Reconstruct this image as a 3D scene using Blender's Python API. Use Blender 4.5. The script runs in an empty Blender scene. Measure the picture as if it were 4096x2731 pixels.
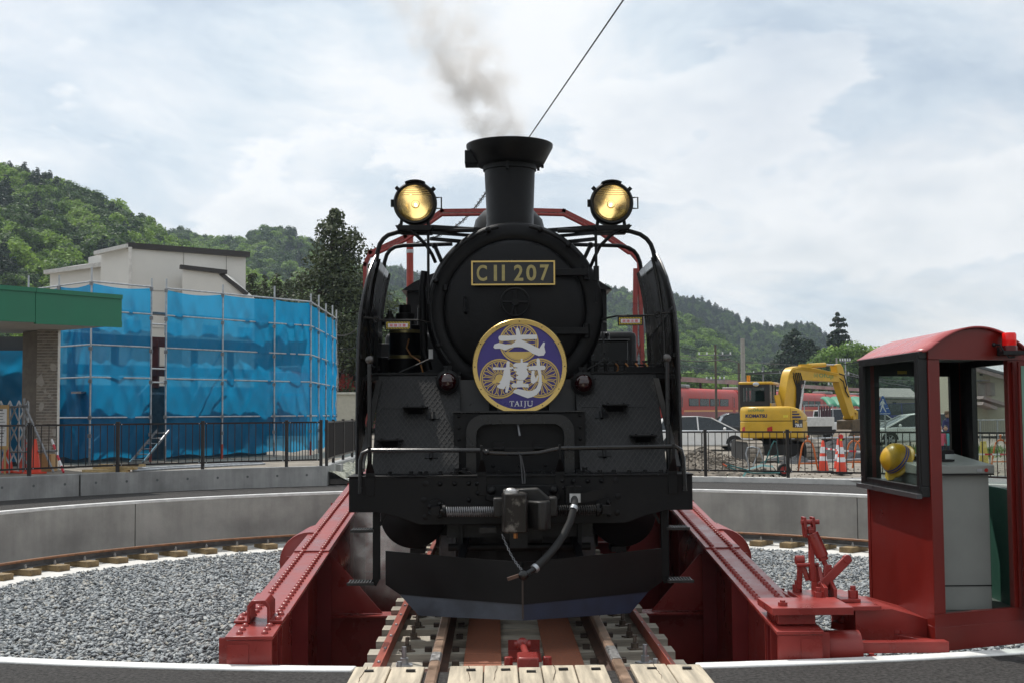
import bpy, math, random
import numpy as np
from mathutils import Vector, Matrix
R = math.radians
SC = bpy.context.scene
COL = SC.collection
random.seed(7)
NPR = np.random.default_rng(11)

# ------------------------------------------------------------------ camera
CAM = Vector((-0.183, 0.0, 1.53))
F = 5000.0                                   # focal length in pixels of the 4096 x 2731 photograph
YAW, PITCH, ROLL = R(0.80), R(3.28), R(0.40)
_f = Vector((math.sin(YAW) * math.cos(PITCH), math.cos(YAW) * math.cos(PITCH), math.sin(PITCH)))
_r0 = Vector((math.cos(YAW), -math.sin(YAW), 0))
_u0 = _r0.cross(_f)
_r = _r0 * math.cos(ROLL) - _u0 * math.sin(ROLL)
_u = _u0 * math.cos(ROLL) + _r0 * math.sin(ROLL)
cd = bpy.data.cameras.new('camera')
cam = bpy.data.objects.new('camera', cd)
COL.objects.link(cam)
cam.matrix_world = Matrix(((_r.x, _u.x, -_f.x, CAM.x), (_r.y, _u.y, -_f.y, CAM.y), (_r.z, _u.z, -_f.z, CAM.z), (0, 0, 0, 1)))
cd.sensor_width = 36.0
cd.lens = F / 4096 * 36
cd.clip_start, cd.clip_end = 0.1, 12000
SC.camera = cam

def at(px, py, Y):
    """survey helper: the place at distance Y that was measured at a pixel of the photograph"""
    d = _f + _r * ((px - 2048) / F) - _u * ((py - 1365.5) / F)
    return CAM + d * ((Y - CAM.y) / d.y)

# ------------------------------------------------------------------ world, sun, exposure
SUN_AZ, SUN_EL = R(-36), R(60)               # azimuth from +Y, clockwise from above
W = bpy.data.worlds.new('World')
SC.world = W
W.use_nodes = True
nt = W.node_tree
nt.nodes.clear()
def N(tree, kind, **kw):
    n = tree.nodes.new(kind)
    for k, v in kw.items():
        if k == 'inp':
            for i, val in v.items(): n.inputs[i].default_value = val
        else: setattr(n, k, v)
    return n
def ramp(tree, fac, stops, interp='LINEAR'):
    n = tree.nodes.new('ShaderNodeValToRGB')
    cr = n.color_ramp; cr.interpolation = interp
    while len(cr.elements) < len(stops): cr.elements.new(0.5)
    for e, (p, c) in zip(cr.elements, stops):
        e.position = p; e.color = (c[0], c[1], c[2], 1) if len(c) == 3 else c
    tree.links.new(fac, n.inputs[0])
    return n.outputs[0]
def world():
    L = nt.links.new
    out = N(nt, 'ShaderNodeOutputWorld')
    sky = N(nt, 'ShaderNodeTexSky', sky_type='NISHITA')
    sky.sun_disc = False; sky.sun_elevation = SUN_EL; sky.sun_rotation = SUN_AZ % (2 * math.pi)
    sky.air_density = 1.0; sky.dust_density = 2.0; sky.ozone_density = 1.0
    bs = N(nt, 'ShaderNodeBackground', inp={1: 0.10}); L(sky.outputs[0], bs.inputs[0])
    tc = N(nt, 'ShaderNodeTexCoord')
    sp = N(nt, 'ShaderNodeSeparateXYZ'); L(tc.outputs['Generated'], sp.inputs[0])
    zz = N(nt, 'ShaderNodeMath', operation='MAXIMUM', inp={1: 0.0}); L(sp.outputs[2], zz.inputs[0])
    za = N(nt, 'ShaderNodeMath', operation='ADD', inp={1: 0.34}); L(zz.outputs[0], za.inputs[0])
    dx = N(nt, 'ShaderNodeMath', operation='DIVIDE'); L(sp.outputs[0], dx.inputs[0]); L(za.outputs[0], dx.inputs[1])
    dy = N(nt, 'ShaderNodeMath', operation='DIVIDE'); L(sp.outputs[1], dy.inputs[0]); L(za.outputs[0], dy.inputs[1])
    cb = N(nt, 'ShaderNodeCombineXYZ'); L(dx.outputs[0], cb.inputs[0]); L(dy.outputs[0], cb.inputs[1])
    n1 = N(nt, 'ShaderNodeTexNoise', inp={'Scale': 1.15, 'Detail': 9, 'Roughness': 0.56, 'Distortion': 0.25}); L(cb.outputs[0], n1.inputs['Vector'])
    n2 = N(nt, 'ShaderNodeTexNoise', inp={'Scale': 2.3, 'Detail': 12, 'Roughness': 0.62, 'Distortion': 0.3})
    mp = N(nt, 'ShaderNodeMapping'); mp.inputs['Location'].default_value = (3.1, 7.7, 1.3); L(cb.outputs[0], mp.inputs[0]); L(mp.outputs[0], n2.inputs['Vector'])
    cov = ramp(nt, n1.outputs[0], [(0.34, (0.62,) * 3), (0.50, (0.95,) * 3), (0.62, (1,) * 3)])
    shade = ramp(nt, n2.outputs[0], [(0.34, (0.54, 0.63, 0.73)), (0.43, (0.70, 0.78, 0.85)), (0.51, (0.83, 0.875, 0.915)), (0.59, (0.955, 0.965, 0.97))])
    # heaped white clouds low round the whole horizon
    m3 = N(nt, 'ShaderNodeMapping'); m3.inputs['Scale'].default_value = (1, 1, 2.1); m3.inputs['Location'].default_value = (4.3, 1.9, .35); L(tc.outputs['Generated'], m3.inputs[0])
    n3 = N(nt, 'ShaderNodeTexNoise', inp={'Scale': 3.6, 'Detail': 12, 'Roughness': 0.55, 'Distortion': 0.1}); L(m3.outputs[0], n3.inputs['Vector'])
    cum = ramp(nt, n3.outputs[0], [(0.495, (0,) * 3), (0.525, (1,) * 3)])
    low = ramp(nt, zz.outputs[0], [(0.0, (.8,) * 3), (0.20, (1,) * 3), (0.34, (0,) * 3)], 'EASE')
    cm = N(nt, 'ShaderNodeMath', operation='MULTIPLY'); L(cum, cm.inputs[0]); L(low, cm.inputs[1])
    body = ramp(nt, n3.outputs[0], [(0.50, (1.02, 1.02, 1.02)), (0.56, (0.95, 0.96, 0.965)), (0.66, (0.78, 0.82, 0.86))])
    sh2 = N(nt, 'ShaderNodeMix', data_type='RGBA'); L(cm.outputs[0], sh2.inputs[0]); L(shade, sh2.inputs[6]); L(body, sh2.inputs[7])
    # thin cloud scatters forward: brighter round the sun, dimmer opposite it
    dt = N(nt, 'ShaderNodeVectorMath', operation='DOT_PRODUCT'); L(tc.outputs['Generated'], dt.inputs[0])
    dt.inputs[1].default_value = (math.sin(SUN_AZ) * math.cos(SUN_EL), math.cos(SUN_AZ) * math.cos(SUN_EL), math.sin(SUN_EL))
    fw = N(nt, 'ShaderNodeMapRange', inp={1: -1.0, 2: 1.0, 3: 0.60, 4: 1.17}); L(dt.outputs['Value'], fw.inputs[0])
    sh3 = N(nt, 'ShaderNodeVectorMath', operation='SCALE'); L(sh2.outputs[2], sh3.inputs[0]); L(fw.outputs[0], sh3.inputs['Scale'])
    bc = N(nt, 'ShaderNodeBackground', inp={1: 1.0}); L(sh3.outputs[0], bc.inputs[0])
    mx = N(nt, 'ShaderNodeMixShader'); L(cov, mx.inputs[0]); L(bs.outputs[0], mx.inputs[1]); L(bc.outputs[0], mx.inputs[2])
    L(mx.outputs[0], out.inputs[0])
world()
sd = bpy.data.lights.new('sun', 'SUN'); sd.energy = 3.7; sd.angle = R(0.9); sd.color = (1.0, 0.955, 0.89)
sun = bpy.data.objects.new('sun', sd); COL.objects.link(sun)
SUNDIR = Vector((math.sin(SUN_AZ) * math.cos(SUN_EL), math.cos(SUN_AZ) * math.cos(SUN_EL), math.sin(SUN_EL)))
sun.rotation_euler = SUNDIR.to_track_quat('Z', 'Y').to_euler()
sun.location = (-20, 30, 60)
vs = SC.view_settings
vs.view_transform = 'Standard'; vs.look = 'None'; vs.exposure = 0.0; vs.gamma = 1.0; vs.use_curve_mapping = False
SC.render.engine = 'CYCLES'
cy = SC.cycles
cy.use_denoising = True
try: cy.denoiser = 'OPENIMAGEDENOISE'
except Exception: pass
cy.max_bounces = 7; cy.diffuse_bounces = 3; cy.glossy_bounces = 3; cy.transmission_bounces = 6; cy.transparent_max_bounces = 24; cy.volume_bounces = 1
cy.caustics_reflective = False; cy.caustics_refractive = False
cy.volume_step_rate = 0.45; cy.volume_max_steps = 256

# ------------------------------------------------------------------ mesh builder
class MB:
    def __init__(s): s.v = []; s.f = []; s.M = None
    def add(s, vs, fs):
        o = len(s.v)
        if s.M is not None: vs = [s.M @ Vector(p) for p in vs]
        s.v.extend([tuple(p) for p in vs]); s.f.extend([tuple(i + o for i in q) for q in fs]); return s
    def box(s, c, d, M=None):
        x, y, z = d[0] / 2, d[1] / 2, d[2] / 2
        vs = [Vector((a * x, b * y, e * z)) for e in (-1, 1) for b in (-1, 1) for a in (-1, 1)]
        if M is not None: vs = [M @ p for p in vs]
        c = Vector(c)
        return s.add([p + c for p in vs], [(0, 2, 3, 1), (4, 5, 7, 6), (0, 1, 5, 4), (2, 6, 7, 3), (0, 4, 6, 2), (1, 3, 7, 5)])
    def bx(s, a, b):
        return s.box([(a[i] + b[i]) / 2 for i in range(3)], [abs(b[i] - a[i]) for i in range(3)])
    def bar(s, a, b, w, h, up=(0, 0, 1)):
        a = Vector(a); b = Vector(b); d = (b - a); l = d.length; d.normalize()
        up = Vector(up)
        if abs(d.dot(up)) > .98: up = Vector((0, 1, 0))
        x = d.cross(up).normalized(); z = x.cross(d)
        M = Matrix((x, d, z)).transposed()
        return s.box((a + b) / 2, (w, l, h), M)
    def cyl(s, a, b, r, r2=None, n=14, cap=True):
        a = Vector(a); b = Vector(b); r2 = r if r2 is None else r2
        d = (b - a).normalized()
        x = d.orthogonal().normalized(); y = d.cross(x)
        vs = []
        for c, rr in ((a, r), (b, r2)):
            for i in range(n):
                t = 2 * math.pi * i / n
                vs.append(c + x * (rr * math.cos(t)) + y * (rr * math.sin(t)))
        fs = [(i, (i + 1) % n, n + (i + 1) % n, n + i) for i in range(n)]
        if cap: fs += [tuple(range(n - 1, -1, -1)), tuple(range(n, 2 * n))]
        return s.add(vs, fs)
    def tube(s, pts, r, n=8, closed=False, cap=True):
        P = [Vector(p) for p in pts]; m = len(P)
        T = []
        for i in range(m):
            if closed: t = P[(i + 1) % m] - P[i - 1]
            else: t = P[min(i + 1, m - 1)] - P[max(i - 1, 0)]
            T.append(t.normalized())
        x = T[0].orthogonal().normalized()
        vs = []
        for i in range(m):
            x = (x - T[i] * x.dot(T[i]))
            x = x.normalized() if x.length > 1e-6 else T[i].orthogonal().normalized()
            y = T[i].cross(x)
            rr = r[i] if isinstance(r, (list, tuple)) else r
            for k in range(n):
                t = 2 * math.pi * k / n
                vs.append(P[i] + x * (rr * math.cos(t)) + y * (rr * math.sin(t)))
        fs = []
        for i in range(m if closed else m - 1):
            j = (i + 1) % m
            for k in range(n):
                fs.append((i * n + k, i * n + (k + 1) % n, j * n + (k + 1) % n, j * n + k))
        if cap and not closed: fs += [tuple(range(n - 1, -1, -1)), tuple(range((m - 1) * n, m * n))]
        return s.add(vs, fs)
    def lathe(s, prof, o=(0, 0, 0), axis=(0, 0, 1), n=24, a0=0, a1=2 * math.pi, x=None):
        o = Vector(o); d = Vector(axis).normalized()
        x = Vector(x) if x is not None else d.orthogonal().normalized()
        y = d.cross(x); full = abs(a1 - a0 - 2 * math.pi) < 1e-6
        m = n if full else n + 1
        vs = []; fs = []
        for (r, h) in prof:
            for i in range(m):
                t = a0 + (a1 - a0) * i / n
                vs.append(o + d * h + x * (r * math.cos(t)) + y * (r * math.sin(t)))
        for j in range(len(prof) - 1):
            for i in range(n):
                k = (i + 1) % m if full else i + 1
                fs.append((j * m + i, j * m + k, (j + 1) * m + k, (j + 1) * m + i))
        return s.add(vs, fs)
    def sph(s, c, r, n=12, m=8, sc=(1, 1, 1), lo=-90, hi=90):
        vs = []; fs = []; c = Vector(c)
        for j in range(m + 1):
            a = R(lo + (hi - lo) * j / m)
            for i in range(n):
                t = 2 * math.pi * i / n
                vs.append(c + Vector((r * sc[0] * math.cos(a) * math.cos(t), r * sc[1] * math.cos(a) * math.sin(t), r * sc[2] * math.sin(a))))
        for j in range(m):
            for i in range(n):
                fs.append((j * n + i, j * n + (i + 1) % n, (j + 1) * n + (i + 1) % n, (j + 1) * n + i))
        return s.add(vs, fs)
    def poly(s, pts, vec):
        """polygon (3-D points) pushed along vec"""
        P = [Vector(p) for p in pts]; v = Vector(vec); n = len(P)
        fs = [tuple(range(n - 1, -1, -1)), tuple(range(n, 2 * n))] + [(i, (i + 1) % n, n + (i + 1) % n, n + i) for i in range(n)]
        return s.add(P + [p + v for p in P], fs)
    def sheet(s, rows, thick=None):
        m = len(rows); n = len(rows[0]); vs = [p for r in rows for p in r]
        fs = [(i * n + j, i * n + j + 1, (i + 1) * n + j + 1, (i + 1) * n + j) for i in range(m - 1) for j in range(n - 1)]
        return s.add(vs, fs)
    def mesh(s, name, smooth=40):
        me = bpy.data.meshes.new(name)
        me.from_pydata(s.v, [], s.f); me.validate(clean_customdata=False)
        import bmesh
        bm = bmesh.new(); bm.from_mesh(me); bmesh.ops.recalc_face_normals(bm, faces=bm.faces); bm.to_mesh(me); bm.free()
        if smooth:
            me.polygons.foreach_set('use_smooth', [True] * len(me.polygons))
            me.set_sharp_from_angle(angle=R(smooth))
        return me
WM = {}
def wm(o): return WM.get(o.name, Matrix.Identity(4))
def tag(o, label=None, cat=None, group=None, kind=None):
    if label: o['label'] = label
    if cat: o['category'] = cat
    if group: o['group'] = group
    if kind: o['kind'] = kind
    return o
def thing(name, label, cat, loc=(0, 0, 0), rz=0, group=None):
    o = bpy.data.objects.new(name, None); COL.objects.link(o)
    o.empty_display_size = 0.2; o.location = loc; o.rotation_euler = (0, 0, rz)
    WM[o.name] = Matrix.Translation(Vector(loc)) @ Matrix.Rotation(rz, 4, 'Z')
    return tag(o, label, cat, group)
def obj(name, mb, mat, parent=None, world=False, smooth=40, bev=0, label=None):
    """one mesh object; world=True: the points are world points, else in the parent's own frame"""
    if isinstance(mb, MB):
        if world and parent is not None:
            Mi = wm(parent).inverted(); mb.v = [tuple(Mi @ Vector(p)) for p in mb.v]
        me = mb.mesh(name, smooth)
    else: me = mb
    if mat is not None and not me.materials: me.materials.append(mat)
    o = bpy.data.objects.new(name, me); COL.objects.link(o)
    if parent is not None:
        o.parent = parent; WM[o.name] = wm(parent)
    if bev:
        b = o.modifiers.new('bevel', 'BEVEL'); b.width = bev; b.segments = 2; b.limit_method = 'ANGLE'; b.angle_limit = R(40)
    if label: o['label'] = label
    return o
def single(name, mb, mat, label, cat, group=None, kind=None, **k):
    return tag(obj(name, mb, mat, **k), label, cat, group, kind)
def inst(name, me, parent, loc=(0, 0, 0), rot=None, scale=None, world=False):
    """a copy that shares mesh data"""
    o = bpy.data.objects.new(name, me); COL.objects.link(o); o.parent = parent
    loc = Vector(loc)
    if world: loc = wm(parent).inverted() @ loc
    o.location = loc
    if rot is not None: o.rotation_euler = rot
    if scale is not None: o.scale = scale
    return o
def copy_tree(root, loc, rz, label=None):
    r = root.copy(); COL.objects.link(r); r.location = loc; r.rotation_euler = (0, 0, rz)
    if label: r['label'] = label
    for ch in list(root.children):
        c = ch.copy(); COL.objects.link(c); c.parent = r
        for g in ch.children:
            d = g.copy(); COL.objects.link(d); d.parent = c
    return r
def structure(name, mb, mat, parent=None, kind='structure', **k):
    o = obj(name, mb, mat, parent, **k)
    if parent is None: o['kind'] = kind
    return o
_txt = {}
def text_mesh(s, bold=0.0):
    """flat outline of one or more characters: (verts, faces) scaled to the unit box"""
    key = (s, bold)
    if key not in _txt:
        cu = bpy.data.curves.new('lettering', 'FONT'); cu.body = s; cu.size = 1; cu.offset = bold; cu.resolution_u = 4
        o = bpy.data.objects.new('lettering', cu); COL.objects.link(o)
        dg = bpy.context.evaluated_depsgraph_get(); dg.update()
        me = bpy.data.meshes.new_from_object(o.evaluated_get(dg))
        v = [tuple(p.co) for p in me.vertices]; f = [tuple(p.vertices) for p in me.polygons]
        bpy.data.objects.remove(o); bpy.data.meshes.remove(me); bpy.data.curves.remove(cu)
        x0 = min(p[0] for p in v); x1 = max(p[0] for p in v); y0 = min(p[1] for p in v); y1 = max(p[1] for p in v)
        _txt[key] = ([((p[0] - x0) / (x1 - x0), (p[1] - y0) / (y1 - y0)) for p in v], f)
    return _txt[key]
def put_text(mb, s, o, ux, uz, bold=0.0):
    """lay text on a plane: o lower-left corner, ux / uz the full width / height vectors"""
    v, f = text_mesh(s, bold); o = Vector(o); ux = Vector(ux); uz = Vector(uz)
    mb.add([o + ux * a + uz * b for a, b in v], f)

# ------------------------------------------------------------------ materials
def mat(name, col, rough=0.5, metal=0.0, var=0.12, scale=6.0, bump=0.0, bscale=40.0, col2=None, detail=6, spec=0.5, rvar=0.1, stretch=None, island=0.0, emit=None, lo=.35, hi=.65, trans=0.0):
    m = bpy.data.materials.new(name); m.use_nodes = True
    t = m.node_tree; p = t.nodes['Principled BSDF']; L = t.links.new
    p.inputs['Roughness'].default_value = rough; p.inputs['Metallic'].default_value = metal
    p.inputs['Specular IOR Level'].default_value = spec
    p.inputs['Base Color'].default_value = (*col, 1)
    tc = N(t, 'ShaderNodeTexCoord'); mp = N(t, 'ShaderNodeMapping'); L(tc.outputs['Object'], mp.inputs[0])
    if stretch: mp.inputs['Scale'].default_value = stretch
    if var or col2:
        nz = N(t, 'ShaderNodeTexNoise', inp={'Scale': scale, 'Detail': detail, 'Roughness': 0.6}); L(mp.outputs[0], nz.inputs['Vector'])
        a = tuple(c * (1 - var) for c in col); b = col2 if col2 else tuple(min(1, c * (1 + var)) for c in col)
        c = ramp(t, nz.outputs[0], [(lo, a), (hi, b)])
        if island:
            g = N(t, 'ShaderNodeNewGeometry')
            rr = ramp(t, g.outputs['Random Per Island'], [(0, (1 - island,) * 3), (1, (1 + island,) * 3)])
            mm = N(t, 'ShaderNodeMix', data_type='RGBA', blend_type='MULTIPLY', inp={0: 1.0}); L(c, mm.inputs[6]); L(rr, mm.inputs[7]); c = mm.outputs[2]
        L(c, p.inputs['Base Color'])
        if rvar:
            mr = N(t, 'ShaderNodeMapRange', inp={1: .3, 2: .7, 3: max(0, rough - rvar), 4: min(1, rough + rvar)}); L(nz.outputs[0], mr.inputs[0]); L(mr.outputs[0], p.inputs['Roughness'])
    if bump:
        nb = N(t, 'ShaderNodeTexNoise', inp={'Scale': bscale, 'Detail': 5, 'Roughness': 0.65}); L(mp.outputs[0], nb.inputs['Vector'])
        bp = N(t, 'ShaderNodeBump', inp={'Strength': bump, 'Distance': 0.02}); L(nb.outputs[0], bp.inputs['Height']); L(bp.outputs[0], p.inputs['Normal'])
    if emit:
        p.inputs['Emission Color'].default_value = (*emit[0], 1); p.inputs['Emission Strength'].default_value = emit[1]
    if trans: p.inputs['Transmission Weight'].default_value = trans
    return m
def glass(name, tint=(0.9, 0.95, 0.93), clear=0.85, rough=0.02, gloss=1.0):
    m = bpy.data.materials.new(name); m.use_nodes = True; t = m.node_tree; t.nodes.clear(); L = t.links.new
    o = N(t, 'ShaderNodeOutputMaterial'); tr = N(t, 'ShaderNodeBsdfTransparent'); tr.inputs[0].default_value = (*[c * clear for c in tint], 1)
    gl = N(t, 'ShaderNodeBsdfGlossy'); gl.inputs['Roughness'].default_value = rough; gl.inputs['Color'].default_value = (gloss,) * 3 + (1,)
    lw = N(t, 'ShaderNodeLayerWeight', inp={0: .5}); pw = N(t, 'ShaderNodeMath', operation='POWER', inp={1: 5.0}); L(lw.outputs['Facing'], pw.inputs[0])
    fr = N(t, 'ShaderNodeMath', operation='MULTIPLY_ADD', inp={1: .40, 2: .03}); L(pw.outputs[0], fr.inputs[0])
    mx = N(t, 'ShaderNodeMixShader'); L(fr.outputs[0], mx.inputs[0]); L(tr.outputs[0], mx.inputs[1]); L(gl.outputs[0], mx.inputs[2]); L(mx.outputs[0], o.inputs[0])
    return m
M = {}
M['black'] = mat('black_paint', (0.0052, 0.0053, 0.0065), 0.46, var=.4, scale=3.2, col2=(.0125, .0120, .0120), lo=.48, hi=.78, bump=.12, bscale=50, spec=.23, rvar=.16, detail=9)
M['blackgloss'] = mat('black_gloss_paint', (0.007, 0.007, 0.008), 0.28, var=.2, scale=3, bump=.05, bscale=25)
M['plough'] = mat('plough_black', (.0045, .0045, .0045), .34, var=.3, scale=2, spec=.28)
M['deflector'] = mat('black_enamel', (0.0075, 0.0073, 0.0070), 0.26, var=.4, scale=2.5, stretch=(1, 1, .35), rvar=.12)
M['iron'] = mat('dark_iron', (0.020, 0.019, 0.018), 0.48, metal=.3, var=.4, scale=9, bump=.2, bscale=50)
M['worn'] = mat('worn_coupler_steel', (0.020, 0.017, 0.015), 0.42, metal=.5, var=.2, scale=7, col2=(0.16, 0.15, 0.135), bump=.15, lo=.56, hi=.66)
M['steel'] = mat('bright_steel', (0.55, 0.54, 0.53), 0.40, metal=1, var=.2, scale=30)
M['greysteel'] = mat('grey_steel', (0.22, 0.225, 0.235), 0.45, metal=.6, var=.25, scale=14)
M['galv'] = mat('galvanised_steel', (0.42, 0.44, 0.46), 0.42, metal=.7, var=.2, scale=10)
M['brass'] = mat('brass', (0.62, 0.44, 0.16), 0.30, metal=1, var=.12, scale=4, bump=.03)
M['dullbrass'] = mat('dull_brass', (0.36, 0.30, 0.135), 0.42, metal=.85, var=.15, scale=18)
M['copper'] = mat('copper', (0.35, 0.16, 0.06), 0.4, metal=.9)
M['red'] = mat('red_oxide_enamel', (0.270, 0.034, 0.028), 0.34, var=.18, scale=3.2, bump=.03, bscale=14, rvar=.14, detail=9)
M['reddark'] = mat('red_oxide_matt', (0.20, 0.020, 0.020), 0.45, var=.2, scale=2)
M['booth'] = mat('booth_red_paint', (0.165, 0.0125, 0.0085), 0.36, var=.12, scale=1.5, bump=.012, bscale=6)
M['rustplate'] = mat('rust_primer_plate', (0.30, 0.105, 0.055), 0.62, var=.25, scale=40, bump=.35, bscale=160)
M['railweb'] = mat('rail_rust', (0.085, 0.045, 0.030), 0.62, var=.4, scale=12, bump=.2)
M['railhead'] = mat('rail_head_steel', (0.30, 0.20, 0.14), 0.38, metal=.35, var=.35, scale=7)
M['ringweb'] = mat('ring_rail_grey', (0.10, 0.10, 0.10), 0.5, metal=.4, var=.3, scale=6)
M['ringhead'] = mat('ring_rail_rust', (0.22, 0.10, 0.045), 0.6, var=.3, scale=10)
M['tie'] = mat('weathered_tie_wood', (0.44, 0.40, 0.325), 0.72, var=.28, scale=6, bump=.3, bscale=30, stretch=(.5, 5, 5))
M['plank'] = mat('fresh_plank_wood', (0.46, 0.395, 0.295), 0.68, var=.30, scale=4, bump=.25, bscale=26, stretch=(5, .35, 5), island=.12)
M['ringtie'] = mat('ring_tie_wood', (0.22, 0.155, 0.075), 0.7, var=.3, scale=8, bump=.3)
M['lumber'] = mat('yellow_lumber', (0.50, 0.36, 0.17), 0.65, var=.2, scale=6, stretch=(1, 6, 6))
M['concretew'] = mat('white_ring_concrete', (0.60, 0.59, 0.56), 0.8, var=.12, scale=3, bump=.15)
def streaked(name, col, k=.35):
    m = mat(name, col, .82, var=.16, scale=1.1, bump=.14, bscale=28, rvar=.05); t = m.node_tree; L = t.links.new; p = t.nodes['Principled BSDF']
    src = p.inputs['Base Color'].links[0].from_socket; tc = N(t, 'ShaderNodeTexCoord')
    mp = N(t, 'ShaderNodeMapping'); mp.inputs['Scale'].default_value = (2.2, 2.2, .16); L(tc.outputs['Object'], mp.inputs[0])
    a = N(t, 'ShaderNodeTexNoise', inp={'Scale': 2.2, 'Detail': 8, 'Roughness': .65}); L(mp.outputs[0], a.inputs['Vector'])
    b = N(t, 'ShaderNodeTexNoise', inp={'Scale': .55, 'Detail': 7, 'Roughness': .6}); L(tc.outputs['Object'], b.inputs['Vector'])
    ra = ramp(t, a.outputs[0], [(.34, (1 - k,) * 3), (.60, (1, 1, 1))]); rb = ramp(t, b.outputs[0], [(.36, (1 - k * .8, 1 - k * .82, 1 - k * .88)), (.62, (1.06, 1.05, 1.03))])
    m1 = N(t, 'ShaderNodeMix', data_type='RGBA', blend_type='MULTIPLY', inp={0: 1.0}); L(src, m1.inputs[6]); L(ra, m1.inputs[7])
    m2 = N(t, 'ShaderNodeMix', data_type='RGBA', blend_type='MULTIPLY', inp={0: 1.0}); L(m1.outputs[2], m2.inputs[6]); L(rb, m2.inputs[7]); L(m2.outputs[2], p.inputs['Base Color']); return m
M['concrete'] = streaked('pit_wall_concrete_stained', (.36, .355, .335), .13); M['concrete2'] = streaked('terrace_wall_concrete', (.37, .375, .37), .22)
M['joint'] = mat('joint_filler', (0.018, 0.016, 0.014), 0.85)
M['asphalt'] = mat('asphalt', (0.058, 0.055, 0.053), 0.9, var=.55, scale=38, bump=.9, bscale=110, rvar=.05, detail=10, spec=.2)
M['whiteline'] = mat('white_coping_paint', (0.74, 0.74, 0.72), 0.6, var=.14, scale=5, bump=.12, bscale=60)
M['dirt'] = mat('dry_dirt', (0.22, 0.195, 0.16), 0.95, var=.35, scale=2.2, bump=.8, bscale=22, detail=10)
M['soil'] = mat('soil_heap', (0.19, 0.165, 0.135), 0.95, var=.4, scale=5, bump=1.0, bscale=18, detail=10)
M['darkgravel'] = mat('dark_gravel', (0.045, 0.048, 0.052), 0.95, var=.4, scale=14, bump=1.0, bscale=30, detail=10)
M['road'] = mat('grey_road', (0.21, 0.21, 0.21), 0.9, var=.15, scale=3, bump=.3, bscale=80)
M['land'] = mat('far_land', (0.10, 0.11, 0.07), 0.95, var=.4, scale=.05)
M['fence'] = mat('dark_brown_fence_paint', (0.016, 0.013, 0.012), 0.38, var=.15)
M['rubber'] = mat('black_rubber', (0.012, 0.012, 0.012), 0.75, var=.2)
M['white'] = mat('white_paint', (0.78, 0.78, 0.77), 0.5, var=.05)
M['blackflat'] = mat('flat_black', (0.008, 0.008, 0.009), 0.6)
# ================================================================== the setting: ground, pit, walls
PC = Vector((0, 16.87, 0)); RP = 9.2; G = -0.03
def pol(r, a, z=0.0):
    """point at radius r round the turntable centre; a degrees clockwise from straight ahead"""
    return (PC.x + r * math.sin(R(a)), PC.y + r * math.cos(R(a)), z)
def ring_sheet(r0, r1, z0, a0, a1, n, z1=None):
    mb = MB(); z1 = z0 if z1 is None else z1
    mb.sheet([[pol(r0(a) if callable(r0) else r0, a, z0), pol(r1(a) if callable(r1) else r1, a, z1)] for a in [a0 + (a1 - a0) * i / n for i in range(n + 1)]])
    return mb
def ring_solid(r0, r1, z0, z1, a0, a1, n):
    mb = MB(); A = [a0 + (a1 - a0) * i / n for i in range(n + 1)]
    vs = []; fs = []
    for a in A:
        p0 = r0(a) if callable(r0) else r0; p1 = r1(a) if callable(r1) else r1
        vs += [pol(p0, a, z0), pol(p1, a, z0), pol(p1, a, z1), pol(p0, a, z1)]
    for i in range(n):
        o = i * 4
        for k in range(4): fs.append((o + k, o + (k + 1) % 4, o + 4 + (k + 1) % 4, o + 4 + k))
    fs += [(0, 1, 2, 3), (4 * n + 3, 4 * n + 2, 4 * n + 1, 4 * n)]
    return mb.add(vs, fs)
def px_angle(px, r):
    lo, hi = PC.y, PC.y + r
    for _ in range(50):
        Y = (lo + hi) / 2; X = at(px, 1800, Y).x
        if X * X + (Y - PC.y) ** 2 > r * r: hi = Y
        else: lo = Y
    return math.degrees(math.atan2(X, Y - PC.y))

def rn(a):
    """pit edge radius: the near side is a flatter curve than the rest"""
    d = abs((a % 360) - 180)
    if d < 23: return 9.075 + .195 * (math.sin(R(d)) * 9.2 / 3.4) ** 2
    t = min(1, (d - 23) / 40); e = 9.075 + .195 * (math.sin(R(23)) * 9.2 / 3.4) ** 2
    return e + (9.195 - e) * t * t * (3 - 2 * t)
structure('ground', ring_sheet(9.7, 5000, -0.26, 0, 360, 96), M['land'])
structure('asphalt_apron', ring_sheet(lambda a: rn(a) + .13, lambda a: 12.1 if (a < 128 or a > 232) else 45, G, 0, 360, 180), M['asphalt'])
# white coping along the pit edge, open where the approach track crosses
gap = math.degrees(math.asin(1.07 / 9.3))
structure('pit_coping', ring_solid(rn, lambda a: rn(a) + .135, -0.075, G + 0.012, 180 + gap, 540 - gap, 220), M['whiteline'], bev=.008)
# pit wall in cast panels with dark joints
pit_wall = structure('pit_wall', ring_solid(9.30, 9.50, -1.10, -0.06, 0, 360, 120), M['joint'])
structure('pit_lip', ring_solid(lambda a: min(9.199, rn(a) + .01), 9.31, -.30, -.078, 130, 230, 60), M['concrete'])
for k in range(-4, 4):
    a0 = -47.4 + 46.4 * k
    obj('wall_panel', ring_solid(9.20, 9.36, -1.06, -0.075, a0 + .07, a0 + (46.4 if k < 3 else 35.2) - .07, 30), M['concrete'], pit_wall)
structure('pit_floor', MB().lathe([(0.01, -1.035), (7.85, -1.03)], PC, n=64), mat('pit_floor_grit', (.12, .125, .13), .95, var=.4, scale=30, bump=.6))
structure('ring_rail_bed', ring_solid(7.80, 9.19, -1.2, -1.0, 0, 360, 120), M['concretew'])
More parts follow.
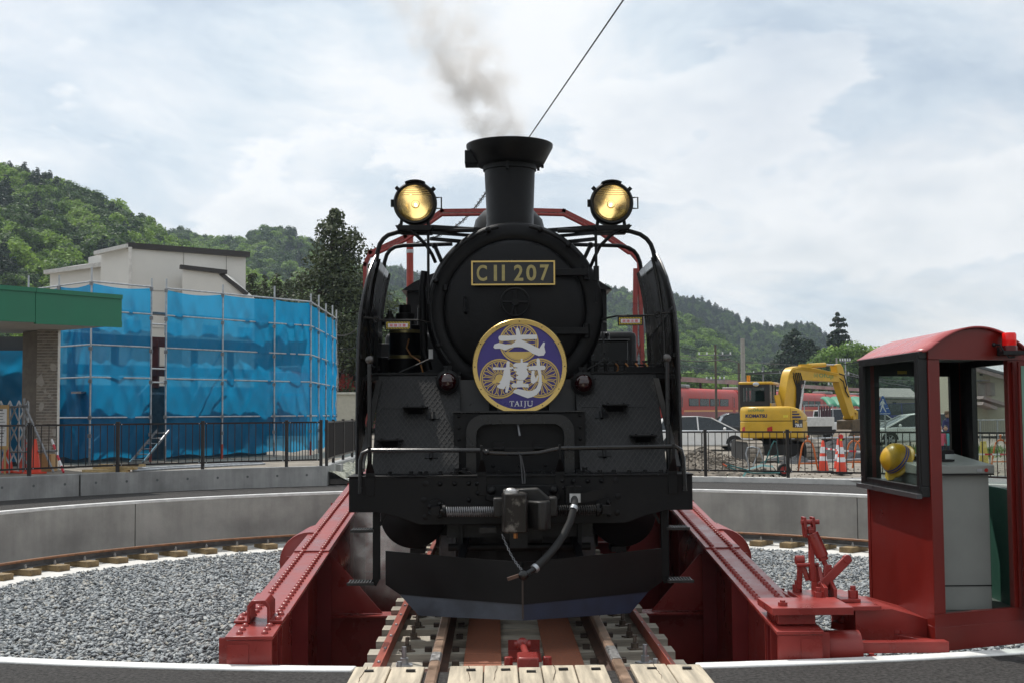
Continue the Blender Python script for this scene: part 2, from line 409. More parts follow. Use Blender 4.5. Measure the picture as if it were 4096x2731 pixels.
# ring rail on short timber blocks
rr = thing('ring_rail', 'circular rusty running rail on timber blocks round the turntable pit floor', 'rail', (0, PC.y, -1.0))
def rail_ring(prof, n=200):
    mb = MB(); m = len(prof); vs = []; fs = []
    for i in range(n):
        for (dr, z) in prof: vs.append(pol(8.60 + dr, 360 * i / n, z))
    for i in range(n):
        for k in range(m): fs.append((i * m + k, i * m + (k + 1) % m, ((i + 1) % n) * m + (k + 1) % m, ((i + 1) % n) * m + k))
    return mb.add(vs, fs)
obj('rail_web', rail_ring([(-.06, -.905), (.06, -.905), (.06, -.893), (.010, -.88), (.010, -.805), (-.010, -.805), (-.010, -.88), (-.06, -.893)]), M['ringweb'], rr, world=True, smooth=0)
obj('rail_head', rail_ring([(-.032, -.812), (.032, -.812), (.032, -.785), (.022, -.775), (-.022, -.775), (-.032, -.785)]), M['ringhead'], rr, world=True, smooth=0)
_tie = MB().box((0, 0, 0), (.235, .60, .095)).mesh('timber_block', 0); _tie.materials.append(M['ringtie'])
_blt = MB().cyl((0, 0, 0), (0, 0, .045), .022, n=8).cyl((0, 0, .045), (0, 0, .07), .012, n=6).mesh('bolt'); _blt.materials.append(M['galv'])
for k in range(86):
    a = 360 * k / 86 + 1.2
    if 120 < a < 240: continue
    inst('timber_block', _tie, rr, pol(8.56, a, -.9525), (0, 0, -R(a + random.uniform(-.6, .6))), world=True)
    inst('bolt', _blt, rr, pol(8.50, a + .12, -.904), world=True)
# ballast in the pit, thousands of loose stones
def stones(n, test, zc, smin, smax):
    """flat broken stones: one 8-corner shard each"""
    base = np.array([[a, b, c] for c in (-1, 1) for b in (-1, 1) for a in (-1, 1)], float)
    q = np.array([[0, 2, 3, 1], [4, 5, 7, 6], [0, 1, 5, 4], [2, 6, 7, 3], [0, 4, 6, 2], [1, 3, 7, 5]])
    pts = test(n); n = len(pts)
    V = base[None] * NPR.uniform(.35, 1.0, (n, 8, 3))
    s = NPR.uniform(smin, smax, (n, 1, 1)) * np.array([1.1, .8, .36])[None, None] * .5
    V = V * s
    ang = NPR.uniform(0, 2 * np.pi, n); ti = NPR.normal(0, .45, n); tj = NPR.normal(0, .45, n)
    def rot(ax, t):
        c, s_ = np.cos(t), np.sin(t); m = np.zeros((n, 3, 3)); i, j = [(1, 2), (2, 0), (0, 1)][ax]
        m[:, ax, ax] = 1; m[:, i, i] = c; m[:, j, j] = c; m[:, i, j] = -s_; m[:, j, i] = s_; return m
    Mx = rot(2, ang) @ rot(0, ti) @ rot(1, tj)
    V = np.einsum('nij,nkj->nki', Mx, V)
    V = V + np.concatenate([pts, (zc + NPR.uniform(0, .045, (n, 1)))], 1)[:, None]
    return V.reshape(-1, 3), (q[None] + (np.arange(n) * 8)[:, None, None]).reshape(-1, 4)
def np_mesh(name, V, Q, m):
    me = bpy.data.meshes.new(name); me.vertices.add(len(V)); me.vertices.foreach_set('co', V.ravel().astype('f'))
    k = Q.shape[1]
    me.loops.add(Q.size); me.loops.foreach_set('vertex_index', Q.ravel().astype('i'))
    me.polygons.add(len(Q)); me.polygons.foreach_set('loop_start', (np.arange(len(Q)) * k).astype('i'))
    me.update(calc_edges=True); me.validate(); me.materials.append(m); return me
def pit_pts(n):
    x = NPR.uniform(-7.9, 7.9, n); y = NPR.uniform(PC.y - 7.9, PC.y + 7.9, n)
    r = np.hypot(x, y - PC.y); ok = (r < 7.9) & (np.abs(x) > 1.75) & ((x < 0) | (y > 10.5)) & (y < 24)
    return np.stack([x[ok], y[ok]], 1)
def stone_mat():
    m = mat('ballast_stone', (.17, .185, .20), .8, var=.2, scale=20, island=.0, bump=.3, bscale=60)
    t = m.node_tree; L = t.links.new; p = t.nodes['Principled BSDF']; g = N(t, 'ShaderNodeNewGeometry')
    c = ramp(t, g.outputs['Random Per Island'], [(0, (.19, .205, .22)), (.35, (.265, .29, .305)), (.7, (.335, .355, .36)), (.9, (.41, .415, .40)), (1, (.35, .325, .275))])
    L(c, p.inputs['Base Color']); return m
M['stone'] = stone_mat()
V, Q = stones(140000, pit_pts, -1.03, .032, .082)
o = obj('ballast', np_mesh('ballast', V, Q, M['stone']), None); tag(o, 'grey crushed stone ballast spread over the pit floor', 'gravel', kind='stuff')

# raised terrace on the construction side, its curved wall and return wall
RL = 11.55
terr = [pol(RL + .1, a, .35) for a in range(-19, -116, -4)] + [(-60, 8, .35), (-60, 95, .35), (-3.95, 95, .35), (-3.95, 27.8, .35)]
structure('terrace_ground', MB().add(terr, [tuple(range(len(terr)))]), M['dirt'])
aJ = px_angle(322, RL)
tw = structure('terrace_wall', ring_solid(RL + .05, RL + .22, -.1, .37, -118, -19.75, 60), M['joint'])
for a0, a1 in ((-118, aJ - .09), (aJ + .09, -19.75)):
    obj('wall_panel', ring_solid(RL, RL + .25, -.12, .40, a0, a1, 40), M['concrete2'], tw, bev=.008)
hol = MB()
a = -19.75 - 2.2
while a > -80:
    hol.cyl(pol(RL + .01, a, .215), pol(RL - .003, a, .215), .026, n=10); a -= 3.25
obj('form_tie_holes', hol, mat('form_tie_grey', (.12, .13, .13), .9), tw)['kind'] = 'stuff'
rw = structure('return_wall', MB().bx((-4.15, 27.74, -.1), (-3.90, 37, .40)), M['concrete2'], bev=.008)
obj('wall_pilaster', MB().bx((-3.92, 29.4, -.1), (-3.80, 29.9, .36)), M['concrete2'], rw)
# grassy rubble bank at its foot
bk = MB(); rows = []
for i in range(26):
    y = 27.9 + i * .36
    rows.append([(-3.88 + .14 * j, y + random.uniform(-.05, .05), max(-.06, .24 + .02 * i * .3 - .06 * j + random.uniform(-.07, .07))) for j in range(8)])
bk.sheet(rows)
structure('rubble_bank', bk, mat('mossy_rubble', (.22, .23, .16), .95, var=.5, scale=7, col2=(.42, .43, .36), bump=1, bscale=14))
# low kerb and rough building ground on the other side
structure('kerb', ring_solid(12.1, 12.33, -.1, .085, -19, 84, 80), M['concretew'], bev=.01)
def zr(r): t = min(1, max(0, (r - 18) / 16)); return .03 - .17 * t * t * (3 - 2 * t)
rows = []
for i in range(71):
    a = -19 + 109 * i / 70
    rows.append([pol(12.32 + 68 * (j / 60) ** 1.5, a, zr(12.32 + 68 * (j / 60) ** 1.5) + random.uniform(-.02, .02)) for j in range(61)])
structure('building_ground', MB().sheet(rows), M['dirt'])
def loose(n):
    a = NPR.uniform(-15, 60, n); r = 12.4 + 26 * NPR.uniform(0, 1, n) ** 1.4
    return np.stack([PC.x + r * np.sin(np.radians(a)), PC.y + r * np.cos(np.radians(a))], 1)
V, Q = stones(4000, loose, 0.0, .02, .065)
rr_ = np.hypot(V[:, 0], V[:, 1] - PC.y); tt = np.clip((rr_ - 18) / 16, 0, 1); V[:, 2] += .03 - .17 * tt * tt * (3 - 2 * tt) - .02
o = obj('rubble', np_mesh('rubble', V, Q, M['dirt']), None); tag(o, 'small loose stones strewn over the dirt building ground', 'rubble', kind='stuff')
# paved path beside the cones
structure('paved_path', MB().add([pol(12.36, 33, .062), pol(12.36, 70, .062), pol(15.2, 70, .062), pol(17.2, 52, .055), pol(15.2, 40, .06)], [(0, 1, 2, 3, 4)]), M['road'])

# ------------------------------------------------------------------ railings
_post = MB().bx((-.032, -.032, 0), (.032, .032, 1.0)).box((0, 0, 1.012), (.07, .07, .024)).mesh('post', 0); _post.materials.append(M['fence'])
_balu = MB().cyl((0, 0, .0), (0, 0, 1), .0095, n=6).mesh('baluster'); _balu.materials.append(M['fence'])
_stud = MB().sph((0, 0, 0), .014, 6, 4).mesh('stud'); _stud.materials.append(M['galv'])
def fence(name, label, nodes, z, h, nb=12, zb=.14):
    t = thing(name, label, 'fence', (nodes[0][0], nodes[0][1], z))
    for i, p in enumerate(nodes):
        inst('post', _post, t, (p[0], p[1], z), scale=(1, 1, h + .03), world=True)
        if i == len(nodes) - 1: break
        q = nodes[i + 1]; a = Vector((p[0], p[1], 0)); b = Vector((q[0], q[1], 0)); d = (b - a).normalized() * .034
        for zz in (z + h, z + zb):
            obj('rail', MB().bar(a + d + Vector((0, 0, zz)), b - d + Vector((0, 0, zz)), .036, .036), M['fence'], t, world=True)
            for s in (a + d * 2.4, b - d * 2.4): inst('stud', _stud, t, s + Vector((0, -.018, zz)), world=True)
        for k in range(nb):
            c = a.lerp(b, (k + .5 + .12 * 0) / nb)
            inst('baluster', _balu, t, (c.x, c.y, z + zb + .018), scale=(1, 1, h - zb - .034), world=True)
    return t
ang = [px_angle(p, RL + .12) for p in (118, 471, 811, 1146, 1284)]
ang = [ang[0] - 10.2] + ang
fence('railing', 'dark railing curving along the wall before the blue sheeted scaffold', [pol(RL + .12, a)[:2] for a in ang], .40, .965)
c0 = pol(RL + .12, ang[-1])
fence('railing', 'dark railing running straight back from the corner of the concrete wall', [(c0[0] + .12, c0[1] + .02)] + [(c0[0] + .03, 29.7), (c0[0] + .03, 31.6), (c0[0] + .03, 33.6), (c0[0] + .03, 35.6)], .40, .965, nb=14)
a0 = px_angle(2821, 12.2)
fence('railing', 'dark railing on the low kerb in front of the yellow excavator', [pol(12.2, a0 + 8.75 * k)[:2] for k in range(-2, 6)], .085, 1.0)
# ================================================================== turntable
tt_ = thing('turntable', 'long red riveted girder turntable carrying the steam locomotive', 'turntable', (0, PC.y, -1.0))
Y0, Y1 = 7.93, 2 * PC.y - 7.93
def zt(y):
    d = min(y - Y0, Y1 - y); return .150 + .0865 * min(d, 7.6)
def strip(x0, x1, ys, f, th, mb):
    for a, b in zip(ys[:-1], ys[1:]):
        z0, z1 = f(a), f(b)
        mb.add([(x0, a, z0), (x1, a, z0), (x1, b, z1), (x0, b, z1), (x0, a, z0 - th), (x1, a, z0 - th), (x1, b, z1 - th), (x0, b, z1 - th)],
               [(0, 1, 2, 3), (7, 6, 5, 4), (0, 4, 5, 1), (1, 5, 6, 2), (2, 6, 7, 3), (3, 7, 4, 0)])
    return mb
_riv = MB().sph((0, 0, 0), .024, 10, 4, sc=(1, 1, .85), lo=0).mesh('rivet'); _riv.materials.append(M['red'])
slope = math.atan(.0865)
for s in (-1, 1):
    g = obj('girder', strip(s * 1.58, s * 1.88, [Y0, Y0 + 7.6, Y1 - 7.6, Y1], zt, .022, MB()), M['red'], tt_, world=True, bev=.003)
    obj('cover_plate', strip(s * 1.585, s * 1.875, [10.6, Y0 + 7.6, Y1 - 7.6, Y1 - 2.7], lambda y: zt(y) + .012, .0118, MB()), M['red'], g, world=True)
    obj('web_plate', MB().poly([(s * 1.722, Y0 + .02, -.74), (s * 1.722, Y1 - .02, -.74), (s * 1.722, Y1 - .02, zt(Y1) - .022), (s * 1.722, Y1 - 7.6, zt(PC.y) - .022), (s * 1.722, Y0 + 7.6, zt(PC.y) - .022), (s * 1.722, Y0 + .02, zt(Y0) - .022)], (s * .016, 0, 0)), M['red'], g, world=True)
    obj('bottom_flange', MB().bx((s * 1.58, Y0 + .02, -.765), (s * 1.88, Y1 - .02, -.742)), M['red'], g, world=True)
    ep = obj('end_plate', MB().bx((s * 1.59, Y0 + .012, -.72), (s * 1.872, Y0 + .034, zt(Y0) - .026)), M['red'], g, world=True)
    obj('hatch', MB().bx((s * 1.735, Y0 + .006, -.42), (s * 1.865, Y0 + .0115, zt(Y0) - .05)), M['red'], ep, world=True)
    # stiffeners: outside ribs show as tabs past the flange, inside ribs and gussets
    for y in (8.02, 9.25, 10.58, 12.0, 13.4, 14.9, 16.87, 18.9, 20.4, 21.8, 23.2, 24.6):
        obj('outer_rib', MB().bx((s * 1.742, y - .008, -.73), (s * 1.935, y + .008, zt(y) - .03)), M['red'], g, world=True)
        obj('inner_rib', MB().bx((s * 1.60, y + .28, -.73), (s * 1.72, y + .294, zt(y + .25) - .03)), M['reddark'], g, world=True)
    for y in (8.15, 8.32):
        obj('inner_rib', MB().bx((s * 1.59, y, -.73), (s * 1.72, y + .012, zt(y) - .03)), M['red'], g, world=True)
    for y in (11.0, 13.95, 16.9, 19.85, 22.8):
        gu = MB().poly([(s * 1.72, y, zt(y) - .10), (s * 1.60, y, zt(y) - .12), (s * 1.17, y, -.195), (s * 1.72, y, -.195)], (0, .014, 0))
        obj('gusset', gu, M['red'], g, world=True)
    ylim = 15.2 if s < 0 else 13.2
    y = 8.0 if s < 0 else 8.62
    while y < ylim:
        if not (s < 0 and 8.20 < y < 8.46):
            for xx in (1.645, 1.803):
                inst('rivet', _riv, g, (s * xx, y, zt(y) + (.012 if y > 10.6 else 0)), (slope, 0, 0), world=True)
        y += .0925
    # drum beside the girder
    d = MB().lathe([(.0, 0), (.20, .0), (.235, .02), (.27, .02), (.275, .05), (.275, .78), (.0, .80)], (s * 1.86, 11.35, .205), (0, 1, 0), 32)
    obj('drum', d, M['red'], tt_, world=True)
hat = []
for (x, z) in ((-.16, 0), (-.055, 0), (-.055, .10), (-.03, .125), (.03, .125), (.055, .10), (.055, 0), (.16, 0), (.16, .018), (.075, .018), (.075, .112), (.045, .148), (-.045, .148), (-.075, .112), (-.075, .018), (-.16, .018)):
    hat.append((-1.73 + x, 8.24, zt(8.24) + .002 + z))
br = obj('hat_bracket', MB().poly(hat, (0, .20, .0173)), M['red'], tt_, world=True, bev=.004)
for x in (-1.85, -1.61):
    for y in (8.29, 8.40): inst('bolt_head', _riv, br, (x, y, zt(y) + .019), world=True)
# cross beams and stringers below the deck
for y in (8.35, 11.0, 13.95, 16.9, 19.85, 22.8, 25.4):
    obj('cross_beam', MB().bx((-1.7, y - .12, -.215), (1.7, y + .12, -.20)).bx((-1.7, y - .012, -.66), (1.7, y + .012, -.215)).bx((-1.7, y - .12, -.68), (1.7, y + .12, -.66)), M['red'], tt_, world=True)
for s in (-1, 1):
    obj('stringer', MB().bx((s * .56 - .09, 8.0, -.345), (s * .56 + .09, 25.7, -.325)).bx((s * .56 - .01, 8.0, -.62), (s * .56 + .01, 25.7, -.345)), M['reddark'], tt_, world=True)
# ties with bolts, rails, angle bars, walkway plates
_tt = MB().box((0, 0, 0), (2.18, .215, .145)).mesh('tie', 0); _tt.materials.append(M['tie'])
_bb = MB().box((0, 0, .005), (.095, .075, .01)).cyl((0, 0, .01), (0, 0, .045), .027, n=6).cyl((0, 0, .045), (0, 0, .10), .0145, n=8).mesh('tie_bolt'); _bb.materials.append(mat('rusty_bolt', (.16, .125, .10), .5, metal=.5, var=.4, scale=30))
_bg = MB().box((0, 0, .005), (.11, .085, .01)).cyl((0, 0, .01), (0, 0, .05), .03, n=6).cyl((0, 0, .05), (0, 0, .125), .016, n=10).mesh('tie_bolt_new'); _bg.materials.append(M['galv'])
_sp = MB().box((0, 0, .015), (.05, .055, .03)).mesh('rail_spike'); _sp.materials.append(mat('spike_iron', (.045, .03, .022), .6))
for k in range(36):
    y = 8.06 + .5 * k; dx = random.uniform(-.02, .02)
    t = inst('tie', _tt, tt_, (dx, y, -.235), (0, 0, random.uniform(-.006, .006)), world=True)
    if y < 14:
        for s in (-1, 1):
            b = bpy.data.objects.new('tie_bolt', _bg if k <= 1 else _bb); COL.objects.link(b); b.parent = t; b.location = (s * .815, 0, .0725); b.rotation_euler = (0, 0, random.uniform(0, 1))
            for dx in (-.098, .098):
                c = bpy.data.objects.new('rail_spike', _sp); COL.objects.link(c); c.parent = t; c.location = (s * .566 + dx, random.uniform(-.03, .03), .073)
RAILP = [(-.061, -.153), (.061, -.153), (.061, -.141), (.0085, -.124), (.0085, -.038), (.032, -.030), (.032, -.008), (.022, 0), (-.022, 0), (-.032, -.008), (-.032, -.030), (-.0085, -.038), (-.0085, -.124), (-.061, -.141)]
def rail(parent, x, y0, y1):
    mb = MB(); mb.poly([(x + a, y0, z) for a, z in RAILP], (0, y1 - y0, 0))
    o = obj('rail', mb, M['railweb'], parent, world=True, smooth=30)
    obj('rail_head', MB().poly([(x + a, y0 - .001, z) for a, z in ((-.0335, -.029), (.0335, -.029), (.0335, -.008), (.0232, .0012), (-.0232, .0012), (-.0335, -.008))], (0, y1 - y0 + .002, 0)), M['railhead'], o, world=True, smooth=30)
    return o
for s in (-1, 1):
    r = rail(tt_, s * .566, 7.90, Y1 + .02)
    obj('worn_rail_end', MB().poly([(s * .566 + a, 7.895, z) for a, z in ((-.0345, -.028), (.0345, -.028), (.0345, -.008), (.0242, .0024), (-.0242, .0024), (-.0345, -.008))], (0, .26 if s < 0 else .42, 0)), M['steel'], r, world=True, smooth=30)
    x = s * .97
    obj('angle_bar', MB().bx((x - .045, 8.0, -.160), (x + .045, 25.7, -.150)).bx((x - s * .045, 8.0, -.150), (x - s * .037, 25.7, -.07)), mat('orange_primer', (.30, .055, .028), .5, var=.2, scale=3), tt_, world=True)
    for y in (8.15, 8.6, 9.1, 9.6, 10.1, 10.6, 11.1, 11.6, 12.1): inst('angle_bolt', _stud, tt_, (x + s * .01, y, -.148), world=True)
    for ya, yb in ((7.98, 8.88), (8.886, 11.6), (11.606, 14.6), (14.606, 25.6)):
        obj('walkway_plate', MB().bx((s * .150, ya, -.160), (s * .405, yb, -.148)), M['rustplate'], tt_, world=True, bev=.002)
# centre lock between the rails
lk = obj('lock_box', MB().bx((-.052, 7.90, -.10), (.082, 8.10, .008)), M['red'], tt_, world=True, bev=.012)
obj('lock_base', MB().bx((-.14, 7.92, -.118), (.17, 8.10, -.10)), M['red'], lk, world=True, bev=.004)
obj('lock_slot', MB().bx((-.025, 7.885, -.105), (.055, 7.90, -.05)), M['red'], lk, world=True)
obj('lock_rod', MB().cyl((.015, 8.10, -.03), (-.005, 8.66, -.05), .022, n=12).sph((-.005, 8.68, -.05), .045).cyl((-.06, 8.68, -.05), (.05, 8.68, -.05), .026), M['red'], lk, world=True)
for x in (-.108, .138): obj('lock_bolt', MB().cyl((x, 8.0, -.10), (x, 8.0, -.085), .042, n=12).cyl((x, 8.0, -.085), (x, 8.0, -.005), .029, n=6), M['red'], lk, world=True, bev=.003)
obj('lock_tray', MB().bx((-.10, 8.62, -.16), (.125, 9.02, -.150)).bx((-.10, 9.01, -.15), (.125, 9.02, -.08)), M['red'], lk, world=True)
# overhead cable arch at the middle of the table
ar = obj('cable_arch', MB(), M['red'], tt_) if False else None
def box_path(pts, w, h):
    mb = MB()
    for a, b in zip(pts[:-1], pts[1:]):
        a = Vector(a); b = Vector(b); d = (b - a).normalized() * (h * .25)
        mb.bar(a - d, b + d, w, h, up=(0, 1, 0))
    return mb
YA = PC.y
ap = [(1463, 1640), (1461, 1060), (1482, 1012), (1622, 948), (1768, 846), (2100, 842), (2255, 846), (2390, 913), (2516, 1000), (2556, 1048), (2577, 1640)]
apw = [tuple(at(x, y, YA)) for x, y in ap]
arch = obj('cable_arch', box_path(apw, .05, .10), M['red'], tt_, world=True)
obj('arch_rail', MB().tube([tuple(at(x, y + 15, YA - .06)) for x, y in ap[2:9]], .022, 8), M['red'], arch, world=True)
for k in range(26):
    f = k / 25 * 6; i = min(5, int(f)); p = Vector(apw[2 + i]).lerp(Vector(apw[3 + i]), f - i)
    obj('arch_bolt', MB().cyl(p + Vector((0, -.06, -.035)), p + Vector((0, -.06, -.075)), .014, n=6), M['red'], arch, world=True)
for s, px in ((-1, 1486), (1, 2538)):
    a = at(px, 1640, YA); b = at(px + 4 * s, 1075, YA); c = at(px - 22 * s * -1 if s < 0 else 2575, 1640, YA)
    obj('leg_plate', MB().bar(a, b, .06, .07, up=(0, 1, 0)), M['red'], arch, world=True)
    lx = MB(); q0 = 1462 if s < 0 else 2572
    for y in range(1100, 1600, 120):
        lx.bar(at(px, y, YA - .01), at(q0, y + 115, YA - .01), .02, .018).bar(at(q0, y, YA + .01), at(px, y + 115, YA + .01), .02, .018)
    obj('lattice', lx, M['red'], arch, world=True)
foot = MB()
for x in (-1.92, 1.88): foot.bx((x - .12, YA - .12, zt(YA) - .01), (x + .12, YA + .12, zt(YA) + .03))
obj('arch_foot', MB().bx((-2.05, YA - .12, zt(YA) - .24), (-1.80, YA + .12, zt(YA) - .03)), M['red'], arch, world=True)
obj('arch_foot', MB().bx((1.80, YA - .12, zt(YA) - .24), (2.03, YA + .12, zt(YA) - .03)), M['red'], arch, world=True)
# hand lock on the outrigger beside the booth
pl = obj('outrigger', MB().bx((1.57, 8.0, .238), (2.09, 8.45, .285)).bx((1.62, 8.06, .17), (1.86, 8.4, .24)).bx((1.86, 8.30, .215), (2.36, 9.0, .245)), M['red'], tt_, world=True, bev=.004)
obj('outrigger_beam', MB().poly([(2.2, 8.36, .215), (2.45, 8.36, .215), (2.72, 8.46, .13), (2.72, 8.46, -.05), (2.2, 8.36, .02)], (0, .6, 0)), M['red'], pl, world=True, bev=.004)
obj('motor', MB().lathe([(0, 0), (.10, 0), (.115, .02), (.115, .24), (0, .25)], (1.92, 8.16, .0), (1, 0, 0), 24).bx((1.92, 8.05, -.2), (2.16, 8.30, -.05)), M['red'], pl, world=True)
obj('tie_beam', MB().bx((2.16, 8.13, -.03), (2.74, 8.22, .04)).bx((2.2, 8.02, -.12), (2.45, 8.14, -.055)).bar((2.15, 8.72, .06), (2.72, 8.28, -.01), .09, .05), M['red'], pl, world=True, bev=.003)
for p in ((1.66, 8.1, .285), (2.2, 8.66, .085), (2.5, 8.43, .045), (2.22, 8.08, -.055)):
    obj('hex_bolt', MB().cyl(p, (p[0], p[1], p[2] + .022), .03, n=6).cyl((p[0], p[1], p[2] + .02), (p[0], p[1], p[2] + .035), .018, n=8), M['red'], pl, world=True)
hl = thing('hand_lock', 'red hand lever lock with turnbuckle on the girder end beside the booth', 'lock lever', (2.06, 8.62, .245))
obj('base_plate', MB().bx((1.88, 8.40, .246), (2.07, 8.92, .268)).bx((2.13, 8.46, .246), (2.27, 8.92, .268)), M['red'], hl, world=True, bev=.003)
for p in ((1.93, 8.83), (1.985, 8.46), (2.235, 8.52)):
    obj('hex_bolt', MB().cyl((*p, .268), (*p, .32), .034, n=6).cyl((*p, .32), (*p, .35), .019, n=8), M['red'], hl, world=True, bev=.002)
obj('side_lug', MB().poly([(2.035, 8.5, .268), (2.035, 8.86, .268), (2.035, 8.84, .40), (2.035, 8.74, .46), (2.035, 8.66, .46), (2.035, 8.60, .36), (2.035, 8.5, .34)], (.025, 0, 0)), M['red'], hl, world=True, bev=.002)
obj('side_lug', MB().poly([(2.10, 8.5, .268), (2.10, 8.86, .268), (2.10, 8.84, .40), (2.10, 8.70, .42), (2.10, 8.5, .33)], (.022, 0, 0)), M['red'], hl, world=True, bev=.002)
obj('upright_lever', MB().bx((1.985, 8.66, .36), (2.015, 8.72, .73)).poly([(1.955, 8.67, .66), (1.955, 8.75, .66), (1.945, 8.75, .80), (1.945, 8.67, .80)], (.02, 0, 0)).poly([(2.015, 8.67, .66), (2.015, 8.75, .66), (2.005, 8.75, .80), (2.005, 8.67, .80)], (.02, 0, 0)), M['red'], hl, world=True, bev=.003)
obj('back_link', MB().bar((1.92, 8.74, .30), (1.935, 8.74, .50), .035, .03).cyl((1.90, 8.74, .50), (1.96, 8.74, .50), .032).bar((1.94, 8.74, .50), (1.98, 8.72, .36), .03, .03), M['red'], hl, world=True, bev=.002)
obj('pivot_pin', MB().cyl((1.935, 8.70, .765), (2.06, 8.70, .765), .017).cyl((1.90, 8.70, .47), (2.05, 8.70, .47), .014), M['red'], hl, world=True)
obj('turnbuckle', MB().cyl((1.985, 8.68, .74), (2.09, 8.66, .47), .017).cyl((2.003, 8.677, .69), (2.07, 8.663, .53), .043, n=18).cyl((2.068, 8.663, .535), (2.078, 8.661, .505), .034, n=6).bx((1.975, 8.65, .69), (2.015, 8.70, .72)), M['red'], hl, world=True, bev=.003)
obj('handle', MB().bar((2.04, 8.62, .33), (2.235, 8.60, .53), .035, .06).cyl((2.22, 8.58, .52), (2.22, 8.62, .52), .03).bar((2.075, 8.64, .31), (2.10, 8.64, .48), .05, .04), M['red'], hl, world=True, bev=.006)
# mast and cable behind
mst = thing('cable_mast', 'red tubular mast with a metal band behind the locomotive cab', 'mast', (-1.69, 22.3, .0))
obj('tube', MB().cyl((-1.69, 22.3, -.2), (-1.69, 22.3, 4.72), .062, n=16), mat('mast_red', (.30, .035, .022), .5, var=.2), mst, world=True)
obj('band', MB().cyl((-1.69, 22.3, 4.40), (-1.69, 22.3, 4.46), .068, n=16), M['galv'], mst, world=True)
cab_pts = [at(x, y, Y) for x, y, Y in ((1653, 975, 22.2), (1720, 958, 21.6), (1790, 928, 21), (1850, 885, 20.3), (1905, 825, 19.5), (1945, 770, 19), (2020, 670, 18), (2100, 570, 17))]
hx = []
for i in range(len(cab_pts) - 1):
    for k in range(26):
        f = k / 26; p = cab_pts[i].lerp(cab_pts[i + 1], f); t = (i * 26 + k) * 1.05
        hx.append(p + Vector((.028 * math.cos(t), 0, .028 * math.sin(t))))
pw = thing('power_cable', 'twisted cable with spiral hanger climbing behind the chimney from the red mast', 'cable', tuple(cab_pts[0]))
obj('cable', MB().tube(cab_pts, .011, 6), M['rubber'], pw, world=True)
obj('spiral_hanger', MB().tube(hx, .005, 5), M['iron'], pw, world=True)
wa = at(2090, 588, 17); wb = at(2494, 0, 12.0); we = wa + (wb - wa) * 3.6
single('overhead_wire', MB().tube([wa, wb, we], .0085, 6), M['iron'], 'thin straight wire rising from behind the chimney to the top of the sky', 'wire')

# ------------------------------------------------------------------ approach track and plank crossing
apt = thing('approach_track', 'pair of rusty rails leading onto the turntable between wooden planks', 'track', (0, 6, -.15))
for s in (-1, 1): rail(apt, s * .566, -4.0, 7.875)
bed = structure('track_bed', MB().bx((-1.25, -4, -.28), (1.25, 7.72, -.16)), M['asphalt'])
crack = mat('plank_crack', (.10, .07, .045), .9)
pk = thing('plank_crossing', 'pale wooden planks laid beside and between the rails at the pit edge', 'crossing', (0, 6, -.1))
xs = [(-1.045, -.828), (-.823, -.620), (-.468, -.262), (-.258, -.055), (-.051, .086), (.090, .288), (.292, .478), (.630, .850), (.855, 1.062)]
_stp = MB().box((0, 0, .004), (.055, .030, .010)).mesh('staple'); _stp.materials.append(M['iron'])
for i, (a, b) in enumerate(xs):
    yb = 7.735 + random.uniform(-.005, .005) - (.06 if i == 4 else 0)
    mb = MB(); n = 14; rows = []
    p = obj('plank', MB().bx((a + .0015, -3.5, -.105), (b - .0015, yb, -.006 + random.uniform(-.004, .003))), M['plank'], pk, world=True, bev=.006)
    inst('staple', _stp, p, ((a + b) / 2 + random.uniform(-.03, .03), yb - .15, -.004), (0, 0, random.uniform(-.1, .1)), world=True)
    if i in (0, 3, 5, 7, 2):
        x = a + (b - a) * random.uniform(.3, .7); pts = []
        for k in range(9): x += random.uniform(-.008, .008); pts.append((x, yb - .01 - k * .055, -.0035))
        obj('crack', MB().tube(pts, [.0024] * 8 + [.0008], 4), crack, p, world=True)
for s in (-1, 1):
    for k in range(6):
        obj('rail_clip', MB().box((s * .47, 7.62 - k * .25, -.07), (.05, .05, .03)), M['railweb'], apt, world=True)
# ================================================================== steam locomotive
loco = thing('steam_locomotive', 'black steam locomotive facing the viewer on the red turntable, headlights lit', 'locomotive', (0, 14, 0))
def lp(name, mb, m='black', parent=None, **k):
    return obj(name, mb, M[m] if isinstance(m, str) else m, parent or loco, world=True, **k)
SX, SZ, SY = -.015, 2.376, 10.27
def ringp(r, deg, y): return (SX + r * math.cos(R(deg)), y, SZ + r * math.sin(R(deg)))
# smokebox, door, boiler
sb = lp('smokebox', MB().lathe([(.56, .03), (.60, .0), (.64, -.005), (.70, .0), (.722, .012), (.735, .04), (.735, 1.35), (.70, 1.36)], (SX, SY, SZ), (0, 1, 0), 72))
lp('saddle', MB().bx((-.42, 10.05, 1.2), (.40, 11.3, 1.72)).bx((-.52, 10.2, 1.1), (.50, 11.2, 1.4)), 'black', sb, bev=.02)
dr = lp('smokebox_door', MB().lathe([(.585, .02), (.583, -.012), (.57, -.028), (.54, -.038), (.45, -.062), (.33, -.084), (.18, -.098), (0.001, -.103)], (SX, SY, SZ), (0, 1, 0), 72))
hw = lp('handwheel', MB().tube([(SX + .112 * math.cos(R(t)), 10.055, SZ + .045 + .112 * math.sin(R(t))) for t in range(0, 360, 12)], .011, 8, closed=True), 'black', dr)
lp('handwheel_spokes', MB().cyl((SX - .11, 10.06, SZ + .045), (SX + .11, 10.06, SZ + .045), .010).cyl((SX, 10.06, SZ - .065), (SX, 10.06, SZ + .155), .010).cyl((SX, 10.03, SZ + .045), (SX, 10.2, SZ + .045), .028).cyl((SX - .03, 10.05, SZ - .05), (SX, 10.05, SZ + .045), .008), 'black', dr)
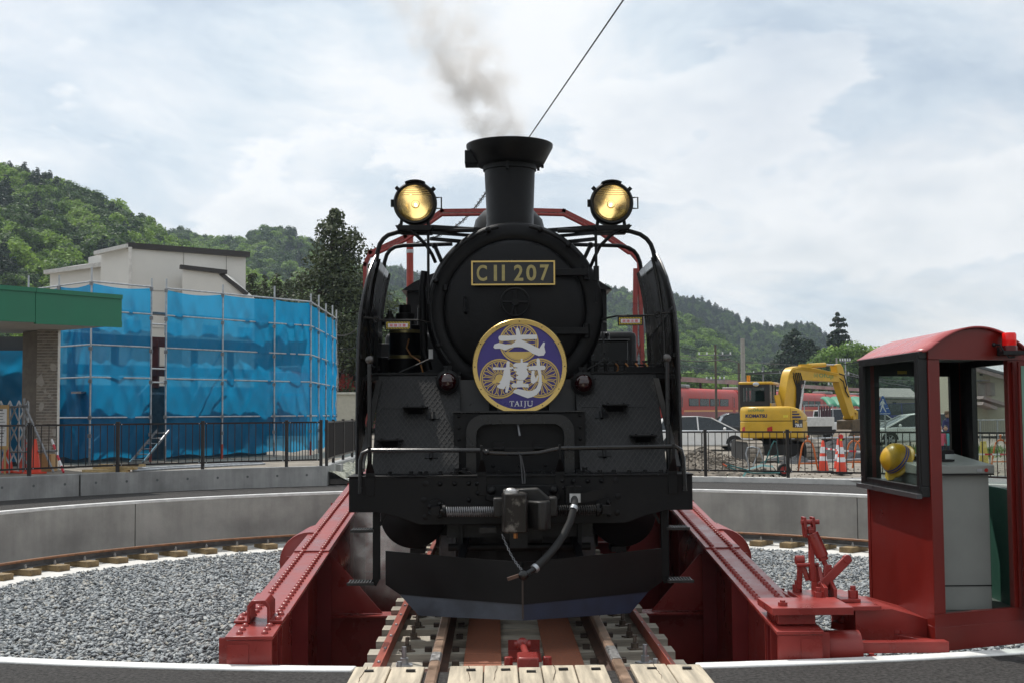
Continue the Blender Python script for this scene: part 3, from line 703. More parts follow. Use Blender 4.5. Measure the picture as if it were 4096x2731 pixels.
lp('door_handle', MB().tube([(SX - .41, 10.19, SZ + .10), (SX - .41, 10.15, SZ + .09), (SX - .41, 10.15, SZ - .02), (SX - .40, 10.19, SZ - .03)], .010), 'black', dr)
for dz in (.30, -.18):
    h = lp('door_hinge', MB().bx((SX + .28, 10.165, SZ + dz - .028), (SX + .60, 10.20, SZ + dz + .028)).cyl((SX + .585, 10.21, SZ + dz - .06), (SX + .585, 10.21, SZ + dz + .06), .026, n=14), 'black', dr, bev=.004)
for k in range(10):
    a = 18 + 36 * k
    lp('door_clamp', MB().box(ringp(.60, a, 10.258), (.035, .03, .05)), 'black', sb, bev=.005) if k in (4, 6, 8) else None
for a0, a1, kn in ((101, 219, (108, 160, 205)), (80, 38, (72, 50))):
    n = 24
    lp('ring_handrail', MB().tube([ringp(.69, a0 + (a1 - a0) * i / n, 10.20) for i in range(n + 1)], .0145, 8), 'black', sb)
    for a in kn: lp('handrail_knob', MB().sph(ringp(.69, a, 10.20), .027, 10, 8).cyl(ringp(.69, a, 10.20), ringp(.69, a, 10.29), .012), 'black', sb)
lp('boiler', MB().lathe([(.68, 0), (.68, 5.2)], (SX, 11.6, SZ), (0, 1, 0), 48))
# number plate
PZ, PX, PY = 2.668, -.028, 10.135
npl = lp('number_plate', MB().bx((PX - .341, PY, PZ - .10), (PX + .341, PY + .018, PZ + .10)), mat('plate_black', (.013, .013, .015), .35))
mb = MB()
for a, b in (((-.341, .088), (.341, .10)), ((-.341, -.10), (.341, -.088)), ((-.341, -.088), (-.329, .088)), ((.329, -.088), (.341, .088))):
    mb.bx((PX + a[0], PY - .006, PZ + a[1]), (PX + b[0], PY - .0005, PZ + b[1]))
lp('plate_border', mb, 'brass', npl)
def glyph(ch, x0, x1, z0, z1, y, th, bold=.02):
    m = MB(); v, f = text_mesh(ch, bold); n = len(v)
    m.add([(x0 + a * (x1 - x0), y, z0 + b * (z1 - z0)) for a, b in v], f)
    return m
def px2x(c): return PX - .341 + (c - 83) / (857 - 83) * .682
zc0, zc1 = PZ - .066, PZ + .066
for ch, a, b in (('C', 132, 228), ('2', 477, 563), ('0', 590, 684), ('7', 718, 802)):
    lp('numeral', glyph(ch, px2x(a), px2x(b), zc0, zc1, PY - .005, .004, .022), 'dullbrass', npl, smooth=0)
for a, b in ((291, 320), (365, 393)): lp('numeral', MB().bx((px2x(a), PY - .006, zc0), (px2x(b), PY - .0005, zc1)), 'dullbrass', npl)
for x in (-.318, .318):
    for z in (-.078, .078): lp('plate_screw', MB().sph((PX + x, PY, PZ + z), .007, 6, 4), 'black', npl)
# chimney with spark arrester
CX, CY = -.04, 10.95
ch = lp('chimney', MB().lathe([(.36, 3.0), (.27, 3.05), (.225, 3.12), (.2065, 3.20), (.2085, 3.24), (.2065, 3.245), (.223, 3.66), (.236, 3.665), (.238, 3.735), (.232, 3.74)], (CX, CY, 0), (0, 0, 1), 48))
lp('spark_arrester', MB().lathe([(.23, 3.705), (.285, 3.71), (.306, 3.728), (.382, 3.868), (.384, 3.892), (.36, 3.895), (.30, 3.80), (.18, 3.78), (.001, 3.78)], (CX, CY, 0), (0, 0, 1), 56), 'black', ch)
lp('deflector_box', MB().bx((CX - .395, CY - .10, 3.715), (CX - .20, CY + .12, 3.835)), 'black', ch, bev=.008)
lp('clamp', MB().bx((CX - .035, CY - .262, 3.64), (CX - .012, CY - .235, 3.72)).cyl((CX + .24, CY - .06, 3.665), (CX + .262, CY - .06, 3.665), .012).cyl((CX + .29, CY, 3.715), (CX + .29, CY, 3.69), .012), 'black', ch)
lp('dome', MB().lathe([(.46, 2.85), (.40, 3.05), (.375, 3.25), (.37, 3.36), (.34, 3.48), (.26, 3.57), (.14, 3.62), (0, 3.635)], (-.03, 12.6, 0), (0, 0, 1), 40))
# headlights on their bracket platform
gold = mat('gold_reflector', (.56, .50, .32), .16, metal=1, var=.25, scale=4)
lens = glass('amber_lens', (1.0, .94, .76), .95, .03)
bulb = mat('lit_bulb', (1, .8, .5), .5, emit=((1, .84, .62), 3.2))
for s, px in ((-1, 1660), (1, 2447)):
    c = at(px, 813, 10.16); x, z = c.x, c.z; c = Vector((x, 10.16, z))
    hd = lp('headlight', MB().lathe([(.150, .012), (.152, -.012), (.166, -.02), (.178, -.005), (.180, .03), (.172, .05), (.165, .06), (.165, .18), (.13, .30), (.05, .36), (0, .36)], c, (0, 1, 0), 48))
    lp('reflector', MB().lathe([(.148, .0), (.135, .05), (.105, .10), (.06, .135), (.001, .15)], c, (0, 1, 0), 40), gold, hd)
    lp('lens', MB().lathe([(.151, -.002), (.10, -.014), (.001, -.02)], c, (0, 1, 0), 40), lens, hd)
    lp('bulb', MB().sph(c + Vector((0, .055, .0)), .010, 12, 8).cyl(c + Vector((0, .07, 0)), c + Vector((0, .14, 0)), .012), bulb, hd)
    lp('bulb_shade', MB().lathe([(.030, .03), (.036, .06), (.034, .085)], c, (0, 1, 0), 20), gold, hd)
    for dz in (.065, .082, .10, .118):
        w = math.sqrt(.145 ** 2 - dz ** 2); lp('lens_rib', MB().bx((x - w, 10.138, z + dz - .0016), (x + w, 10.143, z + dz + .0016)), mat('lens_rib', (.35, .24, .08), .3, metal=.6), hd)
    lp('visor', MB().lathe([(.186, -.03), (.196, -.03), (.196, .12), (.186, .12)], c, (0, 1, 0), 12, R(55), R(125), x=(1, 0, 0)) if False else MB().poly([(x + .19 * math.cos(R(t)), 10.13, z + .19 * math.sin(R(t))) for t in range(64, 117, 4)] + [(x + .178 * math.cos(R(t)), 10.13, z + .178 * math.sin(R(t))) for t in range(116, 63, -4)], (0, .16, 0)), 'black', hd)
    for t in (140, 38): lp('latch', MB().box((x + .19 * math.cos(R(t)), 10.17, z + .19 * math.sin(R(t))), (.03, .03, .028), Matrix.Rotation(R(45), 3, 'Y')), 'black', hd)
    lp('hinge', MB().cyl((x - .187, 10.17, z - .03), (x - .187, 10.17, z + .03), .013), 'black', hd)
    lp('side_handle', MB().tube([(x + .17, 10.17, z + .045), (x + .215, 10.17, z + .047), (x + .215, 10.17, z - .045), (x + .17, 10.17, z - .043)], .0065, 6), 'black', hd)
    for dx in (-.11, .10): lp('foot_bolt', MB().cyl((x + dx, 10.2, z - .12), (x + dx * 1.1, 10.2, z - .195), .014), 'black', hd)
    lamp = bpy.data.lights.new('headlight_glow', 'POINT'); lamp.energy = .30; lamp.color = (1, .80, .50); lamp.shadow_soft_size = .012
    lo = bpy.data.objects.new('headlight_glow', lamp); COL.objects.link(lo); lo.parent = loco; lo.location = wm(loco).inverted() @ (c + (Vector((-.035, .02, .05)) if s < 0 else Vector((-.05, .02, -.03))))
    zb = c.z - .19
    xo, xi = x + s * .16, x - s * .13
    lp('lamp_platform', MB().poly([(xo, 10.10, zb), (xo - s * .03, 10.10, zb - .04), (xi, 10.10, zb - .045), (xi - s * .03, 10.10, zb)], (0, .30, 0)), 'black', None, bev=.004)
    for dz, t in ((-.008, .016), (-.055, .012), (-.105, .014)):
        lp('platform_bar', MB().bar((xi, 10.16, zb + dz), (SX + s * math.sqrt(max(.01, .72 ** 2 - (zb + dz - SZ) ** 2)) * .96, 10.35, zb + dz), .03, t * 2), 'black')
    pts = [at(*q) for q in ((((1593, 902, 10.12), (1625, 914, 10.12), (1659, 935, 10.13), (1704, 980, 10.16), (1728, 1018, 10.2), (1742, 1050, 10.25)) if s < 0 else ((2520, 902, 10.12), (2480, 918, 10.12), (2440, 945, 10.13), (2400, 985, 10.16), (2378, 1030, 10.2), (2362, 1068, 10.25))))]
    lp('platform_brace', MB().tube(pts, .0145, 8), 'black')
    xv = at(1713 if s < 0 else 2384, 1000, 10.14).x
    lp('platform_rod', MB().cyl((xv, 10.14, zb - .04), (xv, 10.14, 2.42), .0115, n=8).cyl((xv, 10.14, 2.60 if s > 0 else 2.5), (xv, 10.14, 2.72 if s > 0 else 2.55), .024 if s > 0 else .013, n=10), 'black')
    fr = (((1505, 1048), (1510, 1010), (1519, 978), (1534, 956), (1553, 941), (1590, 930), (1635, 928), (1895, 921)) if s < 0 else ((2621, 1048), (2614, 1008), (2603, 978), (2586, 956), (2560, 938), (2520, 926), (2470, 922), (2230, 924)))
    lp('arc_rail', MB().tube([at(a, b, 10.22) for a, b in fr], .019, 8), 'black')
    bk_ = (((1534, 1085), (1538, 1050), (1547, 1020), (1560, 1002), (1580, 989), (1614, 983), (1810, 977)) if s < 0 else ((2566, 1085), (2560, 1050), (2550, 1024), (2536, 1005), (2515, 992), (2480, 984), (2290, 979)))
    lp('arc_rail', MB().tube([at(a, b, 11.3) for a, b in bk_], .018, 8), 'black')
    q0, q1 = (at(1739, 984, 10.4), at(1766, 1046, 10.3)) if s < 0 else (at(2362, 982, 10.4), at(2335, 1040, 10.3))
    lp('valve_lever', MB().cyl(q0, q1, .017).sph(q0, .027), 'black')
# smoke deflectors
for s in (-1, 1):
    prof = [(1.07, 9.62, 10.2, 1.245), (1.5, 9.63, 10.2, 1.245), (1.86, 9.645, 11.55, 1.243), (2.1, 9.67, 11.6, 1.24), (2.3, 9.72, 11.6, 1.232), (2.45, 9.79, 11.58, 1.215), (2.6, 9.90, 11.57, 1.195), (2.72, 10.02, 11.56, 1.17), (2.815, 10.15, 11.55, 1.147)]
    rows = [[(s * x, ya + (yb - ya) * k / 6, z) for k in range(7)] for z, ya, yb, x in prof]
    mb = MB().sheet(rows)
    d = lp('smoke_deflector', mb, 'deflector')
    sm = d.modifiers.new('thick', 'SOLIDIFY'); sm.thickness = .012; sm.offset = 0
    lp('edge_bead', MB().tube([(s * x, ya, z) for z, ya, yb, x in prof], .011, 6), 'blackgloss', d)
    lp('seam_strap', MB().tube([(s * (x - .012), 10.35, z) for z, ya, yb, x in prof[2:]], .012, 6), 'deflector', d)
    for z0, z1 in ((2.36, 2.20), (1.98, 1.94)):
        lp('seam_strap', MB().bar((s * 1.225, 9.74, z0), (s * 1.226, 11.5, z1), .012, .03), 'deflector', d)
    pz = 1.945
    pole = lp('marker_pole', MB().cyl((s * 1.143, 9.60, 1.06), (s * 1.143, 9.60, pz), .0175, n=12), 'blackgloss', None)
    lp('pole_ball', MB().sph((s * 1.143, 9.60, pz), .033, 16, 10), mat('worn_ball', (.10, .095, .09), .35, metal=.6) if s < 0 else bpy.data.materials['worn_ball'], pole)
    lp('brace_bar', MB().bar((s * 1.105, 9.98, 1.80), (s * 1.20, 9.50, 1.12), .045, .012), 'greysteel' if False else 'iron')
# warning signs on rods
yel = mat('hazard_yellow', (.62, .47, .03), .5, var=.05); sred = mat('sign_red', (.55, .03, .05), .5); swht = mat('sign_white', (.68, .62, .66), .5, var=.03)
for s, x0, x1, z0, z1 in ((-1, -1.060, -.852, 2.200, 2.273), (1, .807, 1.010, 2.224, 2.297)):
    sg = lp('warning_sign', MB().bx((x0, 10.0, z0), (x1, 10.008, z1)), 'blackflat')
    hzm = MB(); n = 15; w = (x1 - x0 - .02) / n; ia, ib = x0 + .01, x1 - .01; za, zb = z0 + .008, z1 - .008
    for k in range(n):
        a = ia + w * k
        for (p, q) in ((zb - .012, zb), (za, za + .012)):
            hzm.add([(a, 9.9985, p), (a + w * .5, 9.9985, p), (a + w * 1.0, 9.9985, q), (a + w * .5, 9.9985, q)], [(0, 1, 2, 3)])
    for k in range(3):
        for xa in (ia, ib - .012):
            zz = za + .012 + k * .012; hzm.add([(xa, 9.9985, zz), (xa, 9.9985, zz + .006), (xa + .012, 9.9985, zz + .012), (xa + .012, 9.9985, zz + .006)], [(0, 1, 2, 3)])
    lp('hazard_stripes', hzm, yel, sg, smooth=0)
    lp('sign_panel', MB().bx((x0 + .025, 9.9975, z0 + .021), (x1 - .025, 9.999, z1 - .021)), swht, sg)
    for k, c in enumerate('架線注意'):
        cw = (x1 - x0 - .07) / 4; xa = x0 + .037 + k * cw
        lp('sign_character', glyph(c, xa, xa + cw * .78, z0 + .025, z1 - .025, 9.9965, 0, .012), sred, sg, smooth=0)
    zr_ = z1 + .006
    lp('sign_rod', MB().tube([(s * 1.235, 9.95, zr_ + .02), (s * 1.13, 9.98, zr_ + .012), (s * 1.10, 10.0, zr_ + .002), (s * .80, 10.02, zr_), (s * .70, 10.3, zr_ - .006)], .0075, 6).tube([(s * 1.125 + .022 * math.cos(t), 9.97, zr_ + .004 + .022 * math.sin(t)) for t in [i * .628 for i in range(10)]], .006, 5, closed=True), 'iron', sg)
# front deck, buffer beam
bmY = 9.26
bp = [(-1.262, 1.065), (-1.262, .812), (-1.06, .812), (-.90, .775), (-.74, .718), (.77, .718), (.93, .775), (1.09, .812), (1.272, .812), (1.272, 1.065)]
bb = lp('buffer_beam', MB().poly([(x, bmY, z) for x, z in bp], (0, .035, 0)), 'black', None, bev=.004)
dk = lp('front_deck', MB().bx((-1.268, bmY - .012, 1.066), (1.278, 9.66, 1.078)), 'black', None, bev=.003)
def bX(c): return ((1380 + .6037 * c - 1978) / 5000) * 9.25 - .183
def bZ(c): return 1.53 - (1850 + .6037 * c - 1652) / 5000 * 9.25
rvb = MB().sph((0, 0, 0), .0185, 10, 4, lo=0).mesh('rivet'); rvb.materials.append(M['black'])
for x, y in ((625, 132), (720, 132), (815, 130), (1600, 120), (1692, 120), (1505, 122), (815, 240), (870, 132), (1430, 118), (875, 195), (1440, 165)):
    inst('rivet', rvb, bb, (bX(x), bmY, bZ(y)), (R(90), 0, 0), world=True)
for x, y in ((530, 130), (518, 238), (530, 348), (1786, 118), (1800, 222), (1792, 330)):
    inst('beam_bolt', rvb, bb, (bX(x), bmY + .002, bZ(y)), (R(90), 0, 0), (1.35, 1.35, .4), world=True)
_db = MB().box((0, 0, .006), (.045, .045, .012)).cyl((0, 0, .012), (0, 0, .03), .016, n=6).mesh('deck_bolt'); _db.materials.append(M['black'])
for x in (100, 165, 290, 430, 490, 530, 625, 725, 1590, 1685, 1780, 1880, 1985, 2090, 2140, 1010, 1300):
    inst('deck_bolt', _db, dk, (bX(x), bmY + random.uniform(.03, .08), 1.078), world=True)
for x in (785, 1410, 730, 1590): lp('deck_lug', MB().poly([(bX(x) - .06, 9.36, 1.078), (bX(x) + .06, 9.36, 1.078), (bX(x) + .04, 9.36, 1.10), (bX(x) - .04, 9.36, 1.10)], (0, .07, 0)).cyl((bX(x), 9.39, 1.10), (bX(x), 9.39, 1.125), .02, n=6), 'black', dk)
# sloping tread plates with diamond ridges
SB, ST = Vector((0, 9.47, 1.082)), Vector((0, 10.05, 1.842))
sl = (ST - SB); slL = sl.length; slu = sl.normalized(); sln = Vector((0, -slu.z, slu.y))
def on_slope(x, t, h=0): p = SB + slu * t + sln * h; return Vector((x, p.y, p.z))
ridge = mat('tread_ridge_paint', (.031, .030, .029), .5, var=.3, scale=20, spec=.25)
for s in (-1, 1):
    xa, xb = sorted((s * 1.115, s * .46))
    tp = lp('tread_plate', MB().poly([on_slope(xa, 0), on_slope(xb, 0), on_slope(xb, slL), on_slope(xa, slL)], -sln * .012), mat('tread_plate_paint', (.018, .018, .0185), .55, var=.35, scale=9, spec=.2) if s < 0 else bpy.data.materials['tread_plate_paint'])
    rg = MB(); px_, pt_ = .040, .066; W_ = xb - xa
    for sg_ in (-1, 1):
        kx = px_ / pt_ * sg_       # dx per dt
        c = -slL * abs(kx) - px_
        while c < W_ + slL * abs(kx) + px_:
            t0, t1 = 0.01, slL - .02
            xs0 = lambda t: c + kx * t
            lo_, hi_ = t0, t1
            if kx > 0: lo_ = max(lo_, (0.01 - c) / kx); hi_ = min(hi_, (W_ - .01 - c) / kx)
            else: lo_ = max(lo_, (W_ - .01 - c) / kx); hi_ = min(hi_, (.01 - c) / kx)
            if hi_ - lo_ > .02:
                a = on_slope(xa + xs0(lo_), lo_, .0); b = on_slope(xa + xs0(hi_), hi_, .0)
                rg.bar(a, b, .0055, .006, up=sln)
            c += px_
    r_ = lp('tread_ridges', rg, ridge, tp, smooth=0); r_['kind'] = 'stuff'
    lp('plate_seam', MB().bar(on_slope(xa + .04, .62, .004), on_slope(xb - .22 if s < 0 else xb - .1, .62, .004), .006, .004, up=sln).bar(on_slope(xb - .22 if s < 0 else xa + .18, .62, .004), on_slope(xb - .20 if s < 0 else xa + .2, .06, .004), .006, .004, up=sln), 'blackflat', tp)
    for hz in (.50, .13): lp('plate_hinge', MB().cyl(on_slope(xb - .21 if s < 0 else xa + .19, hz, .012), on_slope(xb - .21 if s < 0 else xa + .19, hz + .07, .012), .014, n=8).bar(on_slope((xb - .26) if s < 0 else xa + .14, hz + .03, .005), on_slope((xb - .16) if s < 0 else xa + .24, hz + .03, .005), .006, .04, up=slu), 'black', tp)
    lp('slope_top_plate', MB().bx((s * .46 if s > 0 else -1.2, 10.04, 1.845), (1.2 if s > 0 else -.46, 10.6, 1.862)), 'black')
    for (x0, x1, t) in (((-.904, -.707, .63), (-1.09, -.89, .315)) if s < 0 else ((.66, .863, .64), (.855, 1.058, .34))):
        a = on_slope(x0, t); b = on_slope(x1, t)
        lp('foot_step', MB().bx((x0, a.y - .115, a.z - .005), (x1, a.y + .01, a.z + .008)).bx((x0 + .03, a.y - .11, a.z + .008), (x0 + .05, a.y - .08, a.z + .018)).bx((x1 - .05, a.y - .11, a.z + .008), (x1 - .03, a.y - .08, a.z + .018)).poly([((x0 + x1) / 2 - .06, a.y, a.z - .005), ((x0 + x1) / 2 - .06, a.y - .09, a.z - .005), ((x0 + x1) / 2 - .06, a.y + .0, a.z - .09)], (.12, 0, 0)), 'black', tp, bev=.003)
    # rails along the front of the deck
    ry = 9.19
    pts = ([(-1.172, ry, .955), (-1.17, ry, 1.19), (-1.155, ry, 1.245), (-1.11, ry, 1.268), (-.285, ry, 1.262)] if s < 0 else [(1.205, ry, .955), (1.195, ry, 1.20), (1.18, ry, 1.255), (1.14, ry, 1.28), (.285, ry, 1.272)])
    hr = lp('front_handrail', MB().tube(pts, .0165, 8), 'blackgloss')
    for x in ((-1.105, -.283) if s < 0 else (1.125, .29)):
        lp('rail_bracket', MB().bx((x - .034, bmY - .012, .93), (x + .034, bmY - .001, 1.10)).poly([(x - .034, bmY - .012, 1.10), (x + .034, bmY - .012, 1.10), (x + .012, ry - .02, 1.20), (x - .008, ry - .022, 1.20)], (0, .010, 0)).bx((x - .009, ry - .022, 1.19), (x + .009, ry + .02, 1.30)), 'black', hr, bev=.003)
lp('coupler_lift_bar', MB().tube([(-.285, 9.185, 1.262), (-.24, 9.17, 1.245), (-.1, 9.16, 1.236), (.03, 9.16, 1.235), (.13, 9.165, 1.24), (.29, 9.185, 1.272)], .0145, 8).sph((-.245, 9.17, 1.248), .024).tube([(-.02, 9.16, 1.25), (.0, 9.15, 1.22), (.01, 9.13, 1.1), (.015, 9.1, 1.02)], .008, 6).tube([(.005, 9.15, 1.22), (.03, 9.13, 1.1), (.03, 9.1, 1.02)], .007, 6), 'blackgloss')
# central casing with arched frame
cs = lp('front_casing', MB().bx((-.50, 9.62, 1.075), (.51, 10.0, 1.535)), 'black', None, bev=.006)
def arch_pts(hw, zt_, r, z0=1.078, cx=.008):
    P = [(cx - hw, z0)]
    for t in range(180, 89, -15): P.append((cx - hw + r + r * math.cos(R(t)), zt_ - r + r * math.sin(R(t))))
    for t in range(90, -1, -15): P.append((cx + hw - r + r * math.cos(R(t)), zt_ - r + r * math.sin(R(t))))
    return P + [(cx + hw, z0)]
o_, i_ = arch_pts(.412, 1.522, .13), arch_pts(.336, 1.450, .085)
mb = MB(); n = len(o_)
V_ = [(x, 9.55, z) for x, z in o_] + [(x, 9.55, z) for x, z in i_] + [(x, 9.62, z) for x, z in o_] + [(x, 9.62, z) for x, z in i_]
F_ = []
for k in range(n - 1): F_ += [(k, k + 1, n + k + 1, n + k), (2 * n + k + 1, 2 * n + k, 3 * n + k, 3 * n + k + 1), (k, 2 * n + k, 2 * n + k + 1, k + 1), (n + k, n + k + 1, 3 * n + k + 1, 3 * n + k)]
mb.add(V_, F_); lp('arched_frame', mb, 'blackgloss', cs, smooth=50)
lp('casing_shelf', MB().bx((-.51, 9.60, 1.538), (.515, 10.08, 1.55)), 'blackgloss', cs)
lp('casing_handle', MB().cyl((-.01, 9.60, 1.455), (.005, 9.57, 1.36), .009), 'greysteel', cs)
for x in (-.155, .155): lp('casing_hinge', MB().bx((x - .045, 9.60, 1.255), (x + .045, 9.618, 1.31)).cyl((x - .04, 9.605, 1.262), (x + .04, 9.605, 1.262), .016), 'black', cs)
lp('casing_seam', MB().bx((-.33, 9.616, 1.262), (.34, 9.619, 1.268)), 'blackflat', cs)
for x, z in [(-.46, 1.15 + .09 * k) for k in range(5)] + [(.47, 1.15 + .09 * k) for k in range(5)] + [(-.2, 1.13), (.0, 1.13), (.2, 1.13)]: inst('rivet', rvb, cs, (x, 9.62, z), (R(90), 0, 0), (.7, .7, .7), world=True)
for x in (-.135, .12): lp('headmark_post', MB().bx((x - .03, 9.80, 1.50), (x + .03, 9.86, 1.75)), 'blackgloss', cs)
for s in (-1, 1):
    lp('casing_wing', MB().bx((s * .42 - .17 if s > 0 else -.52, 10.02, 1.54), (s * .42 + .1 if s > 0 else -.23, 10.06, 1.80)), mat('satin_black', (.024, .025, .028), .35) if s < 0 else bpy.data.materials['satin_black'], cs)
# red marker lamps
rl = mat('red_lens', (.018, .001, .0015), .08, var=0, spec=.8)
for s, px, py in ((-1, 1790, 1525), (1, 2333, 1531)):
    c = at(px, py, 9.93)
    m_ = lp('marker_lamp', MB().lathe([(.066, .0), (.07, -.03), (.092, -.02), (.094, .02), (.085, .05), (.085, .14), (0, .15)], c, (0, 1, 0), 32))
    lp('lamp_lens', MB().lathe([(.070, -.018), (.062, -.038), (.040, -.055), (.018, -.063), (.0005, -.065)], c, (0, 1, 0), 28), rl, m_)
    lp('lamp_bracket', MB().bx((c.x - .03, 9.98, c.z + .08), (c.x + .03, 10.03, c.z + .13)).bx((c.x - .06, 10.0, c.z - .28), (c.x + .02, 10.04, c.z - .07)), 'black', m_)
    for t in (20, 90, 160, 270): lp('lamp_screw', MB().cyl((c.x + .09 * math.cos(R(t)), 9.91, c.z + .09 * math.sin(R(t))), (c.x + .105 * math.cos(R(t)), 9.91, c.z + .105 * math.sin(R(t))), .008, n=6), 'black', m_)
# coupler, springs, hose, chain
cp = lp('coupler', MB().poly([(-.125, 8.73, .70), (-.05, 8.715, .70), (.035, 8.73, .70), (.045, 8.80, .70), (.02, 8.92, .70), (-.10, 9.0, .70), (-.14, 8.86, .70)], (0, 0, .275)), 'worn', None, bev=.012)
lp('guard_arm', MB().poly([(.06, 8.83, .715), (.12, 8.75, .715), (.17, 8.76, .715), (.205, 8.84, .715), (.205, 9.0, .715), (.0, 9.05, .715)], (0, 0, .20)).poly([(-.13, 8.95, .99), (.12, 8.9, 1.0), (.20, 8.9, .93), (.20, 8.9, .72), (-.10, 8.95, .72)], (0, .16, 0)), 'iron', cp, bev=.012)
lp('knuckle_pin', MB().cyl((-.075, 8.81, .975), (-.075, 8.81, .992), .055, n=20).sph((-.075, 8.81, .992), .042, 16, 6, sc=(1, 1, .45), lo=0), 'steel', cp)
lp('shank', MB().bx((-.10, 9.0, .74), (.13, 9.4, .92)).bx((-.20, 8.96, .79), (-.12, 9.15, .93)).bx((.20, 8.98, .79), (.26, 9.15, .93)), 'iron', cp, bev=.012)
lp('draft_plate', MB().poly([(-.26, bmY - .03, .90), (-.24, bmY - .03, 1.005), (.27, bmY - .03, 1.005), (.30, bmY - .03, .90), (.2, bmY - .03, .88), (-.2, bmY - .03, .88)], (0, .029, 0)), 'black', cp, bev=.006)
for x in (-.213, .245): lp('plate_stud', MB().sph((x, bmY - .03, .965), .034, 12, 6), 'black', cp)
def helix(x0, x1, r, turns, wr, y, z):
    P = []; n = int(turns * 12)
    for i in range(n + 1):
        t = 2 * math.pi * turns * i / n; P.append((x0 + (x1 - x0) * i / n, y + r * math.cos(t), z + r * math.sin(t)))
    return MB().tube(P, wr, 6)
lp('centring_spring', helix(-.54, -.19, .032, 22, .0052, 9.07, .826), 'greysteel', cp)
lp('centring_spring', helix(.20, .56, .032, 22, .0052, 9.07, .832), 'iron', cp)
for s in (-1, 1):
    lp('spring_seat', MB().cyl((s * .545, 9.07, .83), (s * .565, 9.07, .83), .046, n=18).cyl((s * .18, 9.07, .83), (s * .58, 9.07, .83), .012).cyl((s * .62, 9.2, .83), (s * .62, bmY, .83), .075, n=18).bx((s * .62 - .03, 9.07, .80), (s * .62 + .03, 9.22, .86)), 'black', cp)
    for t in (60, 150, 210, 300): inst('rivet', rvb, bb, (s * .62 + .05 * math.cos(R(t)), 9.20, .83 + .05 * math.sin(R(t))), (R(90), 0, 0), world=True)
hs = lp('air_hose', MB().tube([(.385, 9.06, .93), (.383, 9.0, .88), (.372, 8.95, .845), (.345, 8.90, .765), (.29, 8.85, .668), (.235, 8.78, .602), (.175, 8.71, .545), (.12, 8.66, .500), (.080, 8.63, .468)], .026, 10), 'rubber')
lp('hose_clip', MB().cyl((.095, 8.64, .480), (.078, 8.628, .466), .031, n=14).cyl((.380, 8.965, .862), (.370, 8.947, .842), .030, n=14), 'galv', hs)
lp('hose_coupling', MB().cyl((.08, 8.63, .468), (.02, 8.60, .436), .021).sph((.004, 8.60, .430), .037, 14, 10), 'blackgloss', hs)
lp('coupling_key', MB().bar((-.02, 8.60, .43), (-.105, 8.58, .405), .016, .022), 'railweb', hs)
lp('cock_tag', MB().bx((.350, 9.03, .888), (.428, 9.05, .952)), 'galv', hs)
lp('cock', MB().cyl((.388, 9.06, .95), (.388, 9.06, 1.03), .006).bx((.33, 9.12, .86), (.44, 9.25, 1.0)).poly([(.43, 9.05, .95), (.60, 9.05, .985), (.605, 9.05, .92), (.44, 9.05, .885)], (0, .012, 0)), 'black', hs)
chm = MB(); p0, p1 = Vector((-.14, 8.92, .68)), Vector((.0, 8.62, .455)); nl = 17
for k in range(nl):
    c = p0.lerp(p1, (k + .5) / nl) + Vector((0, 0, -.03 * math.sin(math.pi * (k + .5) / nl))); d = (p1 - p0).normalized(); sd_ = d.cross(Vector((0, 1, 0)) if k % 2 else Vector((1, 0, 0))).normalized()
    chm.tube([c + d * (.0135 * math.cos(t)) + sd_ * (.007 * math.sin(t)) for t in [i * math.pi / 4 for i in range(8)]], .0022, 4, closed=True)
lp('chain', chm, 'greysteel', hs)
lp('drain_nut', MB().cyl((-.045, 8.8, .66), (-.045, 8.8, .70), .016, n=6), 'copper', cp)
# snow plough in two wings with a blue-grey lower edge
for s in (-1, 1):
    xe = .985 if s < 0 else 1.03
    def pw_(x, z, y): return (s * x, y, z)
    y_of = lambda x: 8.735 + .52 * x
    top = [(0.0, .505), (.3, .512), (.7, .525), (xe, .535)]
    rows = []
    for f in (0, .25, .5, .75, 1):
        row = []
        for x, zt_ in top:
            zb_ = .215 + .012 * x
            bow = .0
            row.append((s * x, y_of(x) - .02 + bow + .0, zb_ + (zt_ - zb_) * (1 - f)))
        rows.append(row)
    # cut the outer lower corner
    rows[3][-1] = (s * xe, y_of(xe) - .02, .29); rows[4][-1] = (s * (xe - .105), y_of(xe - .105) - .02, .228)
    pl_ = lp('snow_plough', MB().sheet(rows), 'plough', smooth=0); q = pl_.modifiers.new('thick', 'SOLIDIFY'); q.thickness = .010; q.offset = 1
    eb = MB().add([(0, y_of(0) - .024, .213), (s * (xe - .10), y_of(xe - .10) - .024, .228), (s * (xe - .245), y_of(xe - .245) - .03, .085), (0, y_of(0) - .03, .105)], [(0, 1, 2, 3)])
    e_ = lp('plough_edge', eb, mat('blue_grey_edge', (.046, .056, .072) if s < 0 else (.012, .018, .042), .5, var=.25, scale=6), pl_, smooth=0); q = e_.modifiers.new('thick', 'SOLIDIFY'); q.thickness = .012; q.offset = 1  # left wing's paler tone is a reflection put into the colour
    lp('plough_stay', MB().bar((s * .45, 9.0, .40), (s * .4, 9.6, .62), .05, .03), 'black', pl_)
lp('plough_stem', MB().bx((-.006, 8.702, .115), (.006, 8.72, .42)), mat('stem_brown', (.035, .025, .02), .6), None)
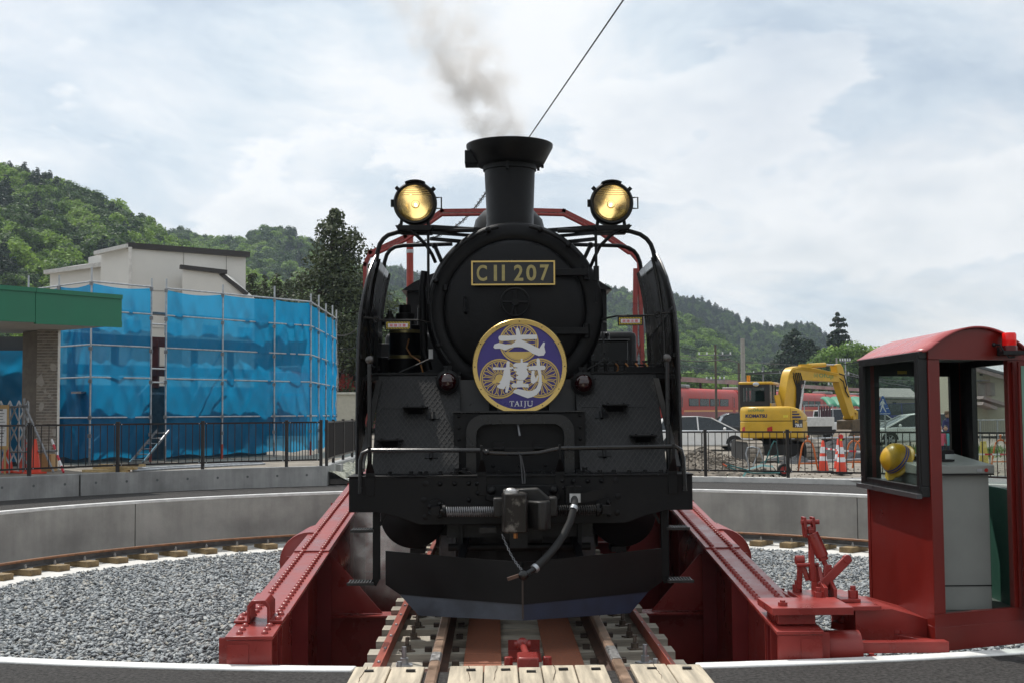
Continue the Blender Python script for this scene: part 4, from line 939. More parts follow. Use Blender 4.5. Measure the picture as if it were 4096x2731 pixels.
# cylinders, steps, truck
for s in (-1, 1):
    c = (s * .85, 10.15, .715)
    cy_ = lp('cylinder', MB().lathe([(.001, -.03), (.12, -.03), (.15, -.01), (.235, .0), (.262, .015), (.268, .05), (.268, .85), (0, .86)], c, (0, 1, 0), 48))
    lp('drain_cock', MB().cyl((s * .85, 10.10, .70), (s * .85, 10.12, .70), .024, n=8).cyl((s * .85, 10.08, .70), (s * .85, 10.12, .70), .012), 'copper', cy_)
    lp('valve_chest', MB().lathe([(0, 0), (.15, 0), (.16, .03), (.16, .9)], (s * .85, 10.2, 1.05), (0, 1, 0), 32).bx((s * .55, 10.2, .55), (s * .85, 11.0, 1.15)), 'black', cy_)
    lp('drain_pipe', MB().cyl((s * .82, 10.3, .45), (s * .82, 10.3, .25), .02).bx((s * .82 - .06, 10.25, .40), (s * .82 + .06, 10.5, .44)), 'iron', cy_)
    st = lp('side_step', MB().bx((s * 1.075 - .028, 9.42, .30), (s * 1.075 + .028, 9.45, .82)) if s < 0 else MB().bx((1.085 - .03, 9.42, .30), (1.085 + .03, 9.45, .82)), 'black', None, bev=.004)
    for z, L_ in ((.655, .175), (.265, .20)):
        x0 = s * 1.09; x1 = s * (1.09 + L_)
        gm = MB().bx((x0, 9.36, z), (x1, 9.375, z + .02)).bx((x0, 9.535, z), (x1, 9.55, z + .02))
        for k in range(9): xx = x0 + (x1 - x0) * (k + .5) / 9; gm.bx((xx - .005, 9.375, z + .003), (xx + .005, 9.535, z + .018))
        lp('tread', gm, 'iron', st)
    lp('step_strut', MB().bar((s * 1.075, 9.44, .31), (s * 1.10, 9.44, .262), .03, .05).bar((s * 1.05, 9.44, .70), (s * 1.0, 9.44, .80), .012, .02), 'black', st)
    wh = lp('truck_wheel', MB().lathe([(.05, -.02), (.30, -.02), (.33, .0), (.43, .0), (.43, .095), (.455, .10), (.455, .125), (.30, .125), (.05, .12)], (s * .64, 10.93, .43), (-s, 0, 0), 40), 'greysteel')
    lp('pedestal', MB().poly([(s * (.40 + dx), 9.88, z) for dx, z in ((.09, .30), (.09, .56), (.05, .64), (-.05, .64), (-.09, .60), (-.09, .30), (-.04, .30), (-.04, .56), (.03, .56), (.045, .53), (.045, .30))], (0, .05, 0)).bx((s * .18, 9.75, .30), (s * .28, 9.85, .70)), 'iron')
    lp('frame_plate', MB().bx((s * .43, 9.4, .45), (s * .46, 20.5, 1.1)), 'black')
    for yy in (12.6, 14.3, 16.0):
        dw = MB().lathe([(.10, -.01), (.64, -.01), (.66, .0), (.76, .0), (.76, .10), (.785, .11), (.785, .13), (.64, .13), (.1, .13)], (s * .64, yy, .76), (-s, 0, 0), 40)
        lp('driving_wheel', dw, 'iron')
    for yy in (18.6, 20.1): lp('trailing_wheel', MB().lathe([(.05, -.02), (.33, .0), (.43, .0), (.43, .1), (.455, .13), (.05, .13)], (s * .64, yy, .43), (-s, 0, 0), 28), 'iron')
    lp('running_board', MB().bx((s * .55, 10.05, 1.80), (s * 1.32, 18.0, 1.838)), 'black')
    lp('side_tank', MB().bx((s * .70, 13.9, 1.15), (s * 1.405, 18.15, 2.43)), 'black', None, bev=.06)
lp('under_beam_gear', MB().bx((-.55, 9.5, .60), (.55, 9.7, .72)).bx((-.14, 9.3, .60), (.16, 9.5, .72)).bx((-.30, 9.2, .66), (-.18, 9.3, .70)).cyl((-.55, 9.75, .5), (.55, 9.75, .5), .03).bx((-.08, 9.2, .55), (.05, 9.28, .66)), 'iron')
lp('frame_stretcher', MB().bx((-.45, 9.9, .25), (.45, 10.4, .62)).bx((-.40, 10.5, .15), (.40, 11.4, .7)).cyl((-.7, 10.93, .43), (.7, 10.93, .43), .06), 'iron')
# fittings on the running boards
pu = lp('air_compressor', MB().lathe([(.13, 1.84), (.13, 1.90), (.155, 1.91), (.155, 2.03), (.142, 2.035), (.142, 2.29), (.15, 2.295), (.15, 2.33), (.09, 2.34), (.085, 2.44), (.055, 2.445), (.055, 2.52), (0, 2.525)], (-1.0, 11.4, 0), (0, 0, 1), 30))
for z in (2.045, 2.275): lp('brass_band', MB().lathe([(.143, z - .016), (.146, z - .014), (.146, z + .014), (.143, z + .016)], (-1.0, 11.4, 0), (0, 0, 1), 30), 'dullbrass', pu)
lp('pump_valve', MB().lathe([(.07, 2.33), (.07, 2.36), (.05, 2.37), (.05, 2.40), (.035, 2.40), (.035, 2.43), (.02, 2.43), (.02, 2.46)], (-1.13, 11.3, 0), (0, 0, 1), 14).cyl((-.86, 11.5, 1.9), (-.86, 11.5, 2.5), .035), 'iron', pu)
lp('pump_pipe', MB().tube([(-.95, 11.2, 2.20), (-.97, 11.18, 2.12), (-.93, 11.15, 2.05), (-.85, 11.1, 2.0), (-.82, 11.1, 1.9)], .008, 6), 'copper', pu)
lp('side_box', MB().bx((-1.33, 12.2, 1.84), (-1.18, 12.6, 2.22)).cyl((-1.22, 11.6, 1.9), (-1.22, 11.6, 2.06), .055), 'black', pu, bev=.01)
lp('steam_pipe', MB().tube([(-.78, 10.7, 2.75), (-.80, 10.7, 2.6), (-.79, 10.65, 2.3), (-.78, 10.6, 2.05), (-.74, 10.6, 1.9)], .032, 10).tube([(-.70, 10.5, 2.0), (-.86, 10.5, 1.93), (-.98, 10.4, 1.87)], .010, 6).tube([(-.66, 10.35, 2.0), (-.60, 10.3, 1.93), (-.56, 10.2, 1.86)], .009, 6), 'black')
lp('gauge', MB().bx((-.735, 10.45, 1.99), (-.70, 10.47, 2.07)), 'white')
lu = lp('lubricator', MB().bx((.74, 12.0, 1.84), (1.10, 12.5, 2.215)).bx((.72, 11.96, 2.215), (1.115, 12.54, 2.23)), 'blackgloss', None, bev=.006)
lp('lubricator_knob', MB().cyl((.92, 12.2, 2.23), (.92, 12.2, 2.28), .02).sph((.92, 12.2, 2.29), .025), 'blackgloss', lu)
for k in range(6):
    x = .665 + .083 * k
    lp('oil_feed', MB().cyl((x, 10.5, 1.86), (x, 10.5, 1.955), .013).cyl((x, 10.5, 1.95), (x, 10.5, 1.965), .024, n=6), 'iron', lu)
    lp('oil_pipe', MB().tube([(x, 10.47, 1.94), (x + .018, 10.45, 1.92), (x + .02, 10.44, 1.89), (x + .0, 10.43, 1.865)], .007, 6), 'copper' if k > 1 else 'iron', lu)
lp('feed_rail', MB().bx((.62, 10.48, 1.92), (1.16, 10.52, 1.935)).bx((.90, 10.25, 1.862), (1.24, 10.29, 1.905)), 'black', lu)
lp('valve_wheel', MB().lathe([(.05, 2.46), (.11, 2.46), (.11, 2.475), (.05, 2.475)], (.88, 13.0, 0), (0, 0, 1), 18).cyl((.88, 13, 2.3), (.88, 13, 2.47), .015).cyl((.88, 13, 2.49), (.88, 13, 2.5), .07), 'iron', lu)
lp('wire_lamp', MB().tube([(.70, 10.30, 2.28), (.715, 10.25, 2.10), (.72, 10.22, 2.02), (.70, 10.2, 1.95), (.56, 10.1, 1.88)], .006, 6).bx((.70, 10.19, 2.02), (.735, 10.22, 2.09)), 'rubber')
# cab and bunker
cbm = MB().bx((-1.45, 18.1, 1.1), (1.45, 20.2, 3.30))
cb = lp('cab', cbm, 'black')
rp = [(-1.52, 3.30)] + [(1.52 * math.sin(R(t)) / math.sin(R(60)), 3.30 + .42 * (math.cos(R(t)) - math.cos(R(60))) / (1 - math.cos(R(60)))) for t in range(-60, 61, 10)] + [(1.52, 3.30)]
lp('cab_roof', MB().poly([(x, 17.95, z) for x, z in rp], (0, 2.4, 0)), 'black', cb)
for s in (-1, 1): lp('cab_window', MB().bx((s * .95, 18.085, 2.65), (s * 1.30, 18.098, 3.1)), glass('cab_glass', clear=.3) if s < 0 else bpy.data.materials['cab_glass'], cb)
lp('bunker', MB().bx((-1.40, 20.2, 1.0), (1.40, 21.2, 2.5)), 'black', cb)
# ------------------------------------------------------------------ round headmark
HC = at(2079, 1465, 9.78); HR = .372
hm = thing('headmark', 'round brass-rimmed purple headmark with white brush lettering and three gold wheels', 'headmark', (HC.x, 9.78, HC.z - HR))
purple = mat('headmark_purple', (.046, .032, .20), .32, var=.08, scale=3)
gleaf = mat('headmark_gold', (.58, .42, .15), .36, metal=.75, var=.12, scale=5)
def hp(name, mb, m, parent=None): return obj(name, mb, m, parent or hm, world=True, smooth=30)
hp('disc', MB().cyl((HC.x, 9.78, HC.z), (HC.x, 9.795, HC.z), HR * .99, n=72), purple)
rim = hp('rim', MB().lathe([(.885, -.004), (.89, -.012), (.985, -.014), (1.0, -.006), (1.0, .018), (.9, .018)] and [(HR * a, b) for a, b in ((.895, -.001), (.897, -.009), (.985, -.011), (1.0, -.004), (1.0, .017), (.9, .017))], (HC.x, 9.78, HC.z), (0, 1, 0), 80), M['brass'])
for k in range(12): hp('rim_screw', MB().cyl((HC.x + HR * .945 * math.sin(R(30 * k)), 9.7685, HC.z + HR * .945 * math.cos(R(30 * k))), (HC.x + HR * .945 * math.sin(R(30 * k)), 9.771, HC.z + HR * .945 * math.cos(R(30 * k))), .005, n=8), M['blackflat'], rim)
def uv(x, y): return ((x - 530) / 437 * HR + HC.x, -(y - 1071) / 437 * HR + HC.z)
def flat(mb, pts, y, th=.0015): mb.poly([(*[uv(a, b)[0]], y, uv(a, b)[1]) for a, b in pts], (0, -th, 0)); return mb
for (cx_, cy__, rw_, top_) in ((524, 852, 181, 1), (344, 1180, 182, 0), (714, 1177, 182, 0)):
    yb = 9.7785 if top_ else 9.7782; mb = MB()
    for r0, r1 in ((.925, 1.0), (.85, .895)):
        P0 = [(cx_ + rw_ * r1 * math.cos(t), cy__ + rw_ * r1 * math.sin(t)) for t in [i * math.pi / 24 for i in range(48)]]; P1 = [(cx_ + rw_ * r0 * math.cos(t), cy__ + rw_ * r0 * math.sin(t)) for t in [i * math.pi / 24 for i in range(48)]]
        vv = [(uv(a, b)[0], yb - .0015, uv(a, b)[1]) for a, b in P0 + P1]
        mb.add(vv, [(i, (i + 1) % 48, 48 + (i + 1) % 48, 48 + i) for i in range(48)])
    w = hp('wheel_emblem', mb, gleaf)
    for k in range(16):
        t = 2 * math.pi * (k + .5) / 16
        if top_ and .3 < t / math.pi < .7: continue
        sp_ = MB()
        for side in (-1, 1):
            d = (math.cos(t), math.sin(t)); nrm = (-d[1] * side, d[0] * side)
            Pt = [(.26, .012), (.26, .05), (.70, .06), (.84, .135), (.84, .10), (.74, .018)]
            flat(sp_, [(cx_ + rw_ * (u_ * d[0] + v_ * nrm[0]), cy__ + rw_ * (u_ * d[1] + v_ * nrm[1])) for u_, v_ in Pt], yb, .0014)
        hp('spoke', sp_, gleaf, w)
    hub = MB(); flat(hub, [(cx_ + rw_ * .23 * math.cos(i * .3927), cy__ + rw_ * .23 * math.sin(i * .3927)) for i in range(16)], yb, .0018)
    if not top_:
        e = -1 if cx_ < 500 else 1; flat(hub, [(cx_ + e * 0, cy__ - 18), (cx_ + e * 60, cy__ + 16), (cx_ + e * 70, cy__ + 34), (cx_ + e * 52, cy__ + 46), (cx_, cy__ + 24)], yb, .002)
    hp('hub', hub, gleaf, w)
    if top_: hp('counterweight', flat(MB(), [(cx_ + rw_ * .84 * math.cos(R(t)), cy__ + rw_ * .84 * math.sin(R(t))) for t in range(33, 148, 6)], yb, .0018), gleaf, w)
wht = mat('headmark_white', (.72, .72, .73), .5, var=.02)
STR = [[(335, 806), (342, 792), (360, 787), (430, 790), (560, 782), (690, 782), (692, 822), (600, 822), (480, 831), (360, 837), (340, 828)],
 [(496, 735), (511, 714), (526, 730), (539, 775), (540, 825), (570, 838), (620, 862), (680, 892), (712, 906), (728, 880), (748, 851), (764, 854), (757, 892), (768, 940), (752, 970), (704, 974), (650, 952), (600, 918), (556, 897), (520, 890), (480, 893), (440, 902), (396, 920), (350, 905), (302, 906), (288, 892), (298, 866), (338, 853), (410, 870), (455, 868), (487, 846), (505, 825), (498, 780)],
 [(280, 1088), (290, 1074), (380, 1079), (470, 1072), (472, 1090), (380, 1099), (288, 1099)],
 [(408, 1032), (420, 1016), (438, 1024), (436, 1080), (442, 1105), (444, 1155), (472, 1178), (470, 1200), (432, 1192), (402, 1246), (382, 1278), (346, 1271), (318, 1256), (325, 1240), (350, 1227), (341, 1214), (360, 1190), (375, 1150), (384, 1102), (404, 1076)],
 [(412, 1192), (441, 1188), (432, 1256), (416, 1308), (393, 1305), (402, 1256)],
 [(468, 1052), (490, 1038), (538, 1034), (540, 1000), (556, 998), (559, 1034), (606, 1034), (611, 1048), (592, 1068), (612, 1080), (592, 1092), (604, 1122), (612, 1140), (596, 1168), (566, 1194), (520, 1192), (498, 1182), (494, 1162), (520, 1150), (492, 1134), (502, 1114), (476, 1106), (472, 1088), (516, 1082), (474, 1070)],
 [(453, 1234), (474, 1220), (500, 1226), (504, 1198), (562, 1196), (556, 1226), (608, 1228), (612, 1263), (560, 1258), (470, 1263), (452, 1252)],
 [(608, 1070), (680, 1062), (760, 1064), (767, 1084), (756, 1102), (690, 1102), (612, 1104)],
 [(684, 1008), (699, 992), (714, 1008), (718, 1070), (730, 1150), (733, 1230), (716, 1290), (682, 1330), (642, 1350), (602, 1361), (558, 1345), (498, 1320), (464, 1306), (480, 1284), (512, 1274), (560, 1284), (610, 1296), (648, 1290), (680, 1268), (700, 1228), (706, 1170), (694, 1104), (686, 1050)],
 [(640, 1108), (666, 1108), (664, 1148), (678, 1182), (690, 1150), (703, 1160), (690, 1202), (654, 1230), (632, 1216), (629, 1184)]]
for k, p in enumerate(STR): hp('brush_stroke', flat(MB(), p, 9.7760 - .0001 * k, .002), wht)
def serif(ch, x0, x1):
    m = MB(); t, b = 1385, 1434; w = x1 - x0; c = (x0 + x1) / 2
    def r(a, c_, d, e): flat(m, [(a, c_), (d, c_), (d, e), (a, e)], 9.7765, .0015)
    if ch == 'T': r(x0, t, x1, t + 6); r(c - 4, t, c + 4, b); r(c - 11, b - 4, c + 11, b); r(x0, t, x0 + 4, t + 14); r(x1 - 4, t, x1, t + 14)
    if ch == 'A':
        flat(m, [(c - 2, t), (c + 4, t), (x1 - 4, b), (x1 - 14, b), (c - 1, t + 14)], 9.7765); flat(m, [(c - 2, t), (c + 1, t + 8), (x0 + 9, b), (x0 + 4, b)], 9.7766); r(x0 + 12, t + 29, x1 - 14, t + 34); r(x0, b - 4, x0 + 15, b); r(x1 - 20, b - 4, x1, b)
    if ch == 'I': r(c - 4, t, c + 4, b); r(c - 11, t, c + 11, t + 4); r(c - 11, b - 4, c + 11, b)
    if ch == 'J': r(c, t, c + 8, b - 2); r(c - 7, t, c + 15, t + 4); flat(m, [(c + 8, b - 2), (c + 4, b + 10), (c - 8, b + 14), (c - 8, b + 10), (c - 2, b + 4), (c, b - 2)], 9.7766)
    if ch == 'U': r(x0 + 7, t, x0 + 15, b - 9); r(x1 - 12, t, x1 - 7, b - 9); r(x0, t, x0 + 22, t + 4); r(x1 - 19, t, x1, t + 4); flat(m, [(x0 + 7, b - 9), (x0 + 15, b - 9), (c, b - 5), (x1 - 12, b - 9), (x1 - 7, b - 9), (x1 - 14, b), (c, b + 3), (x0 + 13, b)], 9.7767)
    return m
for ch_, a, b in (('T', 433, 476), ('A', 476, 528), ('I', 528, 556), ('J', 556, 590), ('U', 592, 650)): hp('letter', serif(ch_, a, b), wht)
# ================================================================== control booth
U = Vector((.927, .375, 0)); A_ = Vector((2.71, 8.30, 0)); B_ = Vector((2.70, 9.71, 0)); V0 = (B_ - A_)
def bp_(s, d, z): return A_ + U * (s + .12 * d * (s / .86)) + V0 * d + Vector((0, 0, z))   # s metres along the front, d 0..1 to the back
bo = thing('control_booth', 'dark red control booth with arched roof and black framed windows', 'booth', (3.1, 9.0, -.06))
def bpart(name, mb, m, parent=None, **k): return obj(name, mb, M[m] if isinstance(m, str) else m, parent or bo, world=True, **k)
def slab(mb, s0, s1, d0, d1, z0, z1):
    P = [bp_(s0, d0, z0), bp_(s1, d0, z0), bp_(s1, d1, z0), bp_(s0, d1, z0)]
    return mb.poly(P, (0, 0, z1 - z0))
WF = .86; EZ = 1.93
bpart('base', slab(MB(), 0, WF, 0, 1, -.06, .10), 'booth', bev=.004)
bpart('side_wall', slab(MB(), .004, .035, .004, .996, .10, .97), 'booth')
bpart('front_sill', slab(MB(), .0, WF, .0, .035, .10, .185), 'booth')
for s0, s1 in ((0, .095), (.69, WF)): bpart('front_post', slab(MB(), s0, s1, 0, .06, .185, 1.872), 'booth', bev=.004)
bpart('jamb_strip', slab(MB(), .725, .745, -.012, .0, .185, 1.86), 'booth')
for s0, s1 in ((0, .06), (WF - .06, WF)): bpart('rear_post', slab(MB(), s0, s1, .955, 1, .10, EZ), 'booth')
green = mat('interior_green', (.055, .15, .115), .5, var=.06)
dark = mat('window_frame_black', (.0065, .0065, .007), .38, var=.1)
bpart('floor', slab(MB(), .03, WF - .03, .03, .97, .10, .13), mat('booth_floor', (.10, .12, .11), .7))
bpart('rear_wall', slab(MB(), .06, WF - .06, .965, .99, .13, .96), green)
bpart('far_wall', slab(MB(), WF - .035, WF - .004, .05, .96, .13, .96), green)
bpart('rear_corner', slab(MB(), .72, WF - .06, .95, .99, .96, EZ), dark); bpart('rear_corner', slab(MB(), WF - .05, WF - .005, .75, .95, .96, EZ), dark)
bpart('rear_lintel', slab(MB(), .06, .72, .96, .99, 1.80, EZ), dark); bpart('far_lintel', slab(MB(), WF - .04, WF - .004, .06, .75, 1.86, EZ), dark)
bpart('rear_jamb', slab(MB(), .06, .10, .955, .99, .96, 1.80), dark)
bpart('notice', MB().box(bp_(.30, .955, 1.83), (.09, .004, .025), Matrix.Rotation(math.atan2(.375, .927), 3, 'Z')), mat('yellow_label', (.5, .36, .05), .5))
clear = glass('booth_glass', (.93, .97, .95), .94)
bpart('rear_pane', slab(MB(), .10, .72, .972, .976, .96, 1.80), clear); bpart('far_pane', slab(MB(), WF - .02, WF - .016, .06, .75, .96, 1.86), clear)
# the boxed side window standing proud of the wall
wf = bpart('side_window', MB(), dark) if False else None
def wslab(mb, x0, x1, d0, d1, z0, z1):
    return mb.bx((x0, A_.y + V0.y * d0, z0), (x1, A_.y + V0.y * d1, z1))
sw = bpart('side_window_frame', wslab(wslab(wslab(wslab(MB(), 2.652, 2.712, .015, .995, 1.875, 1.925), 2.652, 2.712, .015, .995, .955, 1.025), 2.652, 2.712, .015, .055, 1.025, 1.875), 2.652, 2.712, .92, .995, 1.025, 1.875), dark, bev=.004)
bpart('window_sash', wslab(wslab(wslab(MB(), 2.640, 2.655, .02, .055, 1.0, 1.90), 2.640, 2.655, .885, .92, 1.0, 1.90), 2.640, 2.655, .055, .885, 1.87, 1.90), dark, sw)
bpart('window_sill', wslab(MB(), 2.615, 2.652, .01, .995, .945, .975), mat('sill_metal', (.10, .10, .105), .35, metal=.5), sw)
bpart('side_pane', wslab(MB(), 2.668, 2.672, .055, .92, 1.025, 1.875), clear, sw)
# arched roof and gable
def arch_z(s): t = (s / WF) * 2 - 1; return EZ + .155 * (1 - t * t)
n = 22; S_ = [-.03 + (WF + .06) * i / n for i in range(n + 1)]
gp = [bp_(0, -.006, 1.872)] + [bp_(WF * i / n, -.006, arch_z(WF * i / n) - .004) for i in range(n + 1)] + [bp_(WF, -.006, 1.872)]
bpart('gable', MB().poly(gp, V0.normalized() * .03), 'booth')
gp2 = [bp_(0, .97, 1.90)] + [bp_(WF * i / n, .97, arch_z(WF * i / n) - .004) for i in range(n + 1)] + [bp_(WF, .97, 1.90)]
bpart('gable', MB().poly(gp2, V0.normalized() * .03), 'booth')
rows = [[bp_(s, d, max(arch_z(s), EZ - .012 if s < 0 else arch_z(s))) for s in S_] for d in (-.03, .25, .5, .75, 1.06)]
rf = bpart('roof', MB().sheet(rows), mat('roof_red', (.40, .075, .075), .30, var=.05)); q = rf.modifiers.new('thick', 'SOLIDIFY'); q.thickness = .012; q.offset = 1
bpart('ceiling', slab(MB(), .02, WF - .02, .03, .97, EZ - .02, EZ - .005), mat('ceiling_grey', (.08, .09, .09), .7))
bpart('eave', slab(MB(), 0, .03, .0, 1, EZ - .012, EZ + .01), 'booth')
# open door folded round beside the frame
dp = bp_(.76, 0, 0)
dd = bpart('open_door', MB().poly([dp + Vector((-.012, -.05, .10)), dp + Vector((.55, -.10, .10)), dp + Vector((.55, -.10, 1.86)), dp + Vector((-.012, -.05, 1.86))], (0, -.03, 0)), 'booth')
bpart('door_lining', MB().poly([dp + Vector((.002, -.0836, .16)), dp + Vector((.53, -.1285, .16)), dp + Vector((.53, -.1285, 1.83)), dp + Vector((.002, -.0836, 1.83))], (0, -.004, 0)), mat('pale_green_panel', (.17, .33, .25), .5, var=.06), dd)
# console
con = thing('control_console', 'grey steel control cabinet standing inside the red booth', 'console', (3.05, 9.15, .13))
cgrey = mat('console_grey', (.33, .345, .32), .45, var=.06, scale=3)
obj('cabinet', MB().bx((2.80, 8.82, .13), (3.30, 9.50, 1.08)), cgrey, con, world=True, bev=.006)
obj('plinth_gap', MB().bx((2.80, 8.815, .298), (3.30, 8.822, .306)), M['blackflat'], con, world=True)
obj('top', MB().poly([(2.77, 8.775, 1.085), (2.77, 9.52, 1.085), (2.77, 9.52, 1.20), (2.77, 8.775, 1.145)], (.555, 0, 0)), cgrey, con, world=True, bev=.006)
obj('seam', MB().bx((2.775, 8.772, 1.075), (3.32, 8.79, 1.084)), M['blackflat'], con, world=True)
obj('lever', MB().bx((3.02, 8.98, 1.165), (3.12, 9.08, 1.178)).cyl((3.05, 9.03, 1.178), (3.05, 9.03, 1.225), .02).bx((3.03, 9.015, 1.215), (3.13, 9.045, 1.245)), M['blackflat'], con, world=True)
for x in (2.88, 2.95): obj('knob', MB().cyl((x, 9.1, 1.17), (x, 9.1, 1.20), .016).cyl((x, 9.1, 1.168), (x, 9.1, 1.175), .03), M['iron'], con, world=True)
obj('pilot_light', MB().cyl((3.265, 8.775, 1.11), (3.265, 8.768, 1.11), .013, n=12), mat('pilot_red', (.5, .03, .02), .4), con, world=True)
obj('name_tag', MB().bx((3.20, 8.770, 1.10), (3.235, 8.7745, 1.12)), M['galv'], con, world=True)
obj('side_lamp', MB().cyl((2.80, 9.3, 1.19), (2.80, 9.3, 1.235), .02), mat('lamp_red', (.6, .02, .02), .3), con, world=True)
# helmet
hl_ = thing('safety_helmet', 'yellow safety helmet with a blue double stripe hung by the booth window', 'helmet', (2.765, 9.12, 1.10))
ax = Vector((-.80, -.28, .53)).normalized(); hc = Vector((2.765, 9.12, 1.165))
hm_ = mat('helmet_yellow', (.55, .33, .022), .35, var=.12, scale=9)
prof = [(.0, .135), (.05, .13), (.085, .108), (.108, .07), (.116, .03), (.119, .0), (.112, .0)]
obj('shell', MB().lathe(prof, hc, ax, 32), hm_, hl_, world=True)
obj('brim', MB().lathe([(.116, .006), (.137, -.006), (.139, -.012), (.112, -.006)], hc, ax, 32), hm_, hl_, world=True)
pk_ = ax.cross(Vector((0, 1, 0))).normalized(); pk_ = pk_ if pk_.z < 0 else -pk_
sd2 = ax.cross(pk_)
obj('peak', MB().poly([hc + pk_ * a + sd2 * b - ax * .008 for a, b in ((.11, -.075), (.15, -.05), (.165, 0), (.15, .05), (.11, .075))], ax * .008), hm_, hl_, world=True)
bl = mat('helmet_blue', (.06, .07, .30), .5)
for h in (.022, .040): obj('stripe', MB().lathe([(.1185 - (.0 if h < .03 else .003), h), (.1165 - (.0 if h < .03 else .004), h + .010)], hc, ax, 32), bl, hl_, world=True)
obj('chin_strap', MB().tube([hc - ax * .005 + sd2 * .09 + pk_ * .03, hc + Vector((.10, .05, -.05)), hc + Vector((.12, .06, -.09)), hc + Vector((.07, .04, -.10))], .006, 6), mat('strap_grey', (.3, .31, .33), .7), hl_, world=True)
# beacon
bc_ = thing('warning_beacon', 'red warning beacon on a black bracket beside the booth gable', 'beacon', (3.325, 8.46, 1.92))
obj('lens', MB().lathe([(.044, 1.965), (.047, 1.97), (.047, 2.04), (.040, 2.052), (0, 2.054)], (3.325, 8.46, 0), (0, 0, 1), 28), mat('beacon_red', (.80, .012, .012), .15, var=.05, emit=((.9, .01, .01), .12)), bc_, world=True)  # faint emission stands in for sunlight passing through the red plastic
obj('collar', MB().lathe([(.05, 1.93), (.05, 1.962), (.046, 1.966)], (3.325, 8.46, 0), (0, 0, 1), 24), mat('beacon_collar', (.12, .01, .012), .3), bc_, world=True)
obj('bracket', MB().bx((3.26, 8.40, 1.905), (3.44, 8.60, 1.93)).bx((3.26, 8.50, 1.90), (3.275, 8.58, 1.96)), M['blackflat'], bc_, world=True)
obj('cable', MB().tube([(3.235, 8.49, 1.975), (3.26, 8.46, 1.972), (3.275, 8.44, 1.93), (3.31, 8.43, 1.885), (3.35, 8.44, 1.89)], .007, 6).sph((3.235, 8.50, 1.975), .016, 8, 6), M['blackflat'], bc_, world=True)

# ================================================================== construction side: scaffold, buildings
def blue_sheet_mat(name, col, tcol, tr):
    m = bpy.data.materials.new(name); m.use_nodes = True; t = m.node_tree; t.nodes.clear(); L = t.links.new
    o = N(t, 'ShaderNodeOutputMaterial'); tc = N(t, 'ShaderNodeTexCoord')
    nz = N(t, 'ShaderNodeTexNoise', inp={'Scale': 2.2, 'Detail': 5}); L(tc.outputs['Object'], nz.inputs['Vector'])
    c = ramp(t, nz.outputs[0], [(.35, tuple(x * .85 for x in col)), (.65, tuple(min(1, x * 1.15) for x in col))])
    d = N(t, 'ShaderNodeBsdfDiffuse'); L(c, d.inputs[0])
    mp = N(t, 'ShaderNodeMapping'); mp.inputs['Scale'].default_value = (2.4, 2.4, .9); mp.inputs['Rotation'].default_value = (.5, .4, 0); L(tc.outputs['Object'], mp.inputs[0])
    cr = N(t, 'ShaderNodeTexNoise', noise_type='RIDGED_MULTIFRACTAL', inp={'Scale': 1.1, 'Detail': 4, 'Roughness': .45}); L(mp.outputs[0], cr.inputs['Vector'])
    bp = N(t, 'ShaderNodeBump', inp={'Strength': .9, 'Distance': .12}); L(cr.outputs[0], bp.inputs['Height']); L(bp.outputs[0], d.inputs['Normal'])
    tl = N(t, 'ShaderNodeBsdfTranslucent', inp={0: (*tcol, 1)}); L(bp.outputs[0], tl.inputs['Normal']); tp = N(t, 'ShaderNodeBsdfTransparent', inp={0: (.25, .62, .85, 1)})
    gl = N(t, 'ShaderNodeBsdfGlossy', inp={'Roughness': .4})
    m1 = N(t, 'ShaderNodeMixShader', inp={0: .55}); L(d.outputs[0], m1.inputs[1]); L(tl.outputs[0], m1.inputs[2])
    m2 = N(t, 'ShaderNodeMixShader', inp={0: tr}); L(m1.outputs[0], m2.inputs[1]); L(tp.outputs[0], m2.inputs[2])
    m3 = N(t, 'ShaderNodeMixShader', inp={0: .02}); L(m2.outputs[0], m3.inputs[1]); L(gl.outputs[0], m3.inputs[2]); L(m3.outputs[0], o.inputs[0])
    return m
sheetm = blue_sheet_mat('blue_mesh_sheet', (.008, .185, .39), (.010, .38, .72), .27)
def wrinkled(P, Q, z0, z1, seed, amp=.05, nx=44, nz=60, sag=.0):
    """hanging cloth between two uprights, z0 bottom z1 top"""
    rnd = random.Random(seed); P = Vector(P); Q = Vector(Q); d = (Q - P); nn = Vector((d.y, -d.x, 0)).normalized()
    ph = [rnd.uniform(0, 6.28) for _ in range(8)]; rows = []
    for j in range(nz + 1):
        v = j / nz; row = []
        for i in range(nx + 1):
            u = i / nx; e = min(1, 8 * u * (1 - u)) * min(1, 6 * (1 - v) + .15) * (0.4 + .6 * min(1, 6 * v))
            w = (math.sin(7 * u + 3 * v + ph[0]) * .5 + math.sin(15 * u - 9 * v + ph[1]) * .28 + math.sin(4 * u + 14 * v + ph[2]) * .32 + math.sin(26 * (u + .6 * v) + ph[3]) * .16 + math.sin(31 * (u - .9 * v) + ph[4]) * .14 + abs(math.sin(11 * (u + 1.3 * v) + ph[6])) * .35 + abs(math.sin(9 * (u - 1.6 * v) + ph[7])) * .30)
            z = z0 + (z1 - z0) * v - (sag * math.sin(math.pi * u) * v) + (.03 * math.sin(9 * u + ph[5]) if j == 0 else 0)
            row.append(P.lerp(Q, u) + nn * (amp * w * e) + Vector((0, 0, z)))
        rows.append(row)
    return MB().sheet(rows)
sc = thing('scaffold', 'steel tube scaffold hung with translucent blue mesh sheets', 'scaffold', (-8, 34, .35))
F0 = Vector((-10.19, 31.0, 0)); F1 = Vector((-5.62, 37.0, 0))
